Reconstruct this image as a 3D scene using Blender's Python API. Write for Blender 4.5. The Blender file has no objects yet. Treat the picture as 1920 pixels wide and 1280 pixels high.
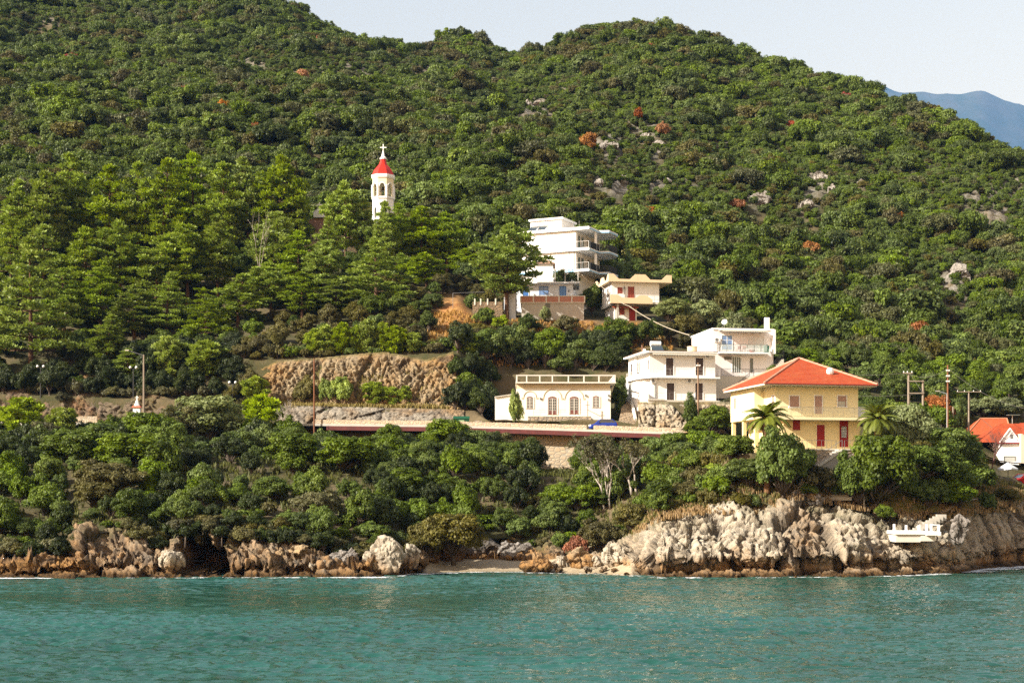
import bpy, bmesh, math, random
import numpy as np
from mathutils import Vector, Matrix

random.seed(7)
RNG = np.random.default_rng(7)
F, CX, HY, CH = 2800.0, 960.0, 930.0, 7.3      # focal length in photo px, centre, horizon row, eye height (m)
SC = bpy.context.scene
COL = SC.collection

# ------------------------------------------------------------------ basics
def W(px, py, Y):
    return Vector(((px - CX) / F * Y, Y, CH + (HY - py) / F * Y))
def zpy(py, Y):
    return CH + (HY - py) / F * Y
def pyz(z, Y):
    return HY - (z - CH) * F / Y

def tag(o, label=None, cat=None, group=None, kind=None):
    if label: o['label'] = label
    if cat: o['category'] = cat
    if group: o['group'] = group
    if kind: o['kind'] = kind
    return o

def empty(name, loc, rz=0.0, label=None, cat=None, group=None):
    o = bpy.data.objects.new(name, None)
    COL.objects.link(o)
    o.location = loc
    o.rotation_euler = (0, 0, rz)
    o.empty_display_size = 0.3
    tag(o, label, cat, group)
    return o

def raw_mesh(name, verts, faces, mat, parent=None, smooth=False, attrs=None):
    me = bpy.data.meshes.new(name)
    verts = np.asarray(verts, dtype=np.float32)
    if isinstance(faces, np.ndarray):
        n, k = faces.shape
        me.vertices.add(len(verts)); me.vertices.foreach_set('co', verts.ravel())
        me.loops.add(n * k); me.loops.foreach_set('vertex_index', faces.astype(np.int32).ravel())
        me.polygons.add(n); me.polygons.foreach_set('loop_start', np.arange(0, n * k, k, dtype=np.int32))
        me.update(calc_edges=True)
    else:
        me.from_pydata([tuple(v) for v in verts.tolist()], [], faces)
    if attrs:
        for k_, a in attrs.items():
            at = me.attributes.new(k_, 'FLOAT', 'POINT')
            at.data.foreach_set('value', np.asarray(a, dtype=np.float32).ravel())
    if smooth:
        me.polygons.foreach_set('use_smooth', np.ones(len(me.polygons), dtype=bool))
    for m in (mat if isinstance(mat, (list, tuple)) else [mat]):
        me.materials.append(m)
    me.validate()
    o = bpy.data.objects.new(name, me)
    COL.objects.link(o)
    if parent: o.parent = parent
    return o

def grid_mesh(name, P, mat, attrs=None, smooth=True, parent=None):
    nr, nc = P.shape[:2]
    i = np.arange(nr * nc).reshape(nr, nc)
    f = np.stack([i[:-1, :-1], i[:-1, 1:], i[1:, 1:], i[1:, :-1]], -1).reshape(-1, 4)
    return raw_mesh(name, P.reshape(-1, 3), f, mat, parent, smooth, attrs)

class MB:
    """collects boxes, prisms, tubes, lathes into one mesh"""
    def __init__(s): s.v = []; s.f = []
    def poly(s, pts):
        b = len(s.v); s.v += [tuple(p) for p in pts]; s.f.append(tuple(range(b, b + len(pts))))
    def box(s, x0, x1, y0, y1, z0, z1):
        b = len(s.v)
        s.v += [(x0,y0,z0),(x1,y0,z0),(x1,y1,z0),(x0,y1,z0),(x0,y0,z1),(x1,y0,z1),(x1,y1,z1),(x0,y1,z1)]
        for q in ((3,2,1,0),(4,5,6,7),(0,1,5,4),(1,2,6,5),(2,3,7,6),(3,0,4,7)): s.f.append(tuple(b + i for i in q))
    def prism(s, xy, z0, z1, top=None):
        """vertical prism over polygon xy; z1 may be a list per vertex"""
        n = len(xy); b = len(s.v)
        za = z0 if isinstance(z0, (list, tuple)) else [z0] * n
        zb = z1 if isinstance(z1, (list, tuple)) else [z1] * n
        t = top or xy
        s.v += [(x, y, z) for (x, y), z in zip(xy, za)] + [(x, y, z) for (x, y), z in zip(t, zb)]
        s.f.append(tuple(b + i for i in reversed(range(n)))); s.f.append(tuple(b + n + i for i in range(n)))
        for i in range(n):
            j = (i + 1) % n
            s.f.append((b + i, b + j, b + n + j, b + n + i))
    def extr(s, prof, axis, a0, a1):
        """extrude a 2D profile: axis 'y' profile is (x,z); axis 'x' profile is (y,z)"""
        n = len(prof); b = len(s.v)
        for a in (a0, a1):
            for p, q in prof:
                s.v.append((p, a, q) if axis == 'y' else (a, p, q))
        s.f.append(tuple(b + i for i in range(n))); s.f.append(tuple(b + n + i for i in reversed(range(n))))
        for i in range(n):
            j = (i + 1) % n
            s.f.append((b + i, b + n + i, b + n + j, b + j))
    def tube(s, p0, p1, r0, r1=None, n=6, cap=True):
        r1 = r0 if r1 is None else r1
        p0 = Vector(p0); p1 = Vector(p1); d = (p1 - p0)
        if d.length < 1e-6: return
        d.normalize()
        a = d.orthogonal().normalized(); c = d.cross(a)
        b = len(s.v)
        for p, r in ((p0, r0), (p1, r1)):
            for i in range(n):
                t = 2 * math.pi * i / n
                s.v.append(tuple(p + (a * math.cos(t) + c * math.sin(t)) * r))
        for i in range(n):
            j = (i + 1) % n
            s.f.append((b + i, b + j, b + n + j, b + n + i))
        if cap:
            s.f.append(tuple(b + i for i in reversed(range(n)))); s.f.append(tuple(b + n + i for i in range(n)))
    def path(s, pts, rads, n=6):
        for i in range(len(pts) - 1):
            s.tube(pts[i], pts[i + 1], rads[i], rads[i + 1], n, cap=(i in (0, len(pts) - 2)))
    def lathe(s, prof, c=(0, 0, 0), n=12, flat=0.0):
        b = len(s.v)
        for r, z in prof:
            for i in range(n):
                t = 2 * math.pi * (i + flat) / n
                s.v.append((c[0] + r * math.cos(t), c[1] + r * math.sin(t), c[2] + z))
        for k in range(len(prof) - 1):
            for i in range(n):
                j = (i + 1) % n
                s.f.append((b + k*n + i, b + k*n + j, b + (k+1)*n + j, b + (k+1)*n + i))
        s.f.append(tuple(b + i for i in reversed(range(n))))
        s.f.append(tuple(b + (len(prof)-1)*n + i for i in range(n)))
    def ball(s, c, r, n=10, m=6, sq=(1, 1, 1)):
        b = len(s.v)
        for k in range(m + 1):
            ph = -math.pi/2 + math.pi * k / m
            for i in range(n):
                t = 2 * math.pi * i / n
                s.v.append((c[0] + r*sq[0]*math.cos(ph)*math.cos(t), c[1] + r*sq[1]*math.cos(ph)*math.sin(t), c[2] + r*sq[2]*math.sin(ph)))
        for k in range(m):
            for i in range(n):
                j = (i + 1) % n
                s.f.append((b+k*n+i, b+k*n+j, b+(k+1)*n+j, b+(k+1)*n+i))
    def build(s, name, mat, parent=None, smooth=False, bevel=0.0):
        o = raw_mesh(name, s.v, s.f, mat, parent, smooth)
        if bevel:
            m = o.modifiers.new('bevel', 'BEVEL'); m.width = bevel; m.segments = 1; m.limit_method = 'ANGLE'
        return o

# ------------------------------------------------------------------ numpy noise
def _h(ix, iy, iz, seed):
    with np.errstate(over='ignore'):
        h = (ix.astype(np.int64).astype(np.uint32) * np.uint32(374761393) + iy.astype(np.int64).astype(np.uint32) * np.uint32(668265263)
             + iz.astype(np.int64).astype(np.uint32) * np.uint32(2246822519) + np.uint32(seed * 3266489917 & 0xffffffff))
        h = (h ^ (h >> np.uint32(13))) * np.uint32(1274126177)
        h = (h ^ (h >> np.uint32(16))) * np.uint32(2246822519)
        h = h ^ (h >> np.uint32(13))
    return (h & np.uint32(0xffffff)).astype(np.float64) / float(0xffffff)

def vnoise(p, seed=0):
    """value noise in [-1,1], p (...,3)"""
    i = np.floor(p); f = p - i; f = f * f * (3 - 2 * f)
    x, y, z = i[..., 0], i[..., 1], i[..., 2]
    out = 0
    for dx in (0, 1):
        wx = f[..., 0] if dx else 1 - f[..., 0]
        for dy in (0, 1):
            wy = f[..., 1] if dy else 1 - f[..., 1]
            for dz in (0, 1):
                wz = f[..., 2] if dz else 1 - f[..., 2]
                out = out + wx * wy * wz * _h(x + dx, y + dy, z + dz, seed)
    return out * 2 - 1

def fbm(p, octv=4, seed=0, gain=0.5):
    a, s, t = 1.0, 0.0, 0.0
    q = np.array(p, dtype=np.float64)
    for k in range(octv):
        s = s + a * vnoise(q, seed + k); t += a
        q = q * 2.03 + 11.7; a *= gain
    return s / t

def worley(p, seed=0):
    """F1, F2, random id of nearest cell"""
    i = np.floor(p)
    f1 = np.full(p.shape[:-1], 9.0); f2 = f1.copy(); idn = np.zeros_like(f1)
    for dx in (-1, 0, 1):
        for dy in (-1, 0, 1):
            for dz in (-1, 0, 1):
                c = i + np.array([dx, dy, dz])
                x, y, z = c[..., 0], c[..., 1], c[..., 2]
                q = c + np.stack([_h(x, y, z, seed + 1), _h(x, y, z, seed + 2), _h(x, y, z, seed + 3)], -1)
                d = np.linalg.norm(p - q, axis=-1)
                near = d < f1
                f2 = np.where(near, f1, np.minimum(f2, d))
                idn = np.where(near, _h(x, y, z, seed + 5), idn)
                f1 = np.where(near, d, f1)
    return f1, f2, idn

# ------------------------------------------------------------------ materials
class NT:
    def __init__(s, name):
        s.m = bpy.data.materials.new(name); s.m.use_nodes = True
        s.t = s.m.node_tree; s.t.nodes.clear()
        s.out = s.n('ShaderNodeOutputMaterial')
    def n(s, typ, **kw):
        nd = s.t.nodes.new(typ)
        for k, v in kw.items(): setattr(nd, k, v)
        return nd
    def l(s, a, b): s.t.links.new(a, b)
    def set(s, sock, v):
        if hasattr(v, 'is_output'): s.l(v, sock)
        elif isinstance(v, tuple) and len(v) == 3 and sock.type == 'RGBA': sock.default_value = (*v, 1)
        else: sock.default_value = v
    def coord(s, which='Object', scale=(1, 1, 1), rot=(0, 0, 0)):
        tc = s.n('ShaderNodeTexCoord'); mp = s.n('ShaderNodeMapping')
        s.l(tc.outputs[which], mp.inputs[0]); mp.inputs['Scale'].default_value = scale; mp.inputs['Rotation'].default_value = rot
        return mp.outputs[0]
    def geo(s, what='Position'): return s.n('ShaderNodeNewGeometry').outputs[what]
    def noise(s, scale, detail=4, vec=None, rough=0.55, dist=0.0):
        nd = s.n('ShaderNodeTexNoise'); nd.inputs['Scale'].default_value = scale
        nd.inputs['Detail'].default_value = detail; nd.inputs['Roughness'].default_value = rough; nd.inputs['Distortion'].default_value = dist
        if vec is not None: s.l(vec, nd.inputs['Vector'])
        return nd.outputs['Fac']
    def voro(s, scale, vec=None, feature='F1', out='Distance', rnd=1.0):
        nd = s.n('ShaderNodeTexVoronoi', feature=feature); nd.inputs['Scale'].default_value = scale; nd.inputs['Randomness'].default_value = rnd
        if vec is not None: s.l(vec, nd.inputs['Vector'])
        return nd.outputs[out]
    def ramp(s, fac, stops, interp='LINEAR'):
        nd = s.n('ShaderNodeValToRGB'); cr = nd.color_ramp; cr.interpolation = interp
        while len(cr.elements) < len(stops): cr.elements.new(0.5)
        for e, (p, c) in zip(cr.elements, stops):
            e.position = p; e.color = (*c, 1) if isinstance(c, tuple) else (c, c, c, 1)
        s.set(nd.inputs[0], fac)
        return nd.outputs[0]
    def mix(s, fac, a, b, mode='MIX'):
        nd = s.n('ShaderNodeMix', data_type='RGBA', blend_type=mode)
        s.set(nd.inputs[0], fac); s.set(nd.inputs[6], a); s.set(nd.inputs[7], b)
        return nd.outputs[2]
    def math(s, op, a, b=0.0, clamp=False):
        nd = s.n('ShaderNodeMath', operation=op); nd.use_clamp = clamp
        s.set(nd.inputs[0], a); s.set(nd.inputs[1], b)
        return nd.outputs[0]
    def attr(s, name, out='Fac'):
        nd = s.n('ShaderNodeAttribute'); nd.attribute_name = name
        return nd.outputs[out]
    def sep(s, vec):
        nd = s.n('ShaderNodeSeparateXYZ'); s.l(vec, nd.inputs[0]); return nd.outputs
    def maprange(s, v, a, b, c=0.0, d=1.0):
        nd = s.n('ShaderNodeMapRange'); s.set(nd.inputs[0], v)
        for i, x in enumerate((a, b, c, d)): nd.inputs[i + 1].default_value = x
        return nd.outputs[0]
    def bump(s, h, strength=0.5, dist=0.1, normal=None):
        nd = s.n('ShaderNodeBump'); nd.inputs['Strength'].default_value = strength; nd.inputs['Distance'].default_value = dist
        s.l(h, nd.inputs['Height'])
        if normal is not None: s.l(normal, nd.inputs['Normal'])
        return nd.outputs[0]
    def bsdf(s, color, rough=0.8, spec=0.3, metal=0.0, normal=None, **kw):
        b = s.n('ShaderNodeBsdfPrincipled')
        s.set(b.inputs['Base Color'], color); s.set(b.inputs['Roughness'], rough)
        b.inputs['Specular IOR Level'].default_value = spec; b.inputs['Metallic'].default_value = metal
        if normal is not None: s.l(normal, b.inputs['Normal'])
        for k, v in kw.items(): s.set(b.inputs[k.replace('_', ' ')], v)
        return b.outputs[0]
    def done(s, shader): s.l(shader, s.out.inputs['Surface']); return s.m

def mat_plain(name, col, rough=0.7, var=0.12, scale=1.5, metal=0.0, spec=0.3):
    t = NT(name); v = t.coord('Object')
    n1 = t.noise(scale, 5, v); n2 = t.noise(scale * 9, 3, v)
    c = t.mix(t.ramp(n1, [(0.35, 0.0), (0.7, 1.0)]), col, tuple(x * (1 - var) for x in col))
    c = t.mix(t.math('MULTIPLY', n2, 0.5), c, tuple(x * (1 - var * 0.8) for x in col))
    return t.done(t.bsdf(c, rough, spec, metal))

def mat_plaster(name, col, dirt=(0.30, 0.27, 0.22), amount=0.35, bump=0.15):
    """painted render with rain streaks, blotches and a fine grain"""
    t = NT(name); v = t.coord('Object'); vs = t.coord('Object', (2.2, 2.2, 0.18))
    streak = t.ramp(t.noise(1.6, 5, vs, 0.65), [(0.52, 0.0), (0.80, 1.0)])
    blotch = t.ramp(t.noise(0.55, 6, v, 0.6), [(0.48, 0.0), (0.78, 1.0)])
    k = t.math('MULTIPLY', t.math('ADD', t.math('MULTIPLY', streak, 0.6), t.math('MULTIPLY', blotch, 0.5)), amount, True)
    c = t.mix(k, col, dirt)
    c = t.mix(t.math('MULTIPLY', t.noise(14, 3, v), 0.14), c, tuple(x * 0.7 for x in col))
    return t.done(t.bsdf(c, 0.88, 0.2, normal=t.bump(t.noise(30, 3, v), bump, 0.02)))

def mat_rubble(name, stone, mortar, scale=3.0, dark=0.5):
    t = NT(name); v = t.coord('Object', (1, 1, 1.6))
    e = t.voro(scale, v, 'DISTANCE_TO_EDGE'); cid = t.voro(scale, v, 'F1', 'Color')
    g = t.n('ShaderNodeRGBToBW'); t.l(cid, g.inputs[0])
    c = t.mix(g.outputs[0], stone, tuple(x * dark for x in stone))
    c = t.mix(t.noise(1.1, 5, v), c, (stone[0] * 0.9, stone[1] * 0.72, stone[2] * 0.5))
    edge = t.ramp(e, [(0.02, 1.0), (0.10, 0.0)])
    c = t.mix(edge, c, mortar)
    h = t.ramp(e, [(0.0, 0.0), (0.15, 1.0)])
    return t.done(t.bsdf(c, 0.9, 0.2, normal=t.bump(h, 0.8, 0.06)))

def mat_rock(name, pale=(0.62, 0.53, 0.40), ochre=(0.42, 0.22, 0.07), grey=(0.20, 0.185, 0.165), tide=True, ochre_amt=0.5, veg=True):
    t = NT(name); p = t.geo('Position'); z = t.sep(p)[2]
    n1 = t.noise(0.22, 6, p, 0.6); n2 = t.noise(0.9, 6, p, 0.65); n3 = t.noise(5.0, 5, p, 0.7)
    c = t.mix(t.ramp(n2, [(0.50, 0.0), (0.84, 1.0)]), pale, grey)
    low = t.maprange(z, 0.4, 3.4, 0.20, -0.14) if tide else t.math('MULTIPLY', z, 0.0)
    ofac = t.ramp(t.math('ADD', n1, low), [(0.62 - 0.22 * ochre_amt, 0.0), (0.80 - 0.22 * ochre_amt, 1.0)])
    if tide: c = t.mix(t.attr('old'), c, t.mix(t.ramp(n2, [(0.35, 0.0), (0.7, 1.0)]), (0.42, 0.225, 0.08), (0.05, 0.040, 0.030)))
    c = t.mix(t.math('MULTIPLY', ofac, 0.8), c, ochre)
    cr = t.attr('crack')
    c = t.mix(t.math('MULTIPLY', cr, 0.75, True), c, (0.075, 0.055, 0.04))
    c = t.mix(t.ramp(n3, [(0.5, 0.0), (0.75, 0.35)]), c, (0.13, 0.11, 0.09))
    if tide:
        band = t.ramp(t.math('ADD', z, t.math('MULTIPLY', n2, 1.2)), [(0.0, 1.0), (1.0, 0.0)])
        bandf = t.maprange(t.math('ADD', z, t.math('MULTIPLY', n2, 0.9)), 0.75, 1.25, 1.0, 0.0)
        alg = t.mix(t.ramp(n3, [(0.35, 0.0), (0.62, 1.0)]), (0.15, 0.075, 0.018), (0.025, 0.018, 0.010))
        c = t.mix(bandf, c, alg)
    if veg:
        g = t.attr('veg')
        gc = t.mix(t.noise(1.5, 4, p), (0.16, 0.13, 0.035), (0.07, 0.075, 0.02))
        c = t.mix(t.math('MULTIPLY', g, t.ramp(n2, [(0.3, 0.3), (0.6, 1.0)])), c, gc)
    h = t.math('ADD', t.math('MULTIPLY', n2, 0.6), t.math('ADD', t.math('MULTIPLY', n3, 0.35), t.noise(16, 4, p, 0.7)))
    return t.done(t.bsdf(c, 0.85, 0.25, normal=t.bump(h, 0.9, 0.30)))

# ------------------------------------------------------------------ world, sun, camera
SUN_EL, SUN_AZ = math.radians(31), math.radians(243)    # azimuth clockwise from +Y: behind the camera, to the left
SUN_DIR = Vector((math.sin(SUN_AZ) * math.cos(SUN_EL), math.cos(SUN_AZ) * math.cos(SUN_EL), math.sin(SUN_EL)))
w = bpy.data.worlds.new('World'); SC.world = w; w.use_nodes = True
nt = w.node_tree; bg = nt.nodes['Background']
sky = nt.nodes.new('ShaderNodeTexSky'); sky.sky_type = 'NISHITA'; sky.sun_disc = False
sky.sun_elevation = SUN_EL; sky.sun_rotation = SUN_AZ
sky.air_density = 2.5; sky.dust_density = 0.6; sky.ozone_density = 0.0; sky.altitude = 0
wb = nt.nodes.new('ShaderNodeMix'); wb.data_type = 'RGBA'; wb.blend_type = 'MULTIPLY'; wb.inputs[0].default_value = 1.0      # white balance of the hazy sky
wb.inputs[7].default_value = (1.31, 1.0, 0.95, 1)
nt.links.new(sky.outputs[0], wb.inputs[6]); nt.links.new(wb.outputs[2], bg.inputs[0]); bg.inputs[1].default_value = 0.089
sl = bpy.data.lights.new('sun_lamp', 'SUN'); sl.energy = 5.0; sl.angle = math.radians(0.5); sl.color = (1.0, 0.95, 0.84)
so = bpy.data.objects.new('sun_lamp', sl); COL.objects.link(so); so.location = (-200, -100, 300)
so.rotation_euler = SUN_DIR.to_track_quat('Z', 'Y').to_euler()
cam = bpy.data.cameras.new('camera'); co = bpy.data.objects.new('camera', cam); COL.objects.link(co)
co.location = (0, 0, CH); co.rotation_euler = (math.radians(90), 0, 0)
cam.sensor_width = 36; cam.lens = F / 1920 * 36; cam.shift_y = (HY - 640) / 1920
cam.clip_start = 0.5; cam.clip_end = 30000
SC.camera = co
SC.view_settings.view_transform = 'Standard'; SC.view_settings.look = 'None'
SC.view_settings.exposure = 1.22; SC.view_settings.gamma = 1.0; SC.view_settings.use_curve_mapping = False
SC.cycles.max_bounces = 5; SC.cycles.diffuse_bounces = 2; SC.cycles.glossy_bounces = 2; SC.cycles.transmission_bounces = 3
SC.cycles.transparent_max_bounces = 6; SC.cycles.volume_bounces = 0
SC.cycles.use_denoising = False
SC.cycles.use_adaptive_sampling = True

# ------------------------------------------------------------------ terrain control lines
def I(px, tab):
    return np.interp(px, [a for a, b in tab], [b for a, b in tab])
T_Y0 = [(-700,140),(0,134),(600,135),(720,136),(790,143),(830,150),(980,150),(1040,147),(1130,144.5),(1190,139),(1240,134.5),(1500,135),(1700,138),(1800,143),(1850,150),(1920,156),(2700,175)]
T_P1 = [(-700,1035),(0,1038),(130,1040),(148,1004),(240,992),(268,1000),(286,1026),(322,1024),(334,988),(430,986),(446,1002),(540,1006),(600,1022),(620,1042),(690,1044),(760,1038),(800,1012),(850,988),(890,1010),(950,1008),(1000,1030),(1060,1042),(1130,1036),(1180,1015),(1200,990),(1235,965),(1300,952),(1380,950),(1430,955),(1480,928),(1520,922),(1560,936),(1640,950),(1700,962),(1760,960),(1830,950),(1920,942),(2700,935)]
T_D1 = [(-700,4),(0,4),(600,4),(1150,4),(1240,6),(1480,8),(1600,8),(1700,7),(1800,5),(2700,5)]
T_Y2 = [(-700,162),(0,160),(600,162),(1000,165),(1150,165),(1250,157),(1350,150),(1400,146.2),(1490,146.4),(1520,147.7),(1600,147.9),(1650,146.8),(1750,150),(1830,159),(1920,175),(2700,182)]
T_P2 = [(-700,880),(0,880),(300,880),(600,890),(1000,900),(1150,902),(1250,905),(1350,872),(1400,848),(1490,850),(1520,868),(1600,868),(1650,856),(1750,862),(1830,885),(1920,900),(2700,900)]
T_YR = [(-700,206),(0,200),(300,198),(600,195),(900,190),(1250,183.5),(1400,181),(1920,188),(2700,196)]
T_PR = [(-700,785),(0,790),(600,795),(800,797),(955,801),(1244,810),(1400,813),(1700,820),(1800,838),(1880,864),(1920,868),(2700,872)]
ROADW = 7.0
T_RY = [(-700,600),(0,560),(500,530),(1000,490),(1250,470),(1600,420),(1920,360),(2700,300)]
T_RP = [(-700,-45),(0,-32),(300,-12),(500,14),(640,62),(700,76),(760,88),(860,80),(900,92),(960,100),(1000,98),(1060,78),(1160,62),(1250,72),(1330,92),(1450,128),(1600,168),(1700,198),(1790,230),(1850,264),(1920,296),(2200,430),(2700,600)]
# benches and slopes above the road: (px, Y, z)
T5 = [(-700,215,21.5),(0,209,21.3),(200,208,21.0),(430,205.5,20.0),(450,205,19.6),(860,202,18.8),(895,200,18.2),(915,194.8,17.2),(1150,193.8,17.2),(1160,193.5,17.0),(1190,193.2,16.5),(1215,193.6,19.5),(1345,193.6,19.5),(1375,199,20.6),(1460,199,20.6),(1490,196,16.8),(1780,198,15.5),(1900,198,12.4),(2700,206,12)]
T5B = [(-700,217,22.5),(0,212,22.5),(430,208.5,20.7),(450,208,20.3),(860,205.5,19.6),(895,206,20.0),(915,209.5,17.6),(1150,209.5,17.7),(1190,206.5,19.0),(1215,206.5,19.8),(1345,206.5,19.8),(1375,216,22),(1460,216,22),(1490,208,18),(1780,212,16.5),(1900,213,14.5),(2700,220,14)]
T6 = [(-700,224,28),(0,219,27),(430,214,26.0),(460,210.5,26.4),(860,209.5,27.2),(900,212,26),(915,212,24.5),(1150,212,24.5),(1345,210,25.5),(1460,219,27),(1490,216,21.5),(1920,220,19),(2700,228,19)]
T7 = [(-700,245,38),(0,240,36),(430,238,37),(860,229,37),(900,226,34.4),(960,226,34.0),(1260,226.5,33.2),(1350,228,30),(1480,228,26.5),(1920,232,23.5),(2700,240,24)]
T7B = [(-700,270,48),(0,266,48),(430,266,50),(700,268,51),(860,262,47),(930,250,40),(1260,252,38.5),(1350,252,37),(1480,252,35),(1920,252,31),(2700,260,33)]
def I3(px, tab):
    a = [t[0] for t in tab]
    return np.interp(px, a, [t[1] for t in tab]), np.interp(px, a, [t[2] for t in tab])
def lines(px):
    """list of (Y, z) control lines for the ground, from cliff top to far side of the hill"""
    y0 = I(px, T_Y0); y1 = y0 + I(px, T_D1); z1 = zpy(I(px, T_P1), y1)
    y2 = I(px, T_Y2); z2 = zpy(I(px, T_P2), y2)
    yr = I(px, T_YR); zr = zpy(I(px, T_PR), yr)
    wt = np.clip((px - 1290) / 100, 0, 1) * np.clip((1760 - px) / 100, 0, 1)       # plateau of the yellow house
    y2b = (y2 + (yr - y2) * 0.6) * (1 - wt) + 164 * wt
    z2b = (z2 + (zr - 3.2 - z2) * 0.72) * (1 - wt) + (z2 + 0.3) * wt
    gap = np.clip((px - 995) / 15, 0, 1) * np.clip((1092 - px) / 15, 0, 1); z2b = z2b - 1.6 * gap
    L = [(y1, z1), (y2, z2), (y2b, z2b), (yr + 0.9, zr - 3.2 - 2.8 * gap + 2.2 * np.clip((px - 1800) / 60, 0, 1)), (yr + 1.5, zr - 0.25), (yr + ROADW + 0.6, zr - 0.2)]
    for T in (T5, T5B, T6, T7, T7B): L.append(I3(px, T))
    ry = I(px, T_RY); rz = zpy(I(px, T_RP), ry)
    L += [(ry, rz), (ry + 60, rz - 8), (ry + 200, rz * 0.45), (ry + 420, rz * 0 - 2)]
    return L
RB = [26, 16, 12, 3, 4, 5, 5, 8, 12, 12, 60, 4, 6, 6]
GPX = np.concatenate([np.arange(-700, -80, 40), np.arange(-80, 2000, 5), np.arange(2000, 2701, 40)]).astype(float)
def build_ground_grid():
    L = lines(GPX); rows = []
    band = []
    for k in range(len(L) - 1):
        (ya, za), (yb, zb) = L[k], L[k + 1]
        n = RB[k]
        for i in range(n):
            t = i / n
            tz = t
            if k == 10: tz = t ** 0.93
            rows.append((ya + (yb - ya) * t, za + (zb - za) * tz)); band.append(k + t)
    rows.append(L[-1]); band.append(len(L) - 1.0)
    Y = np.array([r[0] for r in rows]); Z = np.array([r[1] for r in rows])
    X = (GPX[None, :] - CX) / F * Y
    band = np.array(band)[:, None] + np.zeros_like(X)
    P = np.stack([X, Y, Z], -1)
    n1 = fbm(P * np.array([0.05, 0.05, 0.0]), 4, 3); n2 = fbm(P * np.array([0.35, 0.35, 0.35]), 3, 9); n3 = fbm(P * np.array([0.022, 0.022, 0.0]), 3, 21)
    hill = np.clip((band - 10.05) * 6, 0, 1) * np.clip((11.0 - band) * 10 + 0.25, 0, 1)
    flat = np.clip(1 - np.abs(band - 4.5) * 1.6, 0, 1) + np.clip(1 - np.abs(band - 6.5) * 1.2, 0, 1) * ((GPX > 900) & (GPX < 1480))[None, :] + ((band > 1) & (band < 2.1)) * ((GPX > 1370) & (GPX < 1690))[None, :]
    near = np.clip(1 - flat, 0, 1) * (band < 10)
    Z = Z + near * (n2 * 0.35 + n1 * 0.5) * np.clip(band * 3, 0, 1) + hill * (n3 * 7 + n1 * 3.0 + n2 * 0.9)
    P = np.stack([X, Y, Z], -1)
    return P, band
GP, GBAND = build_ground_grid()
GPY = HY - (GP[..., 2] - CH) * F / GP[..., 1]
def _col(px):
    return int(np.clip(np.searchsorted(GPX, px), 1, len(GPX) - 1))
def gz(px, Y):
    """ground height at photo column px and distance Y"""
    y0 = float(I(px, T_Y0)); y1 = y0 + float(I(px, T_D1))
    if Y < y1:      # on the rock face in front of the cliff top
        return max(0.3, zpy(float(I(px, T_P1)), y1)) * float(np.interp((Y - y0) / (y1 - y0), [0, .25, .6, 1], [.30, .60, .86, 1]))
    j = _col(px); t = (px - GPX[j-1]) / (GPX[j] - GPX[j-1])
    a = np.interp(Y, GP[:, j-1, 1], GP[:, j-1, 2]); b = np.interp(Y, GP[:, j, 1], GP[:, j, 2])
    return float(a + (b - a) * t)
def gxy(x, y): return gz(CX + x / y * F, y)
def ground_at(px, py, ymin=0.0):
    """first ground point seen at photo pixel (px, py)"""
    j = _col(px); col = GPY[:, j]; ys = GP[:, j, 1]
    for i in range(1, len(col)):
        if ys[i] >= ymin and col[i] <= py:
            t = 0 if col[i-1] <= col[i] else min(1, max(0, (col[i-1] - py) / (col[i-1] - col[i])))
            Y = ys[i-1] + (ys[i] - ys[i-1]) * t
            return Y, gz(px, Y)
    return ys[-1], gz(px, ys[-1])

def m_ground():
    t = NT('hillside_soil'); p = t.geo('Position')
    n1 = t.noise(0.12, 5, p, 0.6); n2 = t.noise(0.8, 6, p, 0.65); n3 = t.noise(4.0, 4, p, 0.7)
    c = t.mix(t.ramp(n2, [(0.3, 0.0), (0.7, 1.0)]), (0.075, 0.062, 0.03), (0.04, 0.046, 0.016))
    c = t.mix(t.ramp(n1, [(0.45, 0.0), (0.62, 1.0)]), c, (0.12, 0.09, 0.05))
    c = t.mix(t.attr('dry'), c, t.mix(t.ramp(n2, [(0.35, 0.0), (0.65, 1.0)]), (0.36, 0.20, 0.07), (0.24, 0.10, 0.035)))
    c = t.mix(t.attr('grass'), c, t.mix(t.ramp(n2, [(0.3, 0.0), (0.7, 1.0)]), (0.20, 0.15, 0.04), (0.11, 0.10, 0.03)))
    stone = t.math('MULTIPLY', t.attr('stone'), t.ramp(n2, [(0.38, 0.0), (0.56, 1.0)]))
    c = t.mix(stone, c, t.mix(t.ramp(n3, [(0.35, 0.0), (0.65, 1.0)]), (0.31, 0.275, 0.235), (0.09, 0.08, 0.06)))
    c = t.mix(t.ramp(n3, [(0.55, 0.0), (0.8, 0.4)]), c, (0.05, 0.04, 0.025))
    h = t.math('ADD', n2, t.math('MULTIPLY', n3, 0.4))
    return t.done(t.bsdf(c, 0.95, 0.1, normal=t.bump(h, 0.8, 0.3)))

def spots(px, py, S):
    """sum of soft elliptical spots given as (px, py, rx, ry, strength)"""
    r = np.zeros_like(px)
    for (a, b, rx, ry, s) in S:
        r = np.maximum(r, s * np.clip(1.6 - np.sqrt(((px - a) / rx) ** 2 + ((py - b) / ry) ** 2) * 1.3, 0, 1))
    return r
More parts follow.
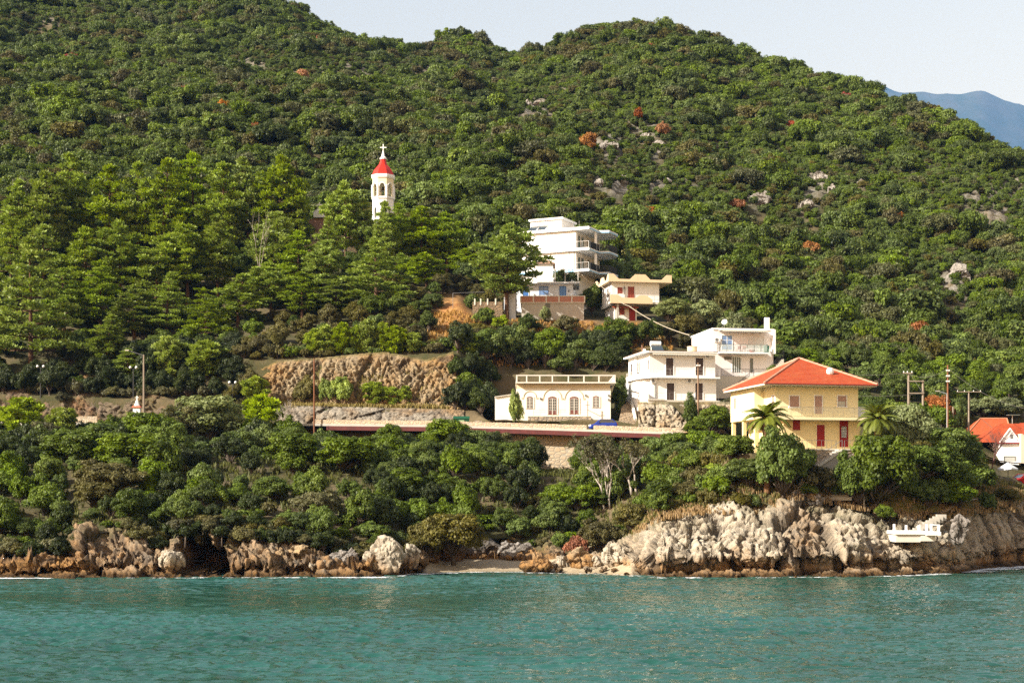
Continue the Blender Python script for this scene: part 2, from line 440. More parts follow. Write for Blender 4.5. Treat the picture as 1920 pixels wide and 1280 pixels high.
# bare limestone on the hill, dry orange earth near the houses (photo pixels of the visible ground)
STONES = [(a, b, c * 1.3, d * 1.25, e) for a, b, c, d, e in [(1005,205,36,24,1),(1145,275,32,22,1),(1235,285,18,14,1),(1160,355,30,14,1),(1120,340,14,9,.8),(1235,355,20,12,.9),(1425,378,24,12,1),(1530,345,26,28,.9),(1615,350,14,10,.8),(1510,385,24,14,.7),(1795,525,30,34,1),(1845,370,50,24,.9),(1870,395,30,20,.9),(1765,330,24,34,.7),(95,34,24,12,.7),(675,140,40,8,.9),(470,118,50,10,.8),(565,140,40,8,.7),(640,130,40,10,.7),(930,150,30,8,.7),(800,130,30,8,.7),(1730,470,16,10,.7),(1905,350,30,12,.8),(1790,505,20,14,.8),(1350,265,24,10,.6),(1210,235,40,26,.7),(1285,345,40,12,.6),(1660,310,16,9,.6),(1060,170,24,14,.5),(540,270,20,6,.7),(100,360,14,10,.5),(1720,490,12,10,.6),(1480,300,14,8,.5)]]
DRY = [(850,590,36,44,1),(915,590,26,20,.8),(1085,608,44,8,.7),(880,622,24,14,.6),(1190,606,20,8,.5),(820,640,20,14,.5),(130,700,50,16,.5)]
GRASS = [(1640,950,120,26,.9),(1500,925,50,20,.8),(1780,960,120,16,.9),(1330,950,90,18,.7),(1180,985,30,30,.6),(1130,1010,30,26,.7),(700,700,200,12,.5),(640,730,150,14,.6)]
gpx = np.broadcast_to(GPX[None, :], GPY.shape)
nz = fbm(GP * 0.12, 4, 33)
a_stone = np.clip(spots(gpx + nz * 12, GPY + nz * 8, STONES), 0, 1) * (GBAND > 10)
a_dry = np.clip(spots(gpx + nz * 14, GPY + nz * 8, DRY) + ((GBAND > 8) & (GBAND < 10)) * ((gpx > 800) & (gpx < 1120)) * np.clip(nz, 0, 1) * 0.25, 0, 1) * (GBAND < 10.3)
a_grass = np.clip(spots(gpx + nz * 14, GPY + nz * 8, GRASS), 0, 1) * (GBAND < 9)
GP[..., 2] += a_stone * (np.abs(fbm(GP * 0.35, 3, 77)) * 3.2)
ground = grid_mesh('ground', GP, m_ground(), {'stone': a_stone, 'dry': a_dry, 'grass': a_grass})
tag(ground, kind='structure')

# ------------------------------------------------------------------ sea cliff (rock with undercut, clefts and two caves)
def worley_block(p, seed):
    """F1, F2, per-cell tilted plane value, per-cell random"""
    i = np.floor(p)
    f1 = np.full(p.shape[:-1], 9.0); f2 = f1.copy(); pl = np.zeros_like(f1); idn = np.zeros_like(f1)
    for dx in (-1, 0, 1):
        for dy in (-1, 0, 1):
            for dz in (-1, 0, 1):
                c = i + np.array([dx, dy, dz]); x, y, z = c[..., 0], c[..., 1], c[..., 2]
                off = p - (c + np.stack([_h(x, y, z, seed + 1), _h(x, y, z, seed + 2), _h(x, y, z, seed + 3)], -1))
                d = np.linalg.norm(off, axis=-1); near = d < f1
                g = (_h(x, y, z, seed + 6) - 0.5) * off[..., 0] + (_h(x, y, z, seed + 7) - 0.5) * off[..., 1] + (_h(x, y, z, seed + 8) - 0.5) * off[..., 2]
                f2 = np.where(near, f1, np.minimum(f2, d)); pl = np.where(near, g * 2, pl)
                idn = np.where(near, _h(x, y, z, seed + 5), idn); f1 = np.where(near, d, f1)
    return f1, f2, pl, idn
def rock_disp(P, big=1.0, small=1.0, seed=0, tilt=0.35, cell=1.25):
    """fractured, blocky limestone: displacement and crack mask at points P"""
    q = P.copy()
    q[..., 0] = P[..., 0] + tilt * P[..., 2] + 0.45 * fbm(P * 0.6, 3, seed + 40)
    q[..., 1] = P[..., 1] + 0.4 * fbm(P * 0.6, 3, seed + 42)
    q[..., 2] = P[..., 2] * 0.50 + 0.35 * fbm(P * 0.7, 3, seed + 41)
    A1, A2, ap, ai = worley_block(q * np.array([0.23, 0.23, 0.17]), seed + 1)
    B1, B2, bp, bi = worley_block(q / cell, seed + 2)
    C1, C2, cp, ci = worley_block(q / (cell * 0.45), seed + 3)
    D1, D2, dp, di = worley_block(q / (cell * 0.2), seed + 4)
    eb = np.clip((B2 - B1) / 0.22, 0, 1); ec = np.clip((C2 - C1) / 0.25, 0, 1); ea = np.clip((A2 - A1) / 0.18, 0, 1)
    d = big * (1.7 * (ai - 0.5) + 1.1 * ap - 0.9 * (1 - ea)) + small * (0.40 * (bi - 0.5) + 0.60 * bp - 0.46 * (1 - eb) + 0.24 * (ci - 0.5) + 0.32 * cp - 0.14 * (1 - ec) + 0.07 * (di - 0.5) + 0.14 * dp)
    g1, g2, gp, gi = worley_block((q + 0.5 * P[..., 2:3] * np.array([tilt, 0.2, 0])) * np.array([2.6, 2.6, 0.8]), seed + 14)
    d = d + 0.10 * fbm(P * 3.0, 3, seed + 8) + small * (0.10 * (gi - 0.5) + 0.12 * gp - 0.06 * (1 - np.clip((g2 - g1) / 0.25, 0, 1)))
    crack = np.clip((1 - np.clip((B2 - B1) / 0.10, 0, 1)) * 0.9 + (1 - np.clip((A2 - A1) / 0.06, 0, 1)) + (1 - np.clip((C2 - C1) / 0.10, 0, 1)) * 0.5, 0, 1)
    return d, crack

CPX = np.concatenate([np.arange(-400, -60, 12), np.arange(-60, 1760, 2.2), np.arange(1760, 1985, 1.1), np.arange(1985, 2400, 12)]).astype(float)
def cliff_profile(px):
    y0 = I(px, T_Y0); y1 = y0 + I(px, T_D1); z1 = np.maximum(zpy(I(px, T_P1), y1), 1.2) + 0.9 * np.clip((1190 - px) / 40, 0, 1) * fbm(np.stack([px * 0.025, px * 0, px * 0], -1), 3, 17)
    dy = y1 - y0
    beach = np.clip((px - 770) / 40, 0, 1) * np.clip((1190 - px) / 40, 0, 1)
    led = (1.0 + 0.9 * vnoise(np.stack([px * 0.03, px * 0, px * 0], -1), 5)) * (1 - beach)
    head = np.clip((px - 1200) / 40, 0, 1)
    und = (0.5 + 0.6 * head + 0.5 * vnoise(np.stack([px * 0.02, px * 0, px * 0], -1), 6)) * (1 - beach)
    pts = [(y0 - 1.0 - led, y0 * 0 - 1.6), (y0 - 0.7 - led, y0 * 0 - 0.15), (y0 - 0.3 - led, 0.38 + 0 * y0), (y0 + 0.2, 0.62 + 0 * y0),
           (y0 + 0.35 + und * 0.8, 0.72 + 0 * y0), (y0 + 0.15 + und * 0.3, 0.06 * z1 + 0.80), (y0 - 0.25, 0.20 * z1 + 0.60), (y0 + 0.25 * dy, 0.62 * z1 + 0.2), (y0 + 0.60 * dy, 0.88 * z1), (y1, z1), (y1 + 2.5, z1 + 0.15)]
    return pts
def build_cliff():
    pts = cliff_profile(CPX)
    npr = [3, 4, 8, 6, 8, 14, 26, 22, 16, 10]
    Ys, Zs, V = [], [], []
    for k in range(len(pts) - 1):
        for i in range(npr[k]):
            t = i / npr[k]
            Ys.append(pts[k][0] * (1 - t) + pts[k+1][0] * t); Zs.append(pts[k][1] * (1 - t) + pts[k+1][1] * t); V.append(k + t)
    Ys.append(pts[-1][0]); Zs.append(pts[-1][1]); V.append(len(pts) - 1.0)
    Y = np.array(Ys); Z = np.array(Zs); V = np.array(V)[:, None] + np.zeros_like(Y)
    X = (CPX[None, :] - CX) / F * Y
    P = np.stack([X, Y, Z], -1)
    du = np.gradient(P, axis=1); dv = np.gradient(P, axis=0)
    N = np.cross(du, dv); N /= np.linalg.norm(N, axis=-1, keepdims=True) + 1e-9
    d, crack = rock_disp(P, 1.0, 1.0, 3)
    d2, crack2 = rock_disp(P, 0.85, 1.1, 63, tilt=0.7, cell=1.1)
    wl = np.clip((1215 - CPX) / 30, 0, 1)[None, :]; d = d * (1 - wl) + d2 * wl; crack = crack * (1 - wl) + crack2 * wl; d = d * np.interp(CPX, [1770, 1830], [1.0, 0.7])[None, :]
    PX = np.broadcast_to(CPX[None, :], Y.shape)
    beach = np.clip((PX - 780) / 40, 0, 1) * np.clip((1180 - PX) / 40, 0, 1)
    k = np.clip(V / 1.5, 0, 1) * (1 - 0.45 * np.clip((2.5 - V), 0, 1)) * np.clip((10.3 - V) / 1.2, 0.12, 1)
    k = k * np.where((V > 1) & (V < 3.6), 0.55, 1.0) * (1 - 0.35 * beach)
    P = P + N * (d * k)[..., None] * np.array([0.7, 1.0, 0.8])
    # caves
    for (cx, hw, top, dep) in ((364, 34, 982, 11.0), (415, 19, 1000, 10.0), (298, 7, 1040, 2.0), (1460, 11, 1045, 2.2), (1592, 10, 1035, 1.6), (488, 8, 1045, 1.5)):
        py = HY - (P[..., 2] - CH) * F / P[..., 1]
        hh = np.clip((py - top) / 22, 0, 1) * np.clip((1072 - py) / 6, 0, 1)
        wv = np.clip((hw * (0.55 + 0.45 * np.clip((py - top) / 40, 0, 1)) - np.abs(PX - cx + 5 * fbm(P * 0.7, 2, 5))) / 5, 0, 1)
        P[..., 1] += dep * hh * wv * (V < 9)
    veg = np.clip((V - 7.2) / 1.5, 0, 1) * np.clip(0.45 + 1.6 * fbm(P * 0.35, 3, 55), 0, 1) + np.clip(V - 8.7, 0, 1)
    veg = np.clip(veg, 0, 1)
    old = np.interp(CPX, [0, 130, 160, 270, 300, 430, 480, 700, 780, 1010, 1060, 1190, 1215, 1440, 1480, 1520, 1560, 1720, 1780, 1920], [1, 1, .7, .65, .9, 1, .85, .75, .95, .95, .4, .3, 0, 0, .5, .6, .1, .1, .2, .25])[None, :]  # brown weathered rock; raised across the two left caves to paint in their shade
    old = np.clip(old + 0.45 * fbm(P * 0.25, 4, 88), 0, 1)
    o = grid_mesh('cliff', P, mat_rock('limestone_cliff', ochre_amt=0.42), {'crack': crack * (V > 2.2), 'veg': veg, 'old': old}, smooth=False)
    tag(o, kind='structure')
    return P
CP = build_cliff()

# ------------------------------------------------------------------ rock cutting above the road
def build_cut():
    px = np.arange(436, 884, 2.0)
    y5b, z5b = I3(px, T5B); y6, z6 = I3(px, T6)
    top = np.interp(px, [436, 470, 520, 640, 720, 800, 850, 884], [20.9, 24.6, 26.3, 27.0, 27.6, 26.4, 27.6, 22.0])
    rows = 64; t = np.linspace(0, 1, rows)[:, None]
    y = (y5b - 0.8) + (y6 - y5b + 0.2) * t ** 1.2; z = (z5b - 0.5) + (top - z5b + 0.5) * t
    P = np.stack([(px[None, :] - CX) / F * y, y, z], -1)
    du = np.gradient(P, axis=1); dv = np.gradient(P, axis=0)
    N = np.cross(du, dv); N /= np.linalg.norm(N, axis=-1, keepdims=True) + 1e-9
    d, cr = rock_disp(P, 0.45, 0.8, 19, tilt=-0.25, cell=0.6)
    edge = np.clip((px - 436) / 30, 0, 1) * np.clip((884 - px) / 20, 0, 1)
    P = P + N * (d * edge[None, :] * np.clip((1 - t) * 6, 0.15, 1))[..., None]
    extra = P[-1:] + np.array([0, 2.5, -0.6]); P = np.concatenate([P, extra], 0); cr = np.concatenate([cr, cr[-1:]], 0)
    veg = np.zeros(P.shape[:2]); veg[-4:] = 0.8
    tag(grid_mesh('rock_cutting', P, mat_rock('ochre_cutting', (0.42, 0.32, 0.19), (0.38, 0.21, 0.065), (0.15, 0.12, 0.09), tide=False, ochre_amt=0.9), {'crack': cr, 'veg': veg}, smooth=False), kind='structure')
    # brown rock bank along the back of the road on the left
    px = np.arange(-80, 452, 2.2)
    yr = I(px, T_YR); zr = zpy(I(px, T_PR), yr); y5, z5 = I3(px, T5)
    rows = 34; t = np.linspace(0, 1, rows)[:, None]
    y = (yr + ROADW + 0.6) + (y5 + 0.4 - yr - ROADW) * t ** 1.3; z = (zr - 0.3) + (z5 + 0.5 - zr + 0.3 + 0.5 * np.sin(px * 0.05)) * t
    P = np.stack([(px[None, :] - CX) / F * y, y, z], -1)
    d, cr = rock_disp(P, 0.5, 0.8, 53, tilt=0.3, cell=0.8)
    P[..., 1] -= (d * 0.8 + 0.7) * np.clip((1 - t) * 5, 0.15, 1)
    P = np.concatenate([P, P[-1:] + np.array([0, 2.0, -0.4])], 0); cr = np.concatenate([cr, cr[-1:]], 0)
    veg = np.clip(0.5 + fbm(P * 0.5, 3, 71) * 1.5, 0, 1) * 0.7; veg[-3:] = 0.9
    tag(grid_mesh('rock_bank', P, mat_rock('brown_bank', (0.22, 0.16, 0.11), (0.26, 0.12, 0.04), (0.09, 0.075, 0.06), tide=False, ochre_amt=0.7), {'crack': cr, 'veg': veg}, smooth=False), kind='structure')
    # low rock step beside the road
    px = np.arange(520, 872, 2.0)
    yr = I(px, T_YR); zr = zpy(I(px, T_PR), yr)
    y5, z5 = I3(px, T5)
    rows = 30; t = np.linspace(0, 1, rows)[:, None]
    y = (yr + ROADW + 0.5) + (y5 - yr - ROADW - 0.2) * t; z = (zr - 0.3) + (z5 + 0.3 - zr + 0.3) * t
    P = np.stack([(px[None, :] - CX) / F * y, y, z], -1)
    d, cr = rock_disp(P, 0.35, 0.55, 29, tilt=0.1, cell=0.8)
    P[..., 1] -= d * 0.8 + 0.9 * np.clip((1 - t) * 4, 0.2, 1)
    P = np.concatenate([P, P[-1:] + np.array([0, 2.0, -0.4])], 0); cr = np.concatenate([cr, cr[-1:]], 0)
    veg = np.zeros(P.shape[:2]); veg[-2:] = 0.9
    tag(grid_mesh('roadside_rock_step', P, mat_rock('grey_cutting', (0.36, 0.31, 0.24), (0.30, 0.17, 0.06), (0.15, 0.13, 0.11), tide=False, ochre_amt=0.5), {'crack': cr, 'veg': veg}, smooth=False), kind='structure')
    # rock face under the white house
    px = np.arange(1196, 1372, 1.6)
    yr = I(px, T_YR); zr = zpy(I(px, T_PR), yr)
    rows = 44; t = np.linspace(0, 1, rows)[:, None]
    y = (yr + ROADW + 0.3) + (193.4 - yr - ROADW) * t ** 1.3; z = (zr - 0.3) + (19.55 - zr + 0.3) * t
    P = np.stack([(px[None, :] - CX) / F * y, y, z + 0 * y], -1)
    d, cr = rock_disp(P, 0.6, 0.7, 37, tilt=0.2, cell=0.9)
    P[..., 1] -= (d + 0.4) * np.clip((1 - t) * 5, 0.1, 1)
    P = np.concatenate([P, P[-1:] + np.array([0, 1.5, 0.05])], 0); cr = np.concatenate([cr, cr[-1:]], 0)
    veg = np.zeros(P.shape[:2]); veg[-5:] = 0.7
    tag(grid_mesh('rock_face', P, mat_rock('pale_face', (0.52, 0.44, 0.32), (0.42, 0.24, 0.08), (0.22, 0.19, 0.15), tide=False, ochre_amt=0.7), {'crack': cr, 'veg': veg}, smooth=False), kind='structure')
build_cut()

# ------------------------------------------------------------------ beach, sea, foam, far mountain, haze
def build_beach():
    px = np.arange(770, 1215, 3.0); t = np.linspace(0, 1, 26)[:, None]
    y0 = np.interp(px, [770, 800, 880, 980, 1040, 1130, 1215], [139, 140, 143, 143.5, 140.5, 139.5, 136])
    y1 = I(px, T_Y0) + 1.5
    y = y0 - 1.5 + (y1 - y0 + 1.5) * t
    z = -0.35 + 1.5 * t ** 0.9 + np.interp(px, [770, 1010, 1050, 1215], [0, 0, .25, .4]) * t
    P = np.stack([(px[None, :] - CX) / F * y, y, z + 0 * y], -1)
    P[..., 2] += 0.10 * fbm(P * 0.9, 4, 91) - 1.6 * np.clip((800 - px) / 30, 0, 1)[None, :] - 1.6 * np.clip((px - 1185) / 30, 0, 1)[None, :]
    t_ = NT('pale_sand'); p = t_.geo('Position'); zz = t_.sep(p)[2]
    c = t_.mix(t_.noise(3, 6, p, 0.7), (0.46, 0.37, 0.25), (0.28, 0.21, 0.13))
    c = t_.mix(t_.maprange(zz, 0.0, 0.35, 0.7, 0.0), c, (0.16, 0.12, 0.07))
    m = t_.done(t_.bsdf(c, 0.95, 0.15, normal=t_.bump(t_.noise(6, 5, p, 0.8), 0.8, 0.15)))
    tag(grid_mesh('beach', P, m), kind='structure')
build_beach()

def m_sea():
    t = NT('sea_water'); p = t.geo('Position')
    big = t.noise(0.03, 4, p, 0.5)
    c = t.mix(t.ramp(big, [(0.38, 0.0), (0.62, 1.0)]), (0.010, 0.050, 0.036), (0.016, 0.078, 0.064))
    y = t.sep(p)[1]
    shal = t.maprange(t.math('ADD', y, t.math('MULTIPLY', big, 16)), 130, 152, 0.0, 0.6)
    c = t.mix(shal, c, (0.024, 0.058, 0.036))
    v = t.coord('Object', (0.7, 1.0, 1.0))
    return t.done(t.bsdf(c, 0.04, 0.5, normal=t.bump(t.noise(8.0, 3, v, 0.6), 0.5, 0.05), IOR=1.33))
def build_sea():
    xs = np.concatenate([[-7300, -1500, -500, -200, -110], np.arange(-75, 86, 0.16), [120, 220, 520, 1500, 11300]])
    ys = np.concatenate([[-55, 0, 30], np.arange(46, 90, 0.11), np.arange(90, 164, 0.16), [175, 220, 500, 2000, 17900]])
    X, Y = np.meshgrid(xs, ys); Z = np.zeros_like(X)
    P = np.stack([X, Y, Z], -1)
    k = np.clip((Y - 44) / 4, 0, 1) * np.clip((163 - Y) / 4, 0, 1) * np.clip((X + 76) / 4, 0, 1) * np.clip((86 - X) / 4, 0, 1)
    calm = np.clip(1.15 - (Y - 125) / 22, 0.35, 1.0) * np.clip(0.85 + 1.1 * fbm(P * np.array([0.022, 0.075, 0]), 3, 120), 0.25, 1.5)
    def ridged(q, sd): return 1 - 2 * np.abs(vnoise(q, sd))
    w1 = fbm(P * np.array([0.16, 0.34, 0]) + 3.1, 2, 101); w2 = ridged(P * np.array([0.62, 1.15, 0]) + np.array([0.3, 0.1, 0]) * w1[..., None], 104)
    w3 = ridged(P * np.array([1.7, 2.7, 0]) + 7.7, 107); w4 = vnoise(P * np.array([2.9, 4.0, 0]), 109)
    Z = k * calm * (0.07 * w1 + 0.100 * w2 + 0.086 * w3 + 0.036 * w4)
    tag(grid_mesh('sea', np.stack([X, Y, Z], -1), m_sea()), kind='structure')
build_sea()

def build_mountain():
    px = np.arange(1200, 2900, 9.0)
    ridge = np.interp(px, [1200,1560,1618,1640,1664,1690,1720,1760,1800,1836,1850,1880,1912,1960,2040,2200,2500,2900], [330,190,156,155,165,172,173,176,177,170,172,186,197,215,240,330,520,800])
    rows = 60; t = np.linspace(0, 1, rows)[:, None]
    Yr = 15800 + 250 * np.sin(px * 0.01)
    Y = 10500 + (Yr - 10500) * t; zt = zpy(ridge, Yr)
    Z = -1.5 + zt * t ** 1.2
    P = np.stack([(px[None, :] - CX) / F * Y, Y, Z], -1)
    P[..., 2] += np.sin(np.pi * t) * 340 * fbm(P * 0.0009, 5, 61) + 26 * fbm(P * 0.007, 3, 63) * np.clip(t * 4, 0, 1)
    back = P[::-1][1:].copy(); back[..., 1] = np.minimum(2 * Yr[None, :] - back[..., 1], 17800)
    P = np.concatenate([P, back], 0); P[..., 2] = np.maximum(P[..., 2], -1.5)
    t_ = NT('far_slopes'); p = t_.geo('Position')
    c = t_.mix(t_.ramp(t_.noise(0.003, 6, p, 0.65), [(0.4, 0.0), (0.6, 1.0)]), (0.035, 0.05, 0.03), (0.08, 0.075, 0.055))
    tag(grid_mesh('mountain', P, t_.done(t_.bsdf(c, 0.95, 0.1))), kind='structure')
build_mountain()

def build_haze():
    mb = MB(); mb.box(-7500, 11500, -60, 18000, -3.5, 4650)
    t = NT('haze_air'); v = t.n('ShaderNodeVolumePrincipled')
    v.inputs['Color'].default_value = (0.25, 0.52, 1.0, 1); v.inputs['Density'].default_value = HAZE; v.inputs['Anisotropy'].default_value = 0.0
    t.l(v.outputs[0], t.out.inputs['Volume'])
    o = mb.build('haze', t.m); tag(o, kind='stuff')
HAZE = 0.000036
build_haze()

# =================================================================== VEGETATION
def leaf_mat(name, dark, light, accent=None, acc=0.0, trans=0.27):
    t = NT(name)
    tint = t.attr('tint')
    oi = t.n('ShaderNodeObjectInfo'); r = oi.outputs['Random']
    c = t.mix(tint, dark, light)
    c = t.mix(t.ramp(r, [(0.0, 0.0), (1.0, 0.42)]), c, tuple(x * k for x, k in zip(light, (1.1, 0.92, 0.9))))
    hsv = t.n('ShaderNodeHueSaturation')
    hsv.inputs['Hue'].default_value = 0.5
    t.l(t.maprange(r, 0, 1, 0.484, 0.508), hsv.inputs['Hue'])
    r2 = t.math('FRACT', t.math('MULTIPLY', r, 7.31))
    t.l(t.maprange(r2, 0, 1, 0.78, 1.15), hsv.inputs['Value'])
    r3 = t.math('FRACT', t.math('MULTIPLY', r, 13.7))
    t.l(t.maprange(r3, 0, 1, 0.80, 1.08), hsv.inputs['Saturation'])
    t.l(c, hsv.inputs['Color']); c = hsv.outputs[0]
    b = t.n('ShaderNodeBsdfPrincipled'); t.l(c, b.inputs['Base Color']); b.inputs['Roughness'].default_value = 0.55; b.inputs['Specular IOR Level'].default_value = 0.25
    tr = t.n('ShaderNodeBsdfTranslucent'); t.l(t.mix(0.5, c, (light[0] * 1.3, light[1] * 1.25, light[2] * 0.6)), tr.inputs[0])
    mx = t.n('ShaderNodeMixShader'); mx.inputs[0].default_value = trans
    t.l(b.outputs[0], mx.inputs[1]); t.l(tr.outputs[0], mx.inputs[2])
    return t.done(mx.outputs[0])

LM = {
 'maquis':  leaf_mat('maquis_leaves', (0.011, 0.027, 0.002), (0.125, 0.186, 0.01)),
 'dark':    leaf_mat('shady_leaves', (0.005, 0.012, 0.002), (0.048, 0.07, 0.007)),
 'oak':     leaf_mat('oak_leaves', (0.008, 0.02, 0.002), (0.088, 0.132, 0.009)),
 'olive':   leaf_mat('olive_leaves', (0.044, 0.062, 0.018), (0.235, 0.285, 0.09)),
 'pine':    leaf_mat('pine_needles', (0.01, 0.03, 0.002), (0.24, 0.345, 0.01)),
 'young':   leaf_mat('young_pine_needles', (0.06, 0.115, 0.005), (0.29, 0.39, 0.016)),
 'cypress': leaf_mat('cypress_needles', (0.010, 0.021, 0.007), (0.045, 0.070, 0.016)),
 'scrub':   leaf_mat('scrub_leaves', (0.03, 0.032, 0.007), (0.15, 0.138, 0.028)),
 'brown':   leaf_mat('rusty_leaves', (0.11, 0.040, 0.008), (0.36, 0.13, 0.022)),
 'grey':    leaf_mat('greyish_leaves', (0.03, 0.034, 0.01), (0.14, 0.14, 0.046)),
 'hill_a':  leaf_mat('hill_oak_leaves', (0.011, 0.026, 0.002), (0.1, 0.15, 0.01)),
 'hill_b':  leaf_mat('hill_brownish_leaves', (0.022, 0.024, 0.004), (0.13, 0.12, 0.021)),
 'hill_c':  leaf_mat('hill_bright_leaves', (0.016, 0.04, 0.002), (0.142, 0.21, 0.011)),
 'hill_d':  leaf_mat('hill_greyish_leaves', (0.026, 0.034, 0.008), (0.125, 0.14, 0.04)),
 'red':     leaf_mat('red_leaves', (0.16, 0.02, 0.008), (0.38, 0.06, 0.018)),
 'orange':  leaf_mat('orange_leaves', (0.18, 0.07, 0.01), (0.4, 0.165, 0.022)),
}
def m_bark(name, col):
    t = NT(name); v = t.coord('Object', (6, 6, 1.2)); n = t.noise(2.0, 6, v, 0.7)
    return t.done(t.bsdf(t.mix(n, tuple(x * 0.45 for x in col), col), 0.95, 0.1, normal=t.bump(n, 0.9, 0.05)))
BARK = m_bark('grey_bark', (0.13, 0.10, 0.075)); PBARK = m_bark('pine_bark', (0.15, 0.085, 0.05)); DEADW = m_bark('bleached_wood', (0.42, 0.36, 0.30)); PALMB = m_bark('palm_bark', (0.22, 0.12, 0.06))

def norm(a): return a / (np.linalg.norm(a, axis=-1, keepdims=True) + 1e-9)
def leafcloud(C, R, n, size, aspect=1.6, up=0.25, jit=0.7, rng=RNG, needle=False, fill=(0.5, 1.05), tint=None):
    """n leaf quads on each ellipsoidal clump: verts, faces, tint"""
    C = np.asarray(C, float); R = np.asarray(R, float); k = len(C)
    d = rng.normal(size=(k, n, 3)); d[..., 2] += 0.35; d = norm(d)
    pos = C[:, None] + R[:, None] * d * rng.uniform(fill[0], fill[1], (k, n, 1))
    rr = norm(rng.normal(size=(k, n, 3)))
    if needle:
        ax = norm(d * np.array([1, 1, 0.7]) + np.array([0, 0, up]) + 0.45 * rr)
        side = norm(np.cross(ax, norm(rng.normal(size=(k, n, 3)))))
        s = size * rng.uniform(0.65, 1.25, (k, n, 1))
        v = np.stack([pos - side * s * aspect * 0.5, pos + ax * s * 0.45 - side * s * aspect, pos + ax * s, pos + ax * s * 0.45 + side * s * aspect], 2)
    else:
        nn = norm(d + jit * rr + np.array([0, 0, up]))
        tt = norm(np.cross(nn, norm(rng.normal(size=(k, n, 3))))); bb = np.cross(nn, tt)
        s = size * rng.uniform(0.55, 1.3, (k, n, 1))
        v = np.stack([pos - tt * s * aspect, pos - bb * s, pos + tt * s * aspect, pos + bb * s], 2)
    ct = rng.random((k, 1)) if tint is None else np.asarray(tint)[:, None]
    ti = np.clip(ct * 0.75 + 0.3 * rng.random((k, n)), 0, 1)
    V = v.reshape(-1, 3); ti = np.repeat(ti.reshape(-1), 4)
    return V, np.arange(len(V)).reshape(-1, 4), ti
def me_leaf(name, V, Fc, ti, mat):
    o = raw_mesh(name, V, Fc, mat, attrs={'tint': ti}); me = o.data
    bpy.data.objects.remove(o); return me
def me_mb(name, mb, mat):
    o = mb.build(name, mat, smooth=True); me = o.data
    bpy.data.objects.remove(o); return me
PROTO = {}      # kind -> list of (crown mesh, trunk mesh, nominal width, nominal height)
def reg(kind, crown, trunk, w_, h_): PROTO.setdefault(kind, []).append((crown, trunk, w_, h_))

def dome(rng, k, w_, h_, z0, r, lump=0.25):
    """clump centres over a lumpy dome plus some inside"""
    C, R = [], []
    lob = [(rng.uniform(-.28, .28) * w_, rng.uniform(-.28, .28) * w_, rng.uniform(0.55, 1.0)) for _ in range(5)]
    for i in range(k):
        lx, ly, ls = lob[rng.integers(len(lob))]
        d = norm(rng.normal(size=3) + np.array([0, 0, 0.35]))
        if d[2] < -0.35: d[2] *= -0.5
        q = rng.uniform(0.55, 1.0)
        x = lx * 0.8 + d[0] * w_ * 0.30 * q; y = ly * 0.8 + d[1] * w_ * 0.30 * q
        z = z0 + (h_ - z0) * (0.36 + (0.62 * ls) * d[2] * q * 0.9)
        z = min(max(z, z0 * 0.8), h_ - r * 0.5)
        C.append((x, y, z)); s = r * rng.uniform(0.65, 1.35)
        R.append((s * 1.15, s * 1.15, s * 0.8))
    return C, R

def limbs(mb, rng, C, base_h, r0, frac=0.35, n=5):
    """trunk with limbs reaching towards some clumps"""
    top = np.array([rng.uniform(-.15, .15), rng.uniform(-.15, .15), base_h])
    mb.path([(0, 0, -0.8), (0.04, 0.03, base_h * 0.5), tuple(top)], [r0 * 1.25, r0, r0 * 0.8], n)
    idx = rng.choice(len(C), max(3, int(len(C) * frac)), replace=False)
    for i in idx:
        c = np.array(C[i]); mid = (top + c) / 2 + np.array([rng.uniform(-.2, .2), rng.uniform(-.2, .2), 0.1])
        mb.path([tuple(top * 0.92), tuple(mid), tuple(c)], [r0 * 0.55, r0 * 0.3, r0 * 0.12], 4)

def mk_broadleaf(kind, mat, seed, w_, h_, z0, k, n, r, leaf, trunk=True):
    rng = np.random.default_rng(seed)
    C, R = dome(rng, k, w_, h_, z0, r)
    V, Fc, ti = leafcloud(C, R, n, leaf, 1.5, 0.3, 0.75, rng)
    cr = me_leaf(kind + '_crown', V, Fc, ti, mat)
    tm = None
    if trunk:
        mb = MB(); limbs(mb, rng, C, max(0.5, z0 * 0.9), 0.05 * h_ * 0.6 + 0.04); tm = me_mb(kind + '_trunk', mb, BARK)
    ext = np.abs(V[:, :2]).max(); reg(kind, cr, tm, ext * 1.86, V[:, 2].max())
for s in (1, 2, 3, 4): mk_broadleaf('maquis', LM['maquis'], s, 5.0, 4.0, 0.3, 74, 150, 0.58, 0.098)
for s in (11, 12, 13): mk_broadleaf('oak', LM['oak'], s, 6.2, 6.0, 0.5, 100, 150, 0.70, 0.102)
for s in (14, 15): mk_broadleaf('big', LM['maquis'], s, 8.0, 6.6, 0.3, 160, 165, 0.64, 0.102)
for s in (21, 22): mk_broadleaf('scrub', LM['scrub'], s, 2.6, 1.5, 0.15, 26, 80, 0.36, 0.085)
for s in (31, 32, 33): mk_broadleaf('hill', LM['hill_a'], s, 5.0, 4.3, 0.3, 44, 90, 0.74, 0.135)
for s in (35, 36, 37): mk_broadleaf('hill', LM['hill_a'], s, 8.6, 4.6, 0.2, 74, 90, 0.78, 0.140)

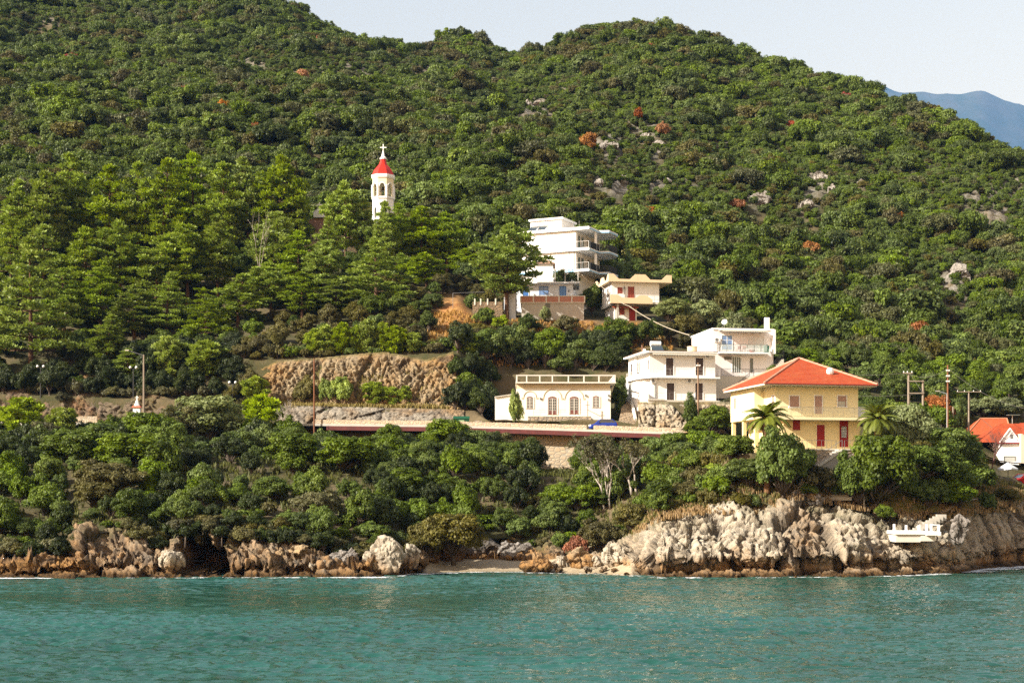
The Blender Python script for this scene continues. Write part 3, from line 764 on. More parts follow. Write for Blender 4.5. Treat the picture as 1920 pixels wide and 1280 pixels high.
def mk_pine(kind, mat, seed, h_, w_, z0, lev, per, r, n, prof, rise=0.25, flat=0.55, needle=0.42, trunkm=None, asp=0.26):
    rng = np.random.default_rng(seed); C, R, T = [], [], []
    mb = MB(); lean = np.array([rng.uniform(-.06, .06), rng.uniform(-.06, .06)]) * h_
    def axis(z): return np.array([lean[0] * (z / h_) ** 2, lean[1] * (z / h_) ** 2, z])
    zs = np.linspace(-0.8, h_ * 0.93, 7)
    tr = 0.018 * h_ + 0.05
    mb.path([tuple(axis(max(z, 0)) if z > 0 else (0, 0, z)) for z in zs], [tr * (1 - 0.85 * i / 6) for i in range(7)], 6)
    for i in range(lev):
        f = i / (lev - 1); z = z0 + (h_ * 0.96 - z0) * f; L = w_ * 0.5 * prof(f)
        m = max(2, int(round(per * (0.5 + 0.6 * prof(f))))); a0 = rng.uniform(0, 6.28)
        for j in range(m):
            a = a0 + 6.283 * j / m + rng.uniform(-.35, .35); l = L * rng.uniform(0.65, 1.12)
            p0 = axis(z); d = np.array([math.cos(a), math.sin(a), 0.0])
            p1 = p0 + d * l + np.array([0, 0, l * rise * rng.uniform(0.5, 1.5)])
            pm = p0 + d * l * 0.5 + np.array([0, 0, l * rise * 0.25])
            if l > 0.4: mb.path([tuple(p0), tuple(pm), tuple(p1)], [tr * 0.33 * (1 - f * 0.6), tr * 0.2, tr * 0.07], 4)
            q = max(1, int(l / (r * 1.35)) + 1)
            for u in range(q):
                t = 1 - u / q * 0.62
                c = p0 + (p1 - p0) * t + rng.normal(size=3) * r * np.array([0.4, 0.4, 0.22])
                s = r * rng.uniform(0.65, 1.25) * (0.8 + 0.3 * (1 - f))
                C.append(c); R.append((s, s, s * flat)); T.append(np.clip(0.10 + 0.5 * t + rng.uniform(-.35, .45), 0, 1))
    for u in range(3):
        C.append(axis(h_ * (0.95 + 0.012 * u)) + rng.normal(size=3) * 0.1); R.append((r * 0.5, r * 0.5, r * 0.7)); T.append(0.8)
    V, Fc, ti = leafcloud(C, R, n, needle, asp, 0.55, 0.6, rng, needle=True, fill=(0.25, 1.0), tint=T)
    cr = me_leaf(kind + '_crown', V, Fc, ti, mat)
    reg(kind, cr, me_mb(kind + '_trunk', mb, trunkm or PBARK), np.percentile(np.abs(V[:, :2]), 99) * 2, V[:, 2].max())
broad = lambda f: (0.55 + 0.9 * f) if f < 0.45 else max(0.10, 0.98 - ((f - 0.45) / 0.55) ** 1.35 * 0.90)
cone = lambda f: max(0.08, 1.0 - 0.92 * f)
egg = lambda f: max(0.1, math.sin(math.pi * (0.16 + 0.80 * f)) ** 0.8)
point = lambda f: (0.55 + 1.3 * f) if f < 0.3 else max(0.06, 0.94 * (1 - (f - 0.3) / 0.7) ** 0.85 + 0.05)
for s in (41, 42, 43, 44): mk_pine('pine', LM['pine'], s, 12.0, 7.6, 3.4, 8, 6, 0.78, 92, broad, 0.26, 0.36, 0.46)
for s in (45, 46): mk_pine('tall_pine', LM['pine'], s, 13.0, 6.4, 2.6, 10, 5, 0.72, 84, point, 0.30, 0.40, 0.44)
for s in (47, 48): mk_pine('layered_pine', LM['pine'], s, 14.0, 10.5, 2.0, 9, 6, 0.80, 70, cone, 0.10, 0.28, 0.42)
for s in (51, 52, 53): mk_pine('young_pine', LM['young'], s, 4.2, 2.6, 0.3, 8, 5, 0.36, 85, egg, 0.65, 0.8, 0.30, asp=0.30)
mk_pine('cypress', LM['cypress'], 61, 7.0, 1.7, 0.3, 16, 4, 0.34, 80, lambda f: max(0.1, math.sin(math.pi * (0.12 + 0.84 * f)) ** 0.6), 1.0, 1.3, 0.26, asp=0.2)

KINDNAME = {'big': 'oak_tree', 'maquis': 'bush', 'oak': 'oak_tree', 'scrub': 'scrub_bush', 'hill': 'hillside_tree', 'pine': 'pine_tree', 'tall_pine': 'pine_tree', 'layered_pine': 'pine_tree', 'young_pine': 'young_pine', 'cypress': 'cypress_tree'}
CATNAME = {'big': 'tree', 'maquis': 'bush', 'oak': 'tree', 'scrub': 'bush', 'hill': 'tree', 'pine': 'pine tree', 'tall_pine': 'pine tree', 'layered_pine': 'pine tree', 'young_pine': 'pine tree', 'cypress': 'cypress'}
_cnt = {}
def plant(kind, x, y, z, wid, hei, label, group=None, mat=None, name=None, cat=None, rz=None):
    i = _cnt.get(kind, 0); _cnt[kind] = i + 1
    ps = PROTO[kind]; cr, tm, w0, h0 = ps[(i * 7 + i // 3) % len(ps)] if len(ps) > 1 else ps[0]
    r = empty(name or KINDNAME[kind], (x, y, z - 0.12 * min(1.0, hei / 4)), random.uniform(0, 6.28) if rz is None else rz, label, cat or CATNAME[kind], group)
    s = wid / w0; r.scale = (s, s * random.uniform(0.9, 1.1), hei / h0)
    o = bpy.data.objects.new('crown', cr); COL.objects.link(o); o.parent = r
    if mat:
        o.material_slots[0].link = 'OBJECT'; o.material_slots[0].material = LM[mat]
    if tm:
        o = bpy.data.objects.new('trunk', tm); COL.objects.link(o); o.parent = r
    TAKEN.append((x, y, wid * 0.5))
    return r
TAKEN = []
def put(kind, px, top, base, wpx, label, group=None, mat=None, Y=None, **kw):
    """place a plant by its crown in the photograph: column, top row, base row (or distance Y) and width"""
    if Y is None: Y, z = ground_at(px, base, kw.pop('ymin', 0.0))
    else: kw.pop('ymin', None); z = gz(px, Y)
    h_ = max(0.6, zpy(top, Y) - z); w_ = wpx / F * Y
    if kind in ('maquis', 'oak', 'scrub', 'big'):
        if w_ > 4.9 and kind != 'scrub': kind = 'big'
        h_ = max(h_, 0.55 * w_)
    return plant(kind, (px - CX) / F * Y, Y, z, wpx / F * Y, h_, label, group, mat, **kw)

# ---- pine grove on the left slope
G1 = 'pines of the grove around the church'
PINES = [  # kind, px, top, Y, width, label
 ('tall_pine',36,330,262,92,'pine at the left edge of the upper grove, in front of the dark spur'),
 ('pine',92,318,262,104,'broad pine of the upper left grove with bright sunlit top'),
 ('tall_pine',140,282,266,88,'tallest pine at the left end of the upper row, pointed top'),
 ('tall_pine',205,303,264,104,'upper row pine with rounded crown beside the tallest left one'),
 ('tall_pine',258,298,265,84,'slender upper row pine left of the middle gap'),
 ('tall_pine',305,292,263,96,'upper row pine with bushy rounded top above the dead snag'),
 ('tall_pine',362,280,265,94,'tall pointed pine in the middle of the upper row'),
 ('tall_pine',418,298,262,100,'broad pine in the upper row left of the twin tops'),
 ('tall_pine',466,290,264,86,'slim upper row pine next to the highest crown'),
 ('pine',522,284,263,110,'broad high pine of the upper row, left of the church cross'),
 ('tall_pine',556,350,262,58,'shorter pine at the right end of the upper row by the church gable'),
 ('pine',648,334,256,92,'broad sunlit pine directly left of the bell tower'),
 ('tall_pine',682,366,255,50,'narrow pine touching the left side of the bell tower'),
 ('tall_pine',744,376,254,56,'slim pine just right of the white bell tower shaft'),
 ('tall_pine',790,382,255,92,'dense pine right of the bell tower'),
 ('pine',838,392,256,86,'last pine of the row right of the bell tower'),
 ('tall_pine',722,372,251,56,'small pine in front of the foot of the bell tower'),
 ('tall_pine',612,402,252,52,'small pine in front of the church wall below the gable cross'),
 ('layered_pine',20,405,243,120,'mid slope pine at the left edge with drooping layers'),
 ('tall_pine',82,415,242,104,'mid slope pine above the big layered one'),
 ('tall_pine',160,420,241,98,'mid slope pine with bare lower trunk showing'),
 ('pine',226,408,242,108,'mid slope broad pine below the upper left row'),
 ('tall_pine',292,436,240,96,'mid slope pine with flat sunlit top'),
 ('pine',352,416,242,110,'mid slope pine with wide bright crown below the pointed one'),
 ('tall_pine',408,398,243,84,'mid slope pine left of the bleached snag'),
 ('pine',512,392,243,96,'mid slope pine right of the bleached snag'),
 ('tall_pine',560,428,240,84,'mid slope pine in front of the church wall'),
 ('pine',610,448,238,84,'mid slope pine hiding the foot of the church'),
 ('layered_pine',706,446,232,176,'wide layered pine standing below the bell tower'),
 ('pine',800,470,240,92,'shaded pine low on the slope right of the tower'),
 ('tall_pine',120,500,228,96,'lower grove pine beside the large layered one'),
 ('tall_pine',188,484,229,92,'lower grove pine in front of the dark gap'),
 ('tall_pine',252,530,226,98,'lower grove pine with shaded skirt'),
 ('layered_pine',312,506,228,112,'lower grove layered pine at the middle of the slope'),
 ('layered_pine',386,536,225,104,'lower grove pine with stepped bright branches'),
 ('tall_pine',446,510,228,96,'lower grove pine above the rock cutting, left part'),
 ('pine',508,486,231,96,'lower grove pine above the rock cutting, middle part'),
 ('tall_pine',566,506,229,84,'lower grove pine above the rock cutting, right part'),
 ('tall_pine',630,520,229,80,'lower grove pine left of the wide layered pine foot'),
 ('layered_pine',58,436,217,200,'huge pine with horizontal layered branches at the lower left edge'),
 ('tall_pine',200,585,216,72,'half grown pine above the cypress on the lower left slope'),
 ('young_pine',316,626,213,66,'young conical pine left of the brightest one above the road'),
 ('young_pine',386,632,212,70,'brightest young pine above the road with upswept tips'),
 ('tall_pine',240,650,213,56,'small pine right of the cypress and behind the lamp pole'),
]
for k, px, top, Y, wp, lab in PINES: put(k, px, top, None, wp, lab, G1, Y=Y)
put('pine', 950, 412, None, 150, 'large dark pine standing before the white apartment house', Y=227.5, rz=1.0)
put('cypress', 202, 682, None, 30, 'narrow dark cypress beside the road on the left', Y=210)
put('cypress', 1176, 462, None, 26, 'dark cypress beside the blue trimmed apartment house', Y=246)
GY = 'bright young pines along the top of the rock cutting'
for px, top, base, wp, lab in [
 (590,612,660,40,'leftmost bright young pine on the cutting edge'),(612,604,661,40,'bright young pine second from the left on the cutting edge'),(643,600,658,40,'bright young pine with twin tips on the cutting edge'),
 (668,606,658,36,'smaller bright young pine left of the tallest on the cutting edge'),(692,594,657,42,'tallest bright young pine on the cutting edge'),(717,600,657,34,'slim bright young pine right of the tallest'),
 (742,606,668,44,'full bright young pine drooping over the cutting edge'),(775,620,668,38,'rightmost bright young pine on the cutting edge')]:
    put('young_pine', px, top, None, wp, lab, GY, Y=211.8 if px < 735 else 211.3)
put('young_pine', 872, 618, None, 52, 'bright green pine between the cutting and the oak clump', Y=212)
for px, top, Y, wp, lab in [(610,705,206.6,34,'small green shrub at the left foot of the rock cutting'),(640,702,206.8,50,'yellow green shrub on the ledge below the cutting'),(702,712,206.6,44,'bright shrub in the middle of the ledge below the cutting'),(735,722,206.4,34,'low shrub right of the middle on the ledge'),(760,720,206.2,30,'small bright shrub at the right of the ledge'),(566,700,206.8,50,'olive shrub at the left end of the ledge'),(480,700,204.6,56,'feathery green pine beside the twin globe lamp')]:
    put('young_pine' if px in (480, 702, 735, 760) else 'maquis', px, top, None, wp, lab, 'shrubs on the ledge below the cutting', 'young' if px != 566 else 'scrub', Y=Y)

# ---- oaks and bushes around the upper houses
for k, px, top, Y, wp, lab, m in [
 ('oak',905,612,213.5,78,'dark round oak at the left of the clump above the arched house',None),('oak',958,600,214,104,'tallest oak of the clump above the arched house',None),('oak',1022,610,214,96,'oak with bright left edge in the clump above the arched house',None),
 ('oak',1078,632,213.5,84,'paler oak at the right of the clump above the arched house','maquis'),('oak',1112,648,213.0,56,'small oak at the right end of the clump above the arched house',None),('maquis',884,690,207,62,'ivy dark bush beside the right end of the cutting',None),('maquis',1052,672,212.6,60,'bright bush showing through the roof railing','maquis'),
 ('maquis',912,572,224,54,'round dark bush on the orange bank below the pine',None),('maquis',938,588,223,40,'small bright bush on the orange bank below the pine','young'),('maquis',785,566,226,54,'round bush at the edge of the orange bank',None),('maquis',706,545,226,74,'broad dark bush below the wide layered pine',None),('maquis',750,552,227,60,'bush between the layered pine and the orange bank',None),
 ('oak',1110,528,238,52,'tall shaded bush between terrace and parapet house',None),('maquis',1022,572,225.6,30,'grey green bush against the bare concrete terrace wall','olive'),
 ('oak',1158,592,219,62,'yellow green oak below the parapet house','hill_c'),('oak',1215,594,219,60,'dark oak right of the parapet house steps',None),('oak',1252,556,229,86,'pale olive tree right of the parapet house','olive'),('oak',1310,560,232,90,'second pale olive tree behind the water tank','olive'),('oak',1372,584,231,84,'olive tree behind the tall white house','olive'),('maquis',1225,640,214.5,60,'grassy bush above the flat white roof','scrub'),
 ('oak',1282,588,222,64,'yellowish bush at the end of the cable','hill_b'),('maquis',965,725,191.8,36,'leafy sapling hiding the left corner of the arched house','young'),('oak',1160,700,201.5,34,'shaded tree in the gap beside the arched house',None),('maquis',1330,756,187.3,90,'bush between the rock face and the yellow house',None),('maquis',1298,790,184.2,56,'low bush at the foot of the wooden pole',None),
 ('oak',1300,730,190.6,46,'dark bush at the right end of the rock face',None),('oak',1460,640,222,80,'shaded tree behind the stairs of the tall house',None),('oak',1500,650,224,90,'dark tree behind the red roof ridge',None),
 ('oak',1690,690,216,80,'dense tree behind the twin poles','hill_a'),('oak',1762,735,212,60,'autumn orange tree beside the brown pole','orange'),('maquis',1795,742,212,44,'yellow autumn bush right of the brown pole','hill_c'),('oak',1840,748,218,80,'silvery olive tree above the red roofs','olive'),('oak',1900,745,219,84,'silvery olive tree at the right edge above the red roofs','olive'),
 ]: put(k, px, top, None, wp, lab, None, m, Y=Y)

# ---- coast: bigger bushes below the road
for k, px, top, Y, wp, lab, m in [
 ('oak',385,738,187,160,'large pale green tree rising over the road on the left','olive'),('oak',330,752,184,90,'brownish tree left of the large pale one','grey'),('oak',262,772,178,120,'dense green tree below the little white shrine',None),('oak',205,792,172,110,'rounded dark tree left of the shrine',None),('oak',300,812,170,120,'yellow green tree crown below the shrine','hill_c'),
 ('maquis',150,845,163,120,'yellowish bush on the left bank',None),('maquis',235,855,160,120,'spreading bush in the middle of the left bank','hill_c'),('maquis',210,905,150,120,'olive brown bush hanging over the pale left rock','scrub'),('maquis',175,925,147,80,'rough bush at the top of the pale left rock','hill_b'),('young_pine',42,742,196,66,'young pine in front of the road wall at the far left',None),('young_pine',114,762,193,60,'second young pine in front of the road wall',None),('maquis',72,790,190,80,'grey green bush below the road wall at the far left','grey'),
 ('maquis',440,830,176,90,'dark bush under the pale tree',None),('young_pine',492,735,193.5,60,'feathery pine leaning over the road beside the bare tree',None),('oak',540,868,164,116,'rounded bright oak on the lower bank below the brown pole',None),('oak',640,868,163,110,'bright dense oak right of the rounded one on the lower bank',None),('oak',612,818,176,70,'leafy tree just below the road by the brown pole',None),('oak',560,800,182,70,'shaded tree below the road at the brown pole',None),
 ('oak',722,794,184,66,'upright bright tree touching the red road beam',None),('oak',735,845,174,84,'tree below the one touching the red beam',None),('oak',822,790,184,108,'widest tree in front of the road, left of the blue car','maquis'),('oak',888,806,184,66,'bright tree right of the widest one',None),('oak',932,808,184,72,'greyish tree before the retaining wall','grey'),('oak',985,820,184,56,'shaded tree at the left of the open wall',None),
 ('oak',822,882,160,56,'small round pale tree standing alone on the bank','maquis'),('maquis',770,900,158,90,'bush left of the lone round tree',None),('maquis',880,938,152,62,'thin bright tree above the dark rocks',None),('oak',1104,812,180,62,'tall bright tree in front of the road left of the bare one',None),('oak',1100,872,168,66,'dark tree below the retaining wall',None),('oak',1212,818,178,66,'dense tree right of the bare one at the road',None),('maquis',1042,918,160,62,'green bush on the bank below the wall','maquis'),('maquis',1085,925,158,90,'bush above the small beach','hill_c'),
 ('oak',1262,810,176,70,'tree before the end of the red beam',None),('oak',1310,806,172,84,'tree left of the yellow house corner',None),('maquis',1355,822,163,84,'bush at the left wall of the yellow house',None),('maquis',1290,850,165,80,'sunlit bush below the end of the road','hill_c'),('maquis',1330,895,150,34,'small bright yellow green bush on the slope','young'),('maquis',1370,868,148,84,'green bush on the slope below the yellow house left corner',None),
 ('maquis',1468,796,142.4,112,'big rounded carob tree in front of the yellow house',None),('maquis',1410,862,143.8,90,'bush at the left foot of the big carob tree',None),('maquis',1532,868,143.6,80,'olive scrub right of the big carob tree','scrub'),
 ('maquis',1640,812,144.2,130,'big dark tree under the right palm',None),('maquis',1612,842,143.4,90,'dense tree left of the one under the palm',None),('oak',1718,756,158,100,'tall blue green tree right of the right palm','olive'),('oak',1765,800,157,110,'large dark tree between palm and red roofs',None),('oak',1806,806,158,70,'dark green tree before the red roofs',None),('maquis',1832,868,156,72,'shaded dark tree beside the rubble wall',None),('maquis',1730,850,148,125,'deep green tree in the middle of the headland wood',None),('maquis',1790,868,150,115,'dark tree on the right of the headland wood',None),
 ('maquis',1675,880,146,90,'bush with pale brown twigs on the headland','hill_b'),('maquis',1742,892,146.5,84,'bright round bush at the front of the headland wood',None),('maquis',1800,898,148,84,'round bush near the footpath on the headland',None),('maquis',1852,922,154,44,'small bush at the right end of the headland path','hill_c'),('maquis',1640,890,144.4,70,'bush beside the headland steps','hill_b'),('maquis',1893,930,159,50,'olive bush below the rubble wall','scrub'),
 ('maquis',850,960,146.5,110,'yellow olive bush above the pale boulder','scrub'),('maquis',700,985,143,70,'grassy green bush left of the pale boulder','hill_c'),('maquis',800,965,145,70,'brownish bush on top of the dark rocks','scrub'),('maquis',590,955,146,90,'greyish bush over the ochre rocks','grey'),('maquis',520,935,150,80,'dark bush over the cave rocks',None),('maquis',1180,955,147,90,'olive bush left of the white headland rocks','hill_b'),('maquis',1130,970,148,80,'golden bush above the beach rocks','scrub'),('maquis',1085,1000,147.5,50,'orange brown bush by the beach rocks','brown'),
 ]: put(k, px, top - 3, None, wp * 1.18, lab, None, m, Y=Y)

# ---- filler bushes on the slopes (look-alikes, by zone)
i_alt = random.Random(77).random
def zone_fill(n, pxr, yr, kinds, wr, hr, label, group, avoid=None, gap=0.72, mats=(None,), tries=30, cap=None):
    made = 0
    for _ in range(n * tries):
        if made >= n: break
        px = random.uniform(*pxr); u = random.random()
        ya, yb = (yr(px) if callable(yr) else yr); Y = ya + (yb - ya) * u
        z = gz(px, Y); py = pyz(z, Y)
        if avoid and avoid(px, py, Y): continue
        w_ = random.uniform(*wr); x = (px - CX) / F * Y
        hh = w_ * random.uniform(*hr)
        if cap and z + hh > cap(px, Y) + (1.1 if i_alt() < 0.3 and not 1000 < px < 1090 else 0): continue
        if any((x - a) ** 2 + (Y - b) ** 2 < ((w_ * 0.5 + r) * gap) ** 2 for a, b, r in TAKEN): continue
        i = random.randrange(len(mats)); m = mats[i]; k = random.choice(kinds)
        lab = label[i] if isinstance(label, (list, tuple)) else label
        plant(k, x, Y, z, w_, hh, lab, group, m); made += 1
    return made
def coast_avoid(px, py, Y):
    if 1370 < px < 1640 and 145.0 < Y < 164: return True             # yellow house
    if 1520 < px < 1605 and py > 870: return True                    # steps
    if 1000 < px < 1085 and 160 < Y: return True
    if 1100 < px < 1225 and 149 < Y < 157.5: return True                     # open retaining wall
    if 860 < px < 960 and 900 < py < 985 and random.random() < 0.8: return True
    if px > 1420 and py > 925: return True
    if 560 < px < 700 and 900 < py < 960 and random.random() < 0.5: return True
    if 380 < px < 540 and 870 < py < 960 and random.random() < 0.75: return True
    return False
def bank_cap(px, Y):
    yr = float(I(px, T_YR)); zr = float(zpy(I(px, T_PR), yr)) - 1.3
    if 1000 < px < 1085: zr = zpy(884, yr)
    return CH + (zr - CH) * Y / yr
def yb(px): return float(I(px, T_Y0) + I(px, T_D1) + 0.5), float(I(px, T_YR) - 1.2)
zone_fill(150, (-60, 640), yb, ['maquis', 'maquis', 'oak'], (2.2, 4.8), (0.7, 1.05), ['dark green bush on the left bank below the road', 'yellow green bush on the left bank below the road', 'fresh green bush on the left bank below the road'], 'bushes on the left bank', coast_avoid, 0.5, ('dark', 'hill_c', None))
zone_fill(140, (640, 1240), yb, ['maquis', 'maquis', 'oak'], (2.2, 4.6), (0.7, 1.05), ['green bush on the bank between road and beach', 'yellow green bush on the bank between road and beach', 'fresh green bush on the bank between road and beach'], 'bushes between road and beach', coast_avoid, 0.5, ('dark', 'hill_c', None), cap=bank_cap)
zone_fill(60, (1190, 1420), lambda px: (yb(px)[0], min(yb(px)[1], 172)), ['maquis', 'scrub'], (1.8, 3.6), (0.55, 0.85), ['green bush on the slope left of the yellow house', 'olive brown scrub on the slope left of the yellow house', 'bright green scrub on the slope left of the yellow house'], 'scrub left of the yellow house', coast_avoid, 0.6, (None, 'scrub', 'hill_c'), cap=bank_cap)
zone_fill(36, (1400, 1840), lambda px: (yb(px)[0] + 1.0, yb(px)[0] + 12), ['maquis', 'scrub'], (1.6, 3.0), (0.55, 0.85), ['green bush at the edge of the headland wood', 'brown scrub at the edge of the headland wood'], 'scrub on the headland', coast_avoid, 0.62, (None, 'scrub'))
zone_fill(50, (1640, 1828), lambda px: (164, 182), ['oak', 'maquis'], (3.5, 5.5), (0.8, 1.0), 'dark tree in the wood behind the headland', 'trees behind the headland', None, 0.62)
zone_fill(70, (800, 1460), lambda px: (yb(px)[0], yb(px)[0] + 9), ['scrub'], (1.3, 2.4), (0.5, 0.7), ['small olive brown scrub above the shore rocks', 'small green scrub above the shore rocks'], 'scrub above the shore', coast_avoid, 0.55, (None, 'hill_c'))
zone_fill(50, (-60, 800), lambda px: (yb(px)[0] - 0.5, yb(px)[0] + 7), ['scrub', 'maquis'], (1.3, 2.6), (0.5, 0.8), ['small brown scrub above the left shore rocks', 'small dark scrub above the left shore rocks'], 'scrub above the left shore', None, 0.55, (None, 'maquis'))
def step_avoid(px, py, Y): return 1528 < px < 1606
zone_fill(34, (1365, 1665), (141.6, 144.9), ['maquis'], (1.7, 2.8), (0.6, 0.95), ['dark bush on the slope in front of the yellow house', 'olive bush on the slope in front of the yellow house'], 'bushes in front of the yellow house', step_avoid, 0.5, (None, 'hill_b'))
zone_fill(95, (-60, 810), lambda px: (yb(px)[0] - 2.6, yb(px)[0] + 1.0), ['maquis', 'scrub'], (1.8, 3.4), (0.5, 0.75), ['dark bush hanging over the edge of the left cliff', 'olive bush hanging over the edge of the left cliff', 'grey brown bush hanging over the edge of the left cliff'], 'bushes along the edge of the left cliff', lambda px, py, Y: 150 < px < 240, 0.5, ('dark', 'scrub', 'grey'))
zone_fill(55, (-60, 450), (208.6, 218), ['maquis', 'oak'], (3.0, 5.0), (0.8, 1.0), 'dark bush at the foot of the pine grove above the road', 'bushes at the foot of the grove', lambda px, py, Y: 100 < px < 170 and Y < 212, 0.5, ('dark',))
zone_fill(26, (930, 1165), (212.2, 217), ['oak'], (3.6, 5.0), (0.9, 1.1), 'dark oak on the slope behind the arched house', 'oaks behind the arched house', None, 0.42, ('dark',))
zone_fill(16, (852, 925), (201.5, 213), ['oak', 'maquis'], (3.0, 4.8), (0.9, 1.2), 'dark ivy covered bush right of the rock cutting', 'bushes right of the rock cutting', lambda px, py, Y: px > 905 and Y > 209.5 and False, 0.42, ('dark',))
zone_fill(22, (-60, 450), (207.9, 209.6), ['scrub', 'maquis'], (1.8, 3.0), (0.6, 0.9), 'small brownish bush above the roadside wall on the left', 'bushes above the roadside wall', None, 0.5, ('grey',))
zone_fill(14, (430, 520), (204.5, 214), ['maquis', 'oak'], (2.6, 4.0), (0.7, 1.0), 'bush beside the left end of the rock cutting', 'bushes left of the rock cutting', lambda px, py, Y: px > 470 and Y < 211, 0.45, ('hill_b',))
zone_fill(40, (455, 870), (210.6, 213.5), ['scrub', 'maquis'], (1.8, 3.2), (0.6, 0.85), ['low olive bush on the brow of the rock cutting', 'low green bush on the brow of the rock cutting'], 'low bushes on the brow of the cutting', None, 0.5, ('scrub', 'hill_c'))
def up_avoid(px, py, Y):
    if 905 < px < 1480 and 193 < Y < 210.5: return True
    if 960 < px < 1110 and 224 < Y < 246: return True
    if 815 < px < 892 and 555 < py < 668: return True
    if 1110 < px < 1275 and 222 < Y < 248: return True
    if 1190 < px < 1480 and 196 < Y < 219: return True
    return False
zone_fill(70, (-60, 440), (208.5, 236), ['maquis', 'oak'], (2.6, 4.6), (0.6, 0.9), ['dark undergrowth bush between the grove pines', 'green undergrowth bush between the grove pines'], 'undergrowth in the pine grove', None, 0.6, (None, 'hill_c'))
zone_fill(70, (440, 900), (212.5, 245), ['maquis', 'oak'], (2.6, 4.6), (0.65, 0.9), ['dark bush on the slope above the rock cutting', 'brownish bush on the slope above the rock cutting'], 'bushes above the cutting', up_avoid, 0.6, (None, 'hill_b'))
zone_fill(70, (880, 1480), (210, 252), ['maquis', 'oak'], (2.6, 4.6), (0.65, 0.95), ['green bush among the upper houses', 'brownish bush among the upper houses'], 'bushes among the upper houses', up_avoid, 0.62, (None, 'hill_b'))
zone_fill(75, (1450, 1990), (197, 236), ['oak', 'maquis'], (3.4, 5.4), (0.75, 1.0), ['dark tree on the slope behind the yellow house', 'olive green tree on the slope behind the yellow house'], 'trees behind the yellow house', lambda px, py, Y: (px > 1790 and Y < 216), 0.62, (None, 'hill_c'))
zone_fill(45, (-60, 880), (236, 262), ['oak', 'pine'], (4.0, 6.0), (0.9, 1.3), 'shaded tree deep inside the church grove', 'trees inside the church grove', lambda px, py, Y: 560 < px < 770 and Y > 250, 0.5)

# ---- bare and half dead trees
def bare_tree(px, top, Y, wpx, label, seed, mat=DEADW, depth=5, r0=0.11, leaf=None, stems=1, name='dead_tree', spread=0.42):
    rng = random.Random(seed); z = gz(px, Y); h_ = zpy(top, Y) - z
    root = empty(name, ((px - CX) / F * Y, Y, z - 0.1), 0, label, 'tree'); mb = MB(); tips = []
    def grow(p, d, l, r, k):
        q = p + d * l; mid = (p + q) / 2 + Vector((rng.uniform(-1, 1), rng.uniform(-1, 1), rng.uniform(-.5, .5))) * l * 0.08
        mb.path([tuple(p), tuple(mid), tuple(q)], [r, r * 0.85, r * 0.68], 5 if k < 3 else 4)
        if k >= depth: tips.append(q); return
        for j in range(rng.choice((2, 3, 3)) if k else 3):
            a = Vector((rng.uniform(-1, 1), rng.uniform(-1, 1), rng.uniform(-.25, 0.7)))
            nd = (d + a * spread * 1.5).normalized()
            grow(q - d * l * rng.uniform(0, .35), nd, l * rng.uniform(.62, .84), r * 0.6, k + 1)
    for s_ in range(stems):
        d = Vector((rng.uniform(-.3, .3) * (stems > 1), rng.uniform(-.2, .2), 1)).normalized()
        grow(Vector((rng.uniform(-.3, .3) * (stems - 1), 0, 0)), d, 1.0, r0 / h_ * 3.4, 0)
    v = np.array(mb.v); s = h_ / v[:, 2].max(); sx = wpx / F * Y / (v[:, 0].max() - v[:, 0].min())
    mb.v = [(a * sx, b * sx, c * s) for a, b, c in mb.v]
    mb.build('trunk', mat, root, True)
    if leaf:
        C = np.array([(t[0] * sx, t[1] * sx, t[2] * s) for t in tips]); C = C[RNG.random(len(C)) < 0.8]
        V, Fc, ti = leafcloud(C, np.full((len(C), 3), 0.34), 16, 0.07, 1.5)
        raw_mesh('crown', V, Fc, LM[leaf], root, attrs={'tint': ti})
    return root
bare_tree(1140, 815, 157, 100, 'half bare tree with pale twigs below the road', 3, leaf='grey', stems=3, spread=0.34)
bare_tree(1194, 820, 156.5, 80, 'bare silvery tree right of the other one below the road', 8, leaf='hill_b', stems=2, spread=0.34)
bare_tree(486, 380, 236, 44, 'bleached dead snag standing in the pine grove', 5, depth=3, r0=0.16, spread=0.8)
bare_tree(545, 745, 190, 60, 'leafless pale tree at the roadside by the brown pole', 12, stems=2)
bare_tree(1862, 795, 172, 60, 'leafless reddish brown tree in front of the white gable', 17, mat=m_bark('reddish_twigs', (0.20, 0.11, 0.09)), depth=6, spread=0.5)
bare_tree(1620, 905, 143.2, 22, 'small dry shrub on the headland', 21, depth=4)

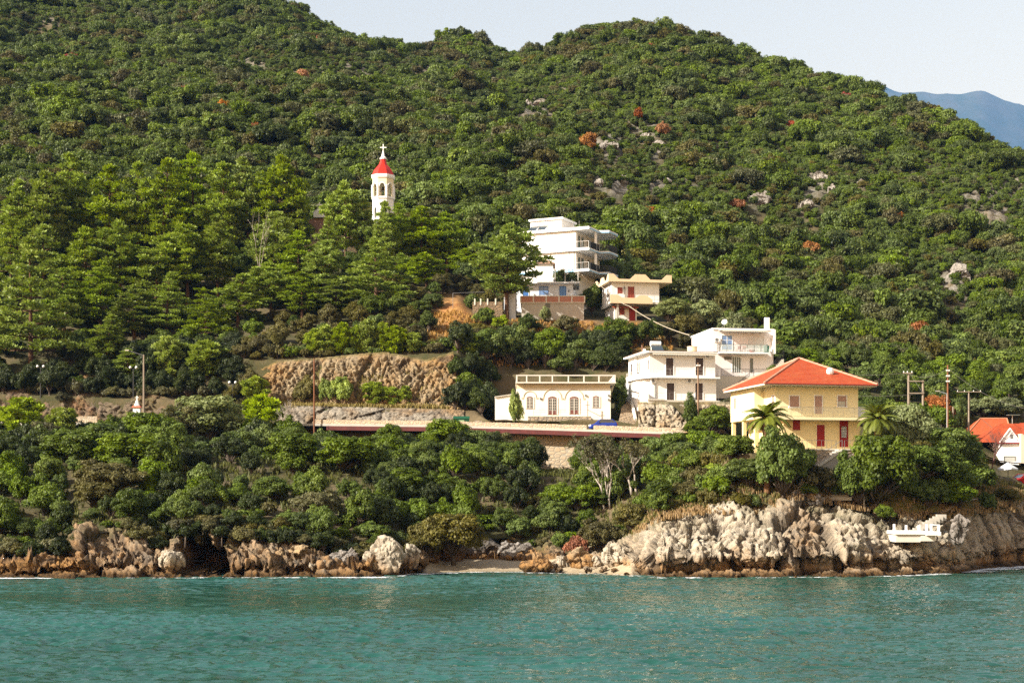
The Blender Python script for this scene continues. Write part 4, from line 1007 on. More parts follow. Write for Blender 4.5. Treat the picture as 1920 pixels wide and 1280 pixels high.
# ---- palms
def palm(px, ztop_py, Y, base_h, label, seed, R=2.6):
    rng = random.Random(seed); x = (px - CX) / F * Y; zc = zpy(ztop_py, Y); zg = gz(px, Y)
    root = empty('palm_tree', (x, Y, zg - 0.1), 0, label, 'palm tree'); h_ = zc - zg
    mb = MB(); n = 14
    pts = [(0.06 * math.sin(i * 0.4), 0, h_ * i / n) for i in range(n + 1)]
    mb.path(pts, [0.30 + 0.05 * (i % 2) + (0.12 if i > n - 3 else 0) for i in range(n + 1)], 9)
    mb.build('trunk', PALMB, root)
    V, Fc, T = [], [], []
    def quad(a, b, c, d, t):
        k = len(V); V.extend([a, b, c, d]); Fc.append((k, k+1, k+2, k+3)); T.extend([t] * 4)
    for i in range(58):
        a = rng.uniform(0, 6.283); el = math.radians(rng.choice((80, 65, 50, 38, 25, 12, -2, -15)) + rng.uniform(-7, 7)); L = R * rng.uniform(0.88, 1.1) * (0.85 if el > 1.2 else 1)
        dx, dy = math.cos(a), math.sin(a); pts = []; th = el; p = Vector((0, 0, h_ + 0.05)); st = 12
        for k in range(st + 1):
            pts.append(p.copy()); p = p + Vector((dx * math.cos(th), dy * math.cos(th), math.sin(th))) * L / st
            th -= math.radians(5.2 + 2.4 * k / st * 2)
        side = Vector((-dy, dx, 0)); t0 = rng.uniform(0.1, 0.9)
        for k in range(1, st + 1):
            for sub in (0, 0.5):
                q = pts[k-1].lerp(pts[k], sub); f = (k + sub) / (st + 1); ax = (pts[k] - pts[k-1]).normalized()
                ll = 0.52 * math.sin(math.pi * min(1, 0.18 + 0.8 * f)) + 0.06
                for sg in (-1, 1):
                    tip = q + side * sg * ll * 0.72 + ax * ll * 0.55 - Vector((0, 0, ll * 0.30)); w_ = ax * 0.062
                    quad(tuple(q - w_), tuple(q + w_), tuple(tip + w_ * 0.4), tuple(tip - w_ * 0.4), t0)
            quad(tuple(pts[k-1] - side * 0.02), tuple(pts[k-1] + side * 0.02), tuple(pts[k] + side * 0.015), tuple(pts[k] - side * 0.015), 1.0)
    raw_mesh('crown', np.array(V), np.array(Fc), PALML, root, attrs={'tint': np.array(T)})
    V2 = MB()
    for i in range(14):
        a = rng.uniform(0, 6.283); V2.tube((0, 0, h_ - 0.1), (0.5 * math.cos(a), 0.5 * math.sin(a), h_ + rng.uniform(-0.35, 0.25)), 0.05, 0.03, 5)
    V2.build('fruit_stalk', FRUIT, root)
PALML = leaf_mat('palm_fronds', (0.040, 0.075, 0.006), (0.170, 0.200, 0.022))
FRUIT = mat_plain('orange_stalks', (0.55, 0.20, 0.02))
palm(1438, 782, 143.6, 3, 'left palm before the yellow house, partly behind the carob tree', 4, 2.7)
palm(1646, 784, 146.2, 4, 'right palm beside the yellow house with orange fruit stalks', 9, 2.75)

# ---- woods on the hill: the nearest trees as things, the rest as one mass
def hill_points():
    pts = []; grid = {}
    rng = random.Random(5); cell = 4.2
    L = np.arange(-60, 1990, 10.0); ymax = I(L, T_RY) + 26
    stone_cols = a_stone
    for _ in range(150000):
        px = rng.uniform(-60, 1985); ym = float(np.interp(px, L, ymax))
        y0 = 268 if px < 870 else (252 if px < 1460 else 236)
        Y = math.sqrt(rng.uniform(y0 ** 2, ym ** 2)); x = (px - CX) / F * Y
        j = _col(px); i = int(np.clip(np.searchsorted(GP[:, j, 1], Y), 0, GP.shape[0] - 1))
        st = max(a_stone[int(np.clip(np.searchsorted(GP[:, j, 1], Y + q), 0, GP.shape[0] - 1)), j] for q in (0, 3, 6, 9))
        if st > 0.2 and rng.random() < min(0.93, st * 1.15): continue
        w_ = rng.choice((1.9, 2.4, 3.0, 3.6, 4.2, 5.0, 6.0)) * rng.uniform(0.85, 1.15)
        j0, j1 = max(0, j - 3), min(len(GPX), j + 4)
        if a_stone[max(0, i - 1):i + 4, j0:j1].max() > 0.1: w_ = min(w_, rng.uniform(1.5, 2.6))
        gx, gy = int(x // cell), int(Y // cell); ok = True; kf = rng.choice((0.16, 0.22, 0.27, 0.31))
        for a in (-1, 0, 1):
            for b in (-1, 0, 1):
                for (qx, qy, qw) in grid.get((gx + a, gy + b), ()):
                    if (qx - x) ** 2 + (qy - Y) ** 2 < (kf * (w_ + qw)) ** 2: ok = False; break
                if not ok: break
            if not ok: break
        if not ok: continue
        grid.setdefault((gx, gy), []).append((x, Y, w_)); pts.append((px, x, Y, gz(px, Y), w_))
    return pts
HP = hill_points()
HP.sort(key=lambda p: p[2])
print('hill trees', len(HP))
HMATS = [None, 'hill_b', 'hill_c', 'hill_d']
HL = ['dark green broadleaf tree at the lower edge of the wooded hill', 'brownish green tree at the lower edge of the wooded hill', 'bright green tree at the lower edge of the wooded hill', 'greyish green tree at the lower edge of the wooded hill']
NEARP = {}
NEAR = [p for p in HP if -10 < p[0] < 1930][:300]; nearset = set(id(p) for p in NEAR)
hr = random.Random(99)
for p in NEAR:
    px, x, Y, z, w_ = p; k = hr.choices((0, 1, 2, 3), (5, 2, 4, 1.6))[0]
    r = plant('hill', x, Y, z, w_, w_ * hr.uniform(0.72, 1.0), HL[k], 'trees along the foot of the hill', HMATS[k])
    NEARP.setdefault(k, r.children[0])
# single autumn coloured trees on the hill
for px, py, m, lab in [(1585,193,'red','red autumn tree high on the right hill'),(1480,244,'red','orange red tree on the middle of the right hill'),(1264,82,'orange','orange tree just below the hilltop'),(567,153,'orange','wide orange bush on the left upper hill'),(1240,253,'orange','yellow orange bush beside the limestone outcrop'),(1195,226,'brown','rusty bush above the limestone outcrop'),(1225,100,'red','small red bush below the hilltop'),(1460,128,'brown','rust bush near the ridge'),(135,122,'red','small scarlet bush on the far left hill'),(480,250,'brown','rust brown tree left of the bell tower hill'),(350,183,'brown','rust bush on the left hill'),(1100,278,'orange','small orange bush above the outcrop'),(1215,413,'orange','orange bush above the blue trimmed house'),(875,425,'orange','orange bush between tower and apartment house'),(600,80,'orange','dull orange bush near the left ridge'),(1570,470,'orange','ochre tree low on the right hill'),(1690,425,'orange','ochre tree on the right hill slope'),(1520,486,'orange','ochre bush above the olive trees'),(420,212,'orange','yellow bush on the left hill'),(1380,395,'brown','rusty tree beside the grey rock patch'),(765,82,'brown','rust bush left of the ridge notch'),(1720,640,'brown','rust bush above the right olive trees')]:
    Y, z = ground_at(px, py + 6, 250 if py < 440 else 228); wq = random.uniform(3.4, 4.6)
    plant('hill', (px - CX) / F * Y, Y, z, wq, wq * 0.95, lab, None, m, name='autumn_tree')

def gn_scatter(name, P, rot, scl, idx, protos):
    me = bpy.data.meshes.new(name); me.vertices.add(len(P)); me.vertices.foreach_set('co', np.asarray(P, np.float32).ravel())
    a = me.attributes.new('rot', 'FLOAT_VECTOR', 'POINT'); a.data.foreach_set('vector', np.asarray(rot, np.float32).ravel())
    a = me.attributes.new('scl', 'FLOAT_VECTOR', 'POINT'); a.data.foreach_set('vector', np.asarray(scl, np.float32).ravel())
    a = me.attributes.new('idx', 'INT', 'POINT'); a.data.foreach_set('value', np.asarray(idx, np.int32))
    o = bpy.data.objects.new(name, me); COL.objects.link(o)
    ng = bpy.data.node_groups.new(name + '_scatter', 'GeometryNodeTree')
    ng.interface.new_socket('Geometry', in_out='INPUT', socket_type='NodeSocketGeometry'); ng.interface.new_socket('Geometry', in_out='OUTPUT', socket_type='NodeSocketGeometry')
    N = ng.nodes; gi = N.new('NodeGroupInput'); go = N.new('NodeGroupOutput'); ip = N.new('GeometryNodeInstanceOnPoints'); jn = N.new('GeometryNodeJoinGeometry')
    for pr in reversed(protos):      # the join lists its inputs last link first
        oi = N.new('GeometryNodeObjectInfo'); oi.transform_space = 'ORIGINAL'; oi.inputs['Object'].default_value = pr; oi.inputs['As Instance'].default_value = True
        ng.links.new(oi.outputs['Geometry'], jn.inputs[0])
    def na(nm, dt):
        q = N.new('GeometryNodeInputNamedAttribute'); q.data_type = dt; q.inputs[0].default_value = nm; return q.outputs[0]
    ng.links.new(gi.outputs[0], ip.inputs['Points']); ng.links.new(jn.outputs[0], ip.inputs['Instance'])
    ip.inputs['Pick Instance'].default_value = True
    ng.links.new(na('idx', 'INT'), ip.inputs['Instance Index']); ng.links.new(na('rot', 'FLOAT_VECTOR'), ip.inputs['Rotation']); ng.links.new(na('scl', 'FLOAT_VECTOR'), ip.inputs['Scale'])
    ng.links.new(ip.outputs[0], go.inputs[0])
    m = o.modifiers.new('scatter', 'NODES'); m.node_group = ng
    return o
# one crown of every shape and colour from the individual trees serves as the pattern
pat = {}
for o in bpy.data.objects:
    if o.name.startswith('crown') and o.parent and o.parent.name.startswith('hillside_tree'):
        pat.setdefault((o.data.name, o.material_slots[0].material.name), o)
pkeys = list(pat)
def patch_noise(x, y): return fbm(np.array([x * 0.03, y * 0.03, 0.0]), 3, 301) + 0.5 * (hr.random() - 0.5)
FAR = [p for p in HP if id(p) not in nearset]
# the wood goes on beyond both edges of the photograph
for _ in range(5200):
    px = hr.choice((hr.uniform(-430, -58), hr.uniform(1988, 2360))); y0 = float(I(px, T_Y0) + I(px, T_D1) + .5); y1 = float(I(px, T_RY))
    Y = math.sqrt(hr.uniform(y0 ** 2, y1 ** 2)); yr = float(I(px, T_YR))
    if yr - 2.5 < Y < yr + ROADW + 2.5: continue
    FAR.append((px, (px - CX) / F * Y, Y, gz(px, Y), hr.uniform(2.6, 5.6)))
P, R_, S_, I_ = [], [], [], []
wts = [5 if 'oak' in k[1] else 3.4 if 'bright' in k[1] else 2.0 if 'brown' in k[1] else 1.6 for k in pkeys]
h0 = {m[0].name: (m[2], m[3]) for m in PROTO['hill']}
for px, x, Y, z, w_ in FAR:
    pn = float(patch_noise(x, Y)); tone = 'bright' if pn > 0.16 else 'brown' if pn < -0.30 else 'oak'
    k = hr.choices(range(len(pkeys)), [w0 * (3.0 if tone in kk[1] else 1.0) for w0, kk in zip(wts, pkeys)])[0]; a, b = h0[pkeys[k][0]]
    P.append((x, Y, z - 0.3)); R_.append((0, 0, hr.uniform(0, 6.28))); s = w_ / a
    if a > 7 and w_ < 3.2: k = next(i for i, kk in enumerate(pkeys) if h0[kk[0]][0] < 7 and kk[1] == pkeys[k][1]); a, b = h0[pkeys[k][0]]; s = w_ / a
    if a > 7: s *= 1.35
    S_.append((s * hr.uniform(0.78, 1.3), s * hr.uniform(0.78, 1.3), w_ * hr.uniform(0.62, 1.08) / b)); I_.append(k)
ob = gn_scatter('hillside_wood', P, R_, S_, I_, [pat[k] for k in pkeys])
tag(ob, 'dense mixed wood of evergreen trees covering the hill behind the village', 'wood', kind='stuff')

# ---- only the bushes that show largest stay individual things; the small rest is one mass of undergrowth
def thin_out(stem, most):
    bs = [o for o in bpy.data.objects if o.type == 'EMPTY' and o.name.split('.')[0] == stem]
    bs.sort(key=lambda o: -o.scale.x * o.children[0].dimensions.x / o.location.y if o.get('group') else -9)
    keep, rest = bs[:most], bs[most:]
    if not rest: return
    pats = {}
    for o in keep:
        for c in o.children:
            if c.name.startswith('crown'): pats.setdefault((c.data.name, c.material_slots[0].material.name), c)
    keys = list(pats); P, Ro, Sc, Ix = [], [], [], []
    for o in rest:
        c = [q for q in o.children if q.name.startswith('crown')][0]; k = (c.data.name, c.material_slots[0].material.name)
        if k not in pats: k = next((q for q in keys if q[1] == k[1]), next((q for q in keys if 'shady' in q[1]), keys[-1]))
        P.append(tuple(o.location)); Ro.append(tuple(o.rotation_euler)); Sc.append(tuple(o.scale)); Ix.append(keys.index(k))
        for q in list(o.children): bpy.data.objects.remove(q)
        bpy.data.objects.remove(o)
    tag(gn_scatter('undergrowth', P, Ro, Sc, Ix, [pats[k] for k in keys]), 'small bushes filling the gaps on the slopes', 'undergrowth', kind='stuff')
bpy.context.view_layer.update()
thin_out('bush', 292)

# ---- grass and low herbs: tufts of blades as one mass
def tufts(name, n, sampler, mat, hgt, wid, blades=7):
    V, T = [], []
    for _ in range(n):
        s = sampler()
        if s is None: continue
        x, y, z = s; t0 = random.random()
        for b in range(blades):
            a = random.uniform(0, 6.28); r = random.uniform(0, .28); bx, by = x + r * math.cos(a), y + r * math.sin(a); h_ = hgt * random.uniform(.5, 1.3)
            ln = random.uniform(-.3, .3) * h_, random.uniform(-.3, .3) * h_; c, s_ = math.cos(a + 1.57) * wid, math.sin(a + 1.57) * wid
            V += [(bx - c, by - s_, z - .05), (bx + c, by + s_, z - .05), (bx + ln[0] + c * .5, by + ln[1] + s_ * .5, z + h_), (bx + ln[0] - c * .5, by + ln[1] - s_ * .5, z + h_)]
            T += [t0] * 4
    o = raw_mesh(name, np.array(V), np.arange(len(V)).reshape(-1, 4), mat, attrs={'tint': np.array(T)})
    tag(o, kind='stuff')
def samp_band(pxr, yf, dens=None):
    def f():
        px = random.uniform(*pxr); ya, yb_ = yf(px); Y = random.uniform(ya, yb_)
        if 1370 < px < 1640 and Y > 144.5: return None
        if dens is not None and random.random() > dens(px, Y): return None
        return (px - CX) / F * Y, Y, gz(px, Y)
    return f
DRYG = leaf_mat('dry_grass', (0.20, 0.13, 0.035), (0.42, 0.28, 0.08)); GREENG = leaf_mat('green_grass', (0.07, 0.085, 0.02), (0.17, 0.16, 0.04))
tufts('dry_grass', 2600, samp_band((1180, 1960), lambda px: (yb(px)[0] - 2.5, yb(px)[0] + 6)), DRYG, 0.32, 0.05)
tufts('green_grass', 2600, samp_band((1150, 1960), lambda px: (yb(px)[0] - 0.5, yb(px)[0] + 9)), GREENG, 0.34, 0.055)
tufts('dry_herbs', 1500, samp_band((800, 1260), lambda px: (214, 226)), leaf_mat('dry_herbs_mat', (0.16, 0.085, 0.025), (0.36, 0.21, 0.06)), 0.42, 0.07)
tufts('bank_grass', 5200, samp_band((-60, 1200), lambda px: (yb(px)[0] + 1, yb(px)[1])), leaf_mat('bank_grass_mat', (0.045, 0.060, 0.014), (0.14, 0.15, 0.04)), 0.45, 0.07)
tufts('ledge_grass', 1500, samp_band((450, 870), lambda px: (204.5, 208.5)), leaf_mat('ledge_grass_mat', (0.12, 0.10, 0.02), (0.30, 0.24, 0.06)), 0.5, 0.07)

# =================================================================== BUILDINGS AND THINGS
WHITE = mat_plaster('white_plaster', (0.78, 0.76, 0.72), amount=0.38)
WHITE2 = mat_plaster('clean_white_paint', (0.82, 0.81, 0.79), amount=0.10)
CREAM = mat_plaster('aged_cream_plaster', (0.76, 0.71, 0.61), (0.36, 0.30, 0.21), 0.5)
YELLOW = mat_plaster('yellow_plaster', (0.82, 0.715, 0.45), (0.45, 0.34, 0.19), 0.22)
YELLOW2 = mat_plaster('deep_yellow_plaster', (0.79, 0.62, 0.32), (0.42, 0.29, 0.14), 0.28)
PINKW = mat_plaster('pinkish_white_plaster', (0.78, 0.72, 0.69), amount=0.2)
PEACH = mat_plaster('peach_concrete', (0.70, 0.52, 0.33), (0.36, 0.26, 0.17), 0.45)
CONC = mat_plaster('bare_concrete', (0.40, 0.37, 0.32), (0.16, 0.14, 0.11), 0.6, 0.4)
CONCP = mat_plaster('pale_concrete', (0.58, 0.54, 0.46), (0.26, 0.22, 0.17), 0.4, 0.3)
BLUEP = mat_plain('blue_paint', (0.26, 0.48, 0.68), 0.6)
BLUESH = mat_plain('blue_shutter_paint', (0.06, 0.16, 0.42), 0.6)
BROWN = mat_plain('dark_brown_wood', (0.055, 0.035, 0.028), 0.6)
MAUVE = mat_plain('mauve_shutter', (0.40, 0.25, 0.20), 0.7)
REDP = mat_plain('dark_red_paint', (0.28, 0.012, 0.012), 0.5)
REDSH = mat_plain('brick_red_shutter', (0.27, 0.06, 0.035), 0.6)
BLACKM = mat_plain('black_iron', (0.02, 0.02, 0.022), 0.5, spec=0.5)
GREYM = mat_plain('grey_iron', (0.20, 0.20, 0.20), 0.5, metal=0.4)
STEEL = mat_plain('pale_steel', (0.55, 0.55, 0.56), 0.35, metal=0.6)
PLASTW = mat_plain('white_plastic', (0.75, 0.74, 0.72), 0.45)
BEAMRED = mat_plain('rust_red_paint', (0.11, 0.018, 0.014), 0.6, 0.5)
WOODP = m_bark('pole_wood', (0.30, 0.19, 0.12)); WOODR = m_bark('red_brown_pole_wood', (0.28, 0.12, 0.065)); WOODG = m_bark('grey_pole_wood', (0.36, 0.29, 0.22))
RUBBLE = mat_rubble('pale_rubble', (0.58, 0.49, 0.38), (0.36, 0.31, 0.25), 2.6, 0.42)
RUBBLEG = mat_rubble('grey_rubble', (0.44, 0.39, 0.32), (0.20, 0.17, 0.14), 1.7, 0.4)
RUBBLEW = mat_rubble('white_rubble', (0.62, 0.60, 0.58), (0.30, 0.28, 0.27), 1.6, 0.35)
ASPH = mat_plain('worn_asphalt', (0.085, 0.08, 0.075), 0.9, 0.3, 0.5)
def glass_mat(name, col, rough=0.12):
    t = NT(name); return t.done(t.bsdf(col, rough, 0.6))
GLASS = glass_mat('dark_window_glass', (0.035, 0.045, 0.05)); GLASSB = glass_mat('blue_curtained_glass', (0.12, 0.22, 0.42)); GLASSG = glass_mat('greenish_glass', (0.10, 0.13, 0.12))
GLASSP = glass_mat('pale_blind_glass', (0.42, 0.42, 0.38), 0.3)
def m_tiles(name, a, b, pitch=0.30):
    t = NT(name); v = t.coord('Object'); z = t.sep(v)[2]
    s = t.math('FRACT', t.math('MULTIPLY', z, 1.0 / 0.155))
    course = t.ramp(s, [(0.0, 0.0), (0.22, 1.0), (1.0, 0.55)])
    c = t.mix(t.noise(1.2, 6, v, 0.7), a, b)
    c = t.mix(t.ramp(t.noise(7, 3, v), [(0.45, 0.0), (0.7, 0.5)]), c, tuple(x * 0.5 for x in b))
    c = t.mix(t.ramp(t.noise(0.5, 5, v, 0.7), [(0.5, 0.0), (0.72, 0.55)]), c, (0.42, 0.12, 0.035))
    vc = t.voro(4.0, v, 'F1', 'Color'); g = t.n('ShaderNodeRGBToBW'); t.l(vc, g.inputs[0])
    c = t.mix(t.math('MULTIPLY', g.outputs[0], 0.35), c, (0.50, 0.16, 0.06))
    return t.done(t.bsdf(t.mix(t.math('SUBTRACT', 1.0, course), c, tuple(x * 0.45 for x in b)), 0.75, 0.25, normal=t.bump(course, 1.0, 0.06)))
TILES = m_tiles('orange_red_tiles', (0.46, 0.062, 0.010), (0.32, 0.036, 0.008))
TILEO = m_tiles('orange_tiles', (0.52, 0.12, 0.03), (0.36, 0.06, 0.02))

class House:
    """a facade frame: origin at photo column px and distance Y, u to the right, v away, turned by yaw"""
    def __init__(s, name, px, Y, yaw, zb, label, cat, group=None):
        s.ox, s.oy, s.zb = (px - CX) / F * Y, Y, zb; a = math.radians(yaw); s.c, s.s = math.cos(a), math.sin(a)
        s.root = empty(name, (s.ox, s.oy, zb), a, label, cat, group)
    def u(s, px, v=0.0):
        k = (px - CX) / F; return (k * (s.oy + v * s.c) - s.ox + v * s.s) / (s.c - k * s.s)
    def vv(s, px, u=0.0):
        k = (px - CX) / F; return (s.ox + u * s.c - k * (s.oy + u * s.s)) / (s.s + k * s.c)
    def z(s, py, u=0.0, v=0.0): return CH + (HY - py) / F * (s.oy + u * s.s + v * s.c) - s.zb
    def world(s, u, v, z): return Vector((s.ox + u * s.c - v * s.s, s.oy + u * s.s + v * s.c, s.zb + z))
    def part(s, mb, name, mat, parent=None, **k): return mb.build(name, mat, parent or s.root, **k)
    def opening(s, name, u0, u1, z0, z1, v, frame, pane, pname, bars=(0, 0), fw=0.09, ledge=False, label=None, left=None):
        """framed window or door on the front face v (or, with left=u, on a left-facing side wall where u0,u1 are depths)"""
        def B(m, a0, a1, d0, d1, c0, c1):
            if left is None: m.box(a0, a1, v + d0, v + d1, c0, c1)
            else: m.box(left + d0, left + d1, a0, a1, c0, c1)
        f = MB(); p = MB()
        B(f, u0 - fw, u0, -0.07, 0.03, z0, z1 + fw); B(f, u1, u1 + fw, -0.07, 0.03, z0, z1 + fw); B(f, u0, u1, -0.07, 0.03, z1, z1 + fw)
        if ledge: B(f, u0 - fw * 1.5, u1 + fw * 1.5, -0.13, 0.03, z0 - 0.09, z0)
        for i in range(bars[0]):
            c = u0 + (u1 - u0) * (i + 1) / (bars[0] + 1); B(f, c - 0.03, c + 0.03, -0.05, 0.02, z0, z1)
        for i in range(bars[1]):
            c = z0 + (z1 - z0) * (i + 1) / (bars[1] + 1); B(f, u0, u1, -0.047, 0.02, c - 0.025, c + 0.025)
        B(p, u0, u1, -0.028, 0.02, z0 + 0.005, z1 - 0.005)
        o = f.build(name, frame, s.root); q = p.build(pname, pane, o)
        if label: o['label'] = label
        return o
    def open_px(s, name, px0, px1, py0, py1, v, frame, pane, pname, **k):
        u0, u1 = s.u(px0, v), s.u(px1, v); uc = (u0 + u1) / 2
        return s.opening(name, u0, u1, s.z(py1, uc, v), s.z(py0, uc, v), v, frame, pane, pname, **k)
    def left_px(s, name, px0, px1, py0, py1, u, frame, pane, pname, **k):
        a, b = sorted((s.vv(px0, u), s.vv(px1, u))); vc = (a + b) / 2
        return s.opening(name, a, b, s.z(py1, u, vc), s.z(py0, u, vc), 0, frame, pane, pname, left=u, **k)
def rail(mb, pts, h_=0.95, step=0.14, r=0.016, rr=0.028, low=0.08):
    """metal railing along points"""
    for a, b in zip(pts[:-1], pts[1:]):
        a = Vector(a); b = Vector(b); d = b - a; n = max(2, int(d.length / step))
        mb.tube(a + Vector((0, 0, h_)), b + Vector((0, 0, h_)), rr, n=4); mb.tube(a + Vector((0, 0, low)), b + Vector((0, 0, low)), rr * 0.8, n=4)
        for i in range(n + 1):
            p = a + d * i / n; mb.tube(p, p + Vector((0, 0, h_)), r * (1.8 if i % 10 == 0 or i == n else 1), n=4, cap=False)
def dish(h, u, v, z, r=0.42, mast=0.6, aim=(-0.5, -0.8, 0.4)):
    m = MB(); m.tube((u, v, z), (u, v, z + mast), 0.03, n=6); o = h.part(m, 'satellite_dish', GREYM)
    d = Vector(aim).normalized(); q = d.to_track_quat('Z', 'Y').to_matrix(); m = MB(); n = 14; b = []
    for k, (rr, zz) in enumerate(((0.02, -0.12), (0.6 * r, -0.07), (r, 0.03))):
        for i in range(n):
            t = 6.283 * i / n; m.v.append(tuple(Vector((u, v, z + mast + 0.1)) + q @ Vector((rr * math.cos(t), rr * math.sin(t), zz))))
    for k in (0, 1):
        for i in range(n): j = (i + 1) % n; m.f.append((k*n+i, k*n+j, (k+1)*n+j, (k+1)*n+i))
    m.f.append(tuple(range(n))); h_ = h.part(m, 'reflector', PLASTW, o)
def heater(h, u, v, z, s=1.0):
    m = MB(); m.tube((u - .55*s, v, z + 1.0*s), (u + .55*s, v, z + 1.0*s), 0.27*s, n=12); m.box(u - .5*s, u - .44*s, v - .1, v + .1, z, z + .8*s); m.box(u + .44*s, u + .5*s, v - .1, v + .1, z, z + .8*s)
    o = h.part(m, 'water_heater', PLASTW)
    m = MB(); m.poly([(u - .6*s, v - .25*s, z + .8*s), (u - .6*s, v - 1.3*s, z + .1*s), (u + .6*s, v - 1.3*s, z + .1*s), (u + .6*s, v - .25*s, z + .8*s)]); m.poly([(u + .6*s, v - .25*s, z + .74*s), (u + .6*s, v - 1.3*s, z + .04*s), (u - .6*s, v - 1.3*s, z + .04*s), (u - .6*s, v - .25*s, z + .74*s)])
    h.part(m, 'solar_panel', GLASS, o)
def ac_unit(h, u, v, z):
    m = MB(); m.box(u, u + .85, v - .32, v - 0.003, z, z + .58); o = h.part(m, 'air_conditioner', PLASTW, bevel=0.03)
    m = MB(); m.lathe([(0.22, 0), (0.22, 0.02)], (0, 0, 0), 14); m.v = [(u + .3 + a, v - .325 - c, z + .29 + b) for a, b, c in m.v]; h.part(m, 'fan_grille', GREYM, o)

# ---- yellow house on the headland
def yellow_house():
    h = House('yellow_house', 1433.6, 147.0, 12, 12.0, 'yellow two storey house with an orange red hipped roof on the headland', 'house')
    e = 6.28; f2 = 3.12
    m = MB(); m.prism([(1.67,1.3),(10.5,1.3),(10.5,11.2),(.63,11.2),(.63,4.4),(1.67,4.4)], f2, e); h.part(m, 'wall', YELLOW)
    m = MB(); m.prism([(2.6,1.36),(10.75,1.36),(10.75,11.1),(2.6,11.1)], -2.5, f2 - 0.003); h.part(m, 'lower_wall', YELLOW2)
    m = MB()
    for (a, b) in ((.75, 4.5), (.75, 7.8), (.75, 10.9)): m.box(a, a + .35, b, b + .35, -1.5, f2 - 0.002)
    h.part(m, 'porch_column', YELLOW2)
    # roof
    E = [(-.05,-.05),(11.95,-.05),(11.95,11.65),(-.05,11.65)]; A = (6.05,5.8); zt = 9.5
    m = MB(); b = e + 0.18
    for i in range(4):
        p, q = E[i], E[(i+1) % 4]; m.poly([(*p, b), (*q, b), (*A, zt)])
    m.poly([(*p, b - 0.02) for p in reversed(E)]); r = h.part(m, 'roof', TILES)
    m = MB()
    for p in E:
        n = 16
        for i in range(n):
            t0, t1 = i / n, (i + 1) / n
            m.tube((p[0] + (A[0]-p[0])*t0, p[1] + (A[1]-p[1])*t0, b + (zt-b)*t0 + .05), (p[0] + (A[0]-p[0])*t1, p[1] + (A[1]-p[1])*t1, b + (zt-b)*t1 + .03), 0.115, 0.10, 6)
    h.part(m, 'ridge_cap', mat_plain('pale_ridge_tiles', (0.60, 0.30, 0.20), 0.8, 0.3), r)
    m = MB(); m.box(-.02,11.92,-.02,.10,e-.03,e+.15); m.box(-.02,.10,.10,11.6,e-.03,e+.15); m.box(11.8,11.92,.10,11.6,e-.03,e+.15); h.part(m, 'fascia', mat_plain('pale_fascia', (0.62,0.52,0.42)), r)
    m = MB(); m.box(.11,11.79,.11,11.6,e+.01,e+.05); h.part(m, 'soffit', mat_plaster('cream_soffit', (0.70,0.62,0.46)), r)
    m = MB(); m.tube((-.1,-.1,e+.13),(12.0,-.1,e+.13),.06,n=6); h.part(m, 'gutter', mat_plain('red_gutter', (0.32,0.05,0.03)), r)
    u, v = h.u(1555, 2.4), 2.4
    m = MB(); m.ball((u, 2.2, e + 1.6), .42, sq=(1, .6, 1)); m.tube((u, 2.3, e + .9), (u, 2.3, e + 1.5), .04); h.part(m, 'roof_dish', PLASTW, r)
    # balcony
    m = MB(); m.box(h.u(1462,.15), 11.0, .15, 1.297, f2 - .22, f2 + .03); m.box(9.9, 12.0, 1.36, 2.6, f2 - .2, f2 + .02); bal = h.part(m, 'balcony', YELLOW)
    m = MB(); z0 = f2 + .03; rail(m, [(1.75,.2,z0),(10.95,.2,z0),(11.95,.9,z0)], 1.0, .11); h.part(m, 'railing', mat_plain('bronze_railing', (0.30,0.25,0.17), 0.6), bal)
    m = MB(); m.box(10.62,11.9,2.6,2.75,f2+.05,f2+1.3); h.part(m, 'side_panel', mat_plain('pale_blue_sheet', (0.55,0.62,0.70)), bal)
    for a, b_, c, d, nm, pn, bars, led in ((1480.5,1498,742,763,'window','shutter',(0,0),True),(1527.5,1541,742,775.5,'balcony_door','shutter',(0,0),False),(1570.5,1586.5,742,762,'window','shutter',(0,0),True)):
        o = h.open_px(nm, a, b_, c, d, 1.3, WHITE2, MAUVE, pn, ledge=led)
    u0, u1 = h.u(1572, 1.2), h.u(1585, 1.2); zc = h.z(752, u0, 1.2)
    m = MB(); m.box(u0, u1, 1.235, 1.262, h.z(761.5, u0, 1.2), zc); h.part(m, 'open_pane', GLASSP)
    # ground floor
    o = h.open_px('red_door', 1531, 1546, 796, 836.5, 1.36, YELLOW, REDP, 'door_leaf', fw=.06)
    o = h.open_px('entrance_door', 1575.5, 1588.5, 786, 837.5, 1.36, REDP, REDP, 'door_leaf', fw=.07)
    u0, u1 = h.u(1576.5, 1.3), h.u(1588, 1.3); m = MB(); m.box(u0 + .08, u1 - .08, 1.27, 1.325, h.z(820, u0, 1.3), h.z(799, u0, 1.3)); g = h.part(m, 'glass_pane', GLASS, o)
    m = MB()
    for i in range(5):
        a = u0 + .1 + (u1 - u0 - .2) * i / 4; m.box(a - .02, a + .02, 1.25, 1.268, h.z(820, u0, 1.3), h.z(799, u0, 1.3))
    for i in range(4):
        zz = h.z(820, u0, 1.3) + .1 + i * .28; m.box(u0 + .08, u1 - .08, 1.246, 1.249, zz, zz + .03)
    h.part(m, 'door_grille', PLASTW, o)
    h.open_px('window', 1486, 1500, 786, 806, 1.36, YELLOW2, REDP, 'shutter', fw=.05)
    # left faces
    h.left_px('window', 1376, 1381.5, 746, 766, .63, WHITE2, MAUVE, 'shutter'); h.left_px('window', 1448, 1453, 742, 757, 1.67, WHITE2, MAUVE, 'shutter')
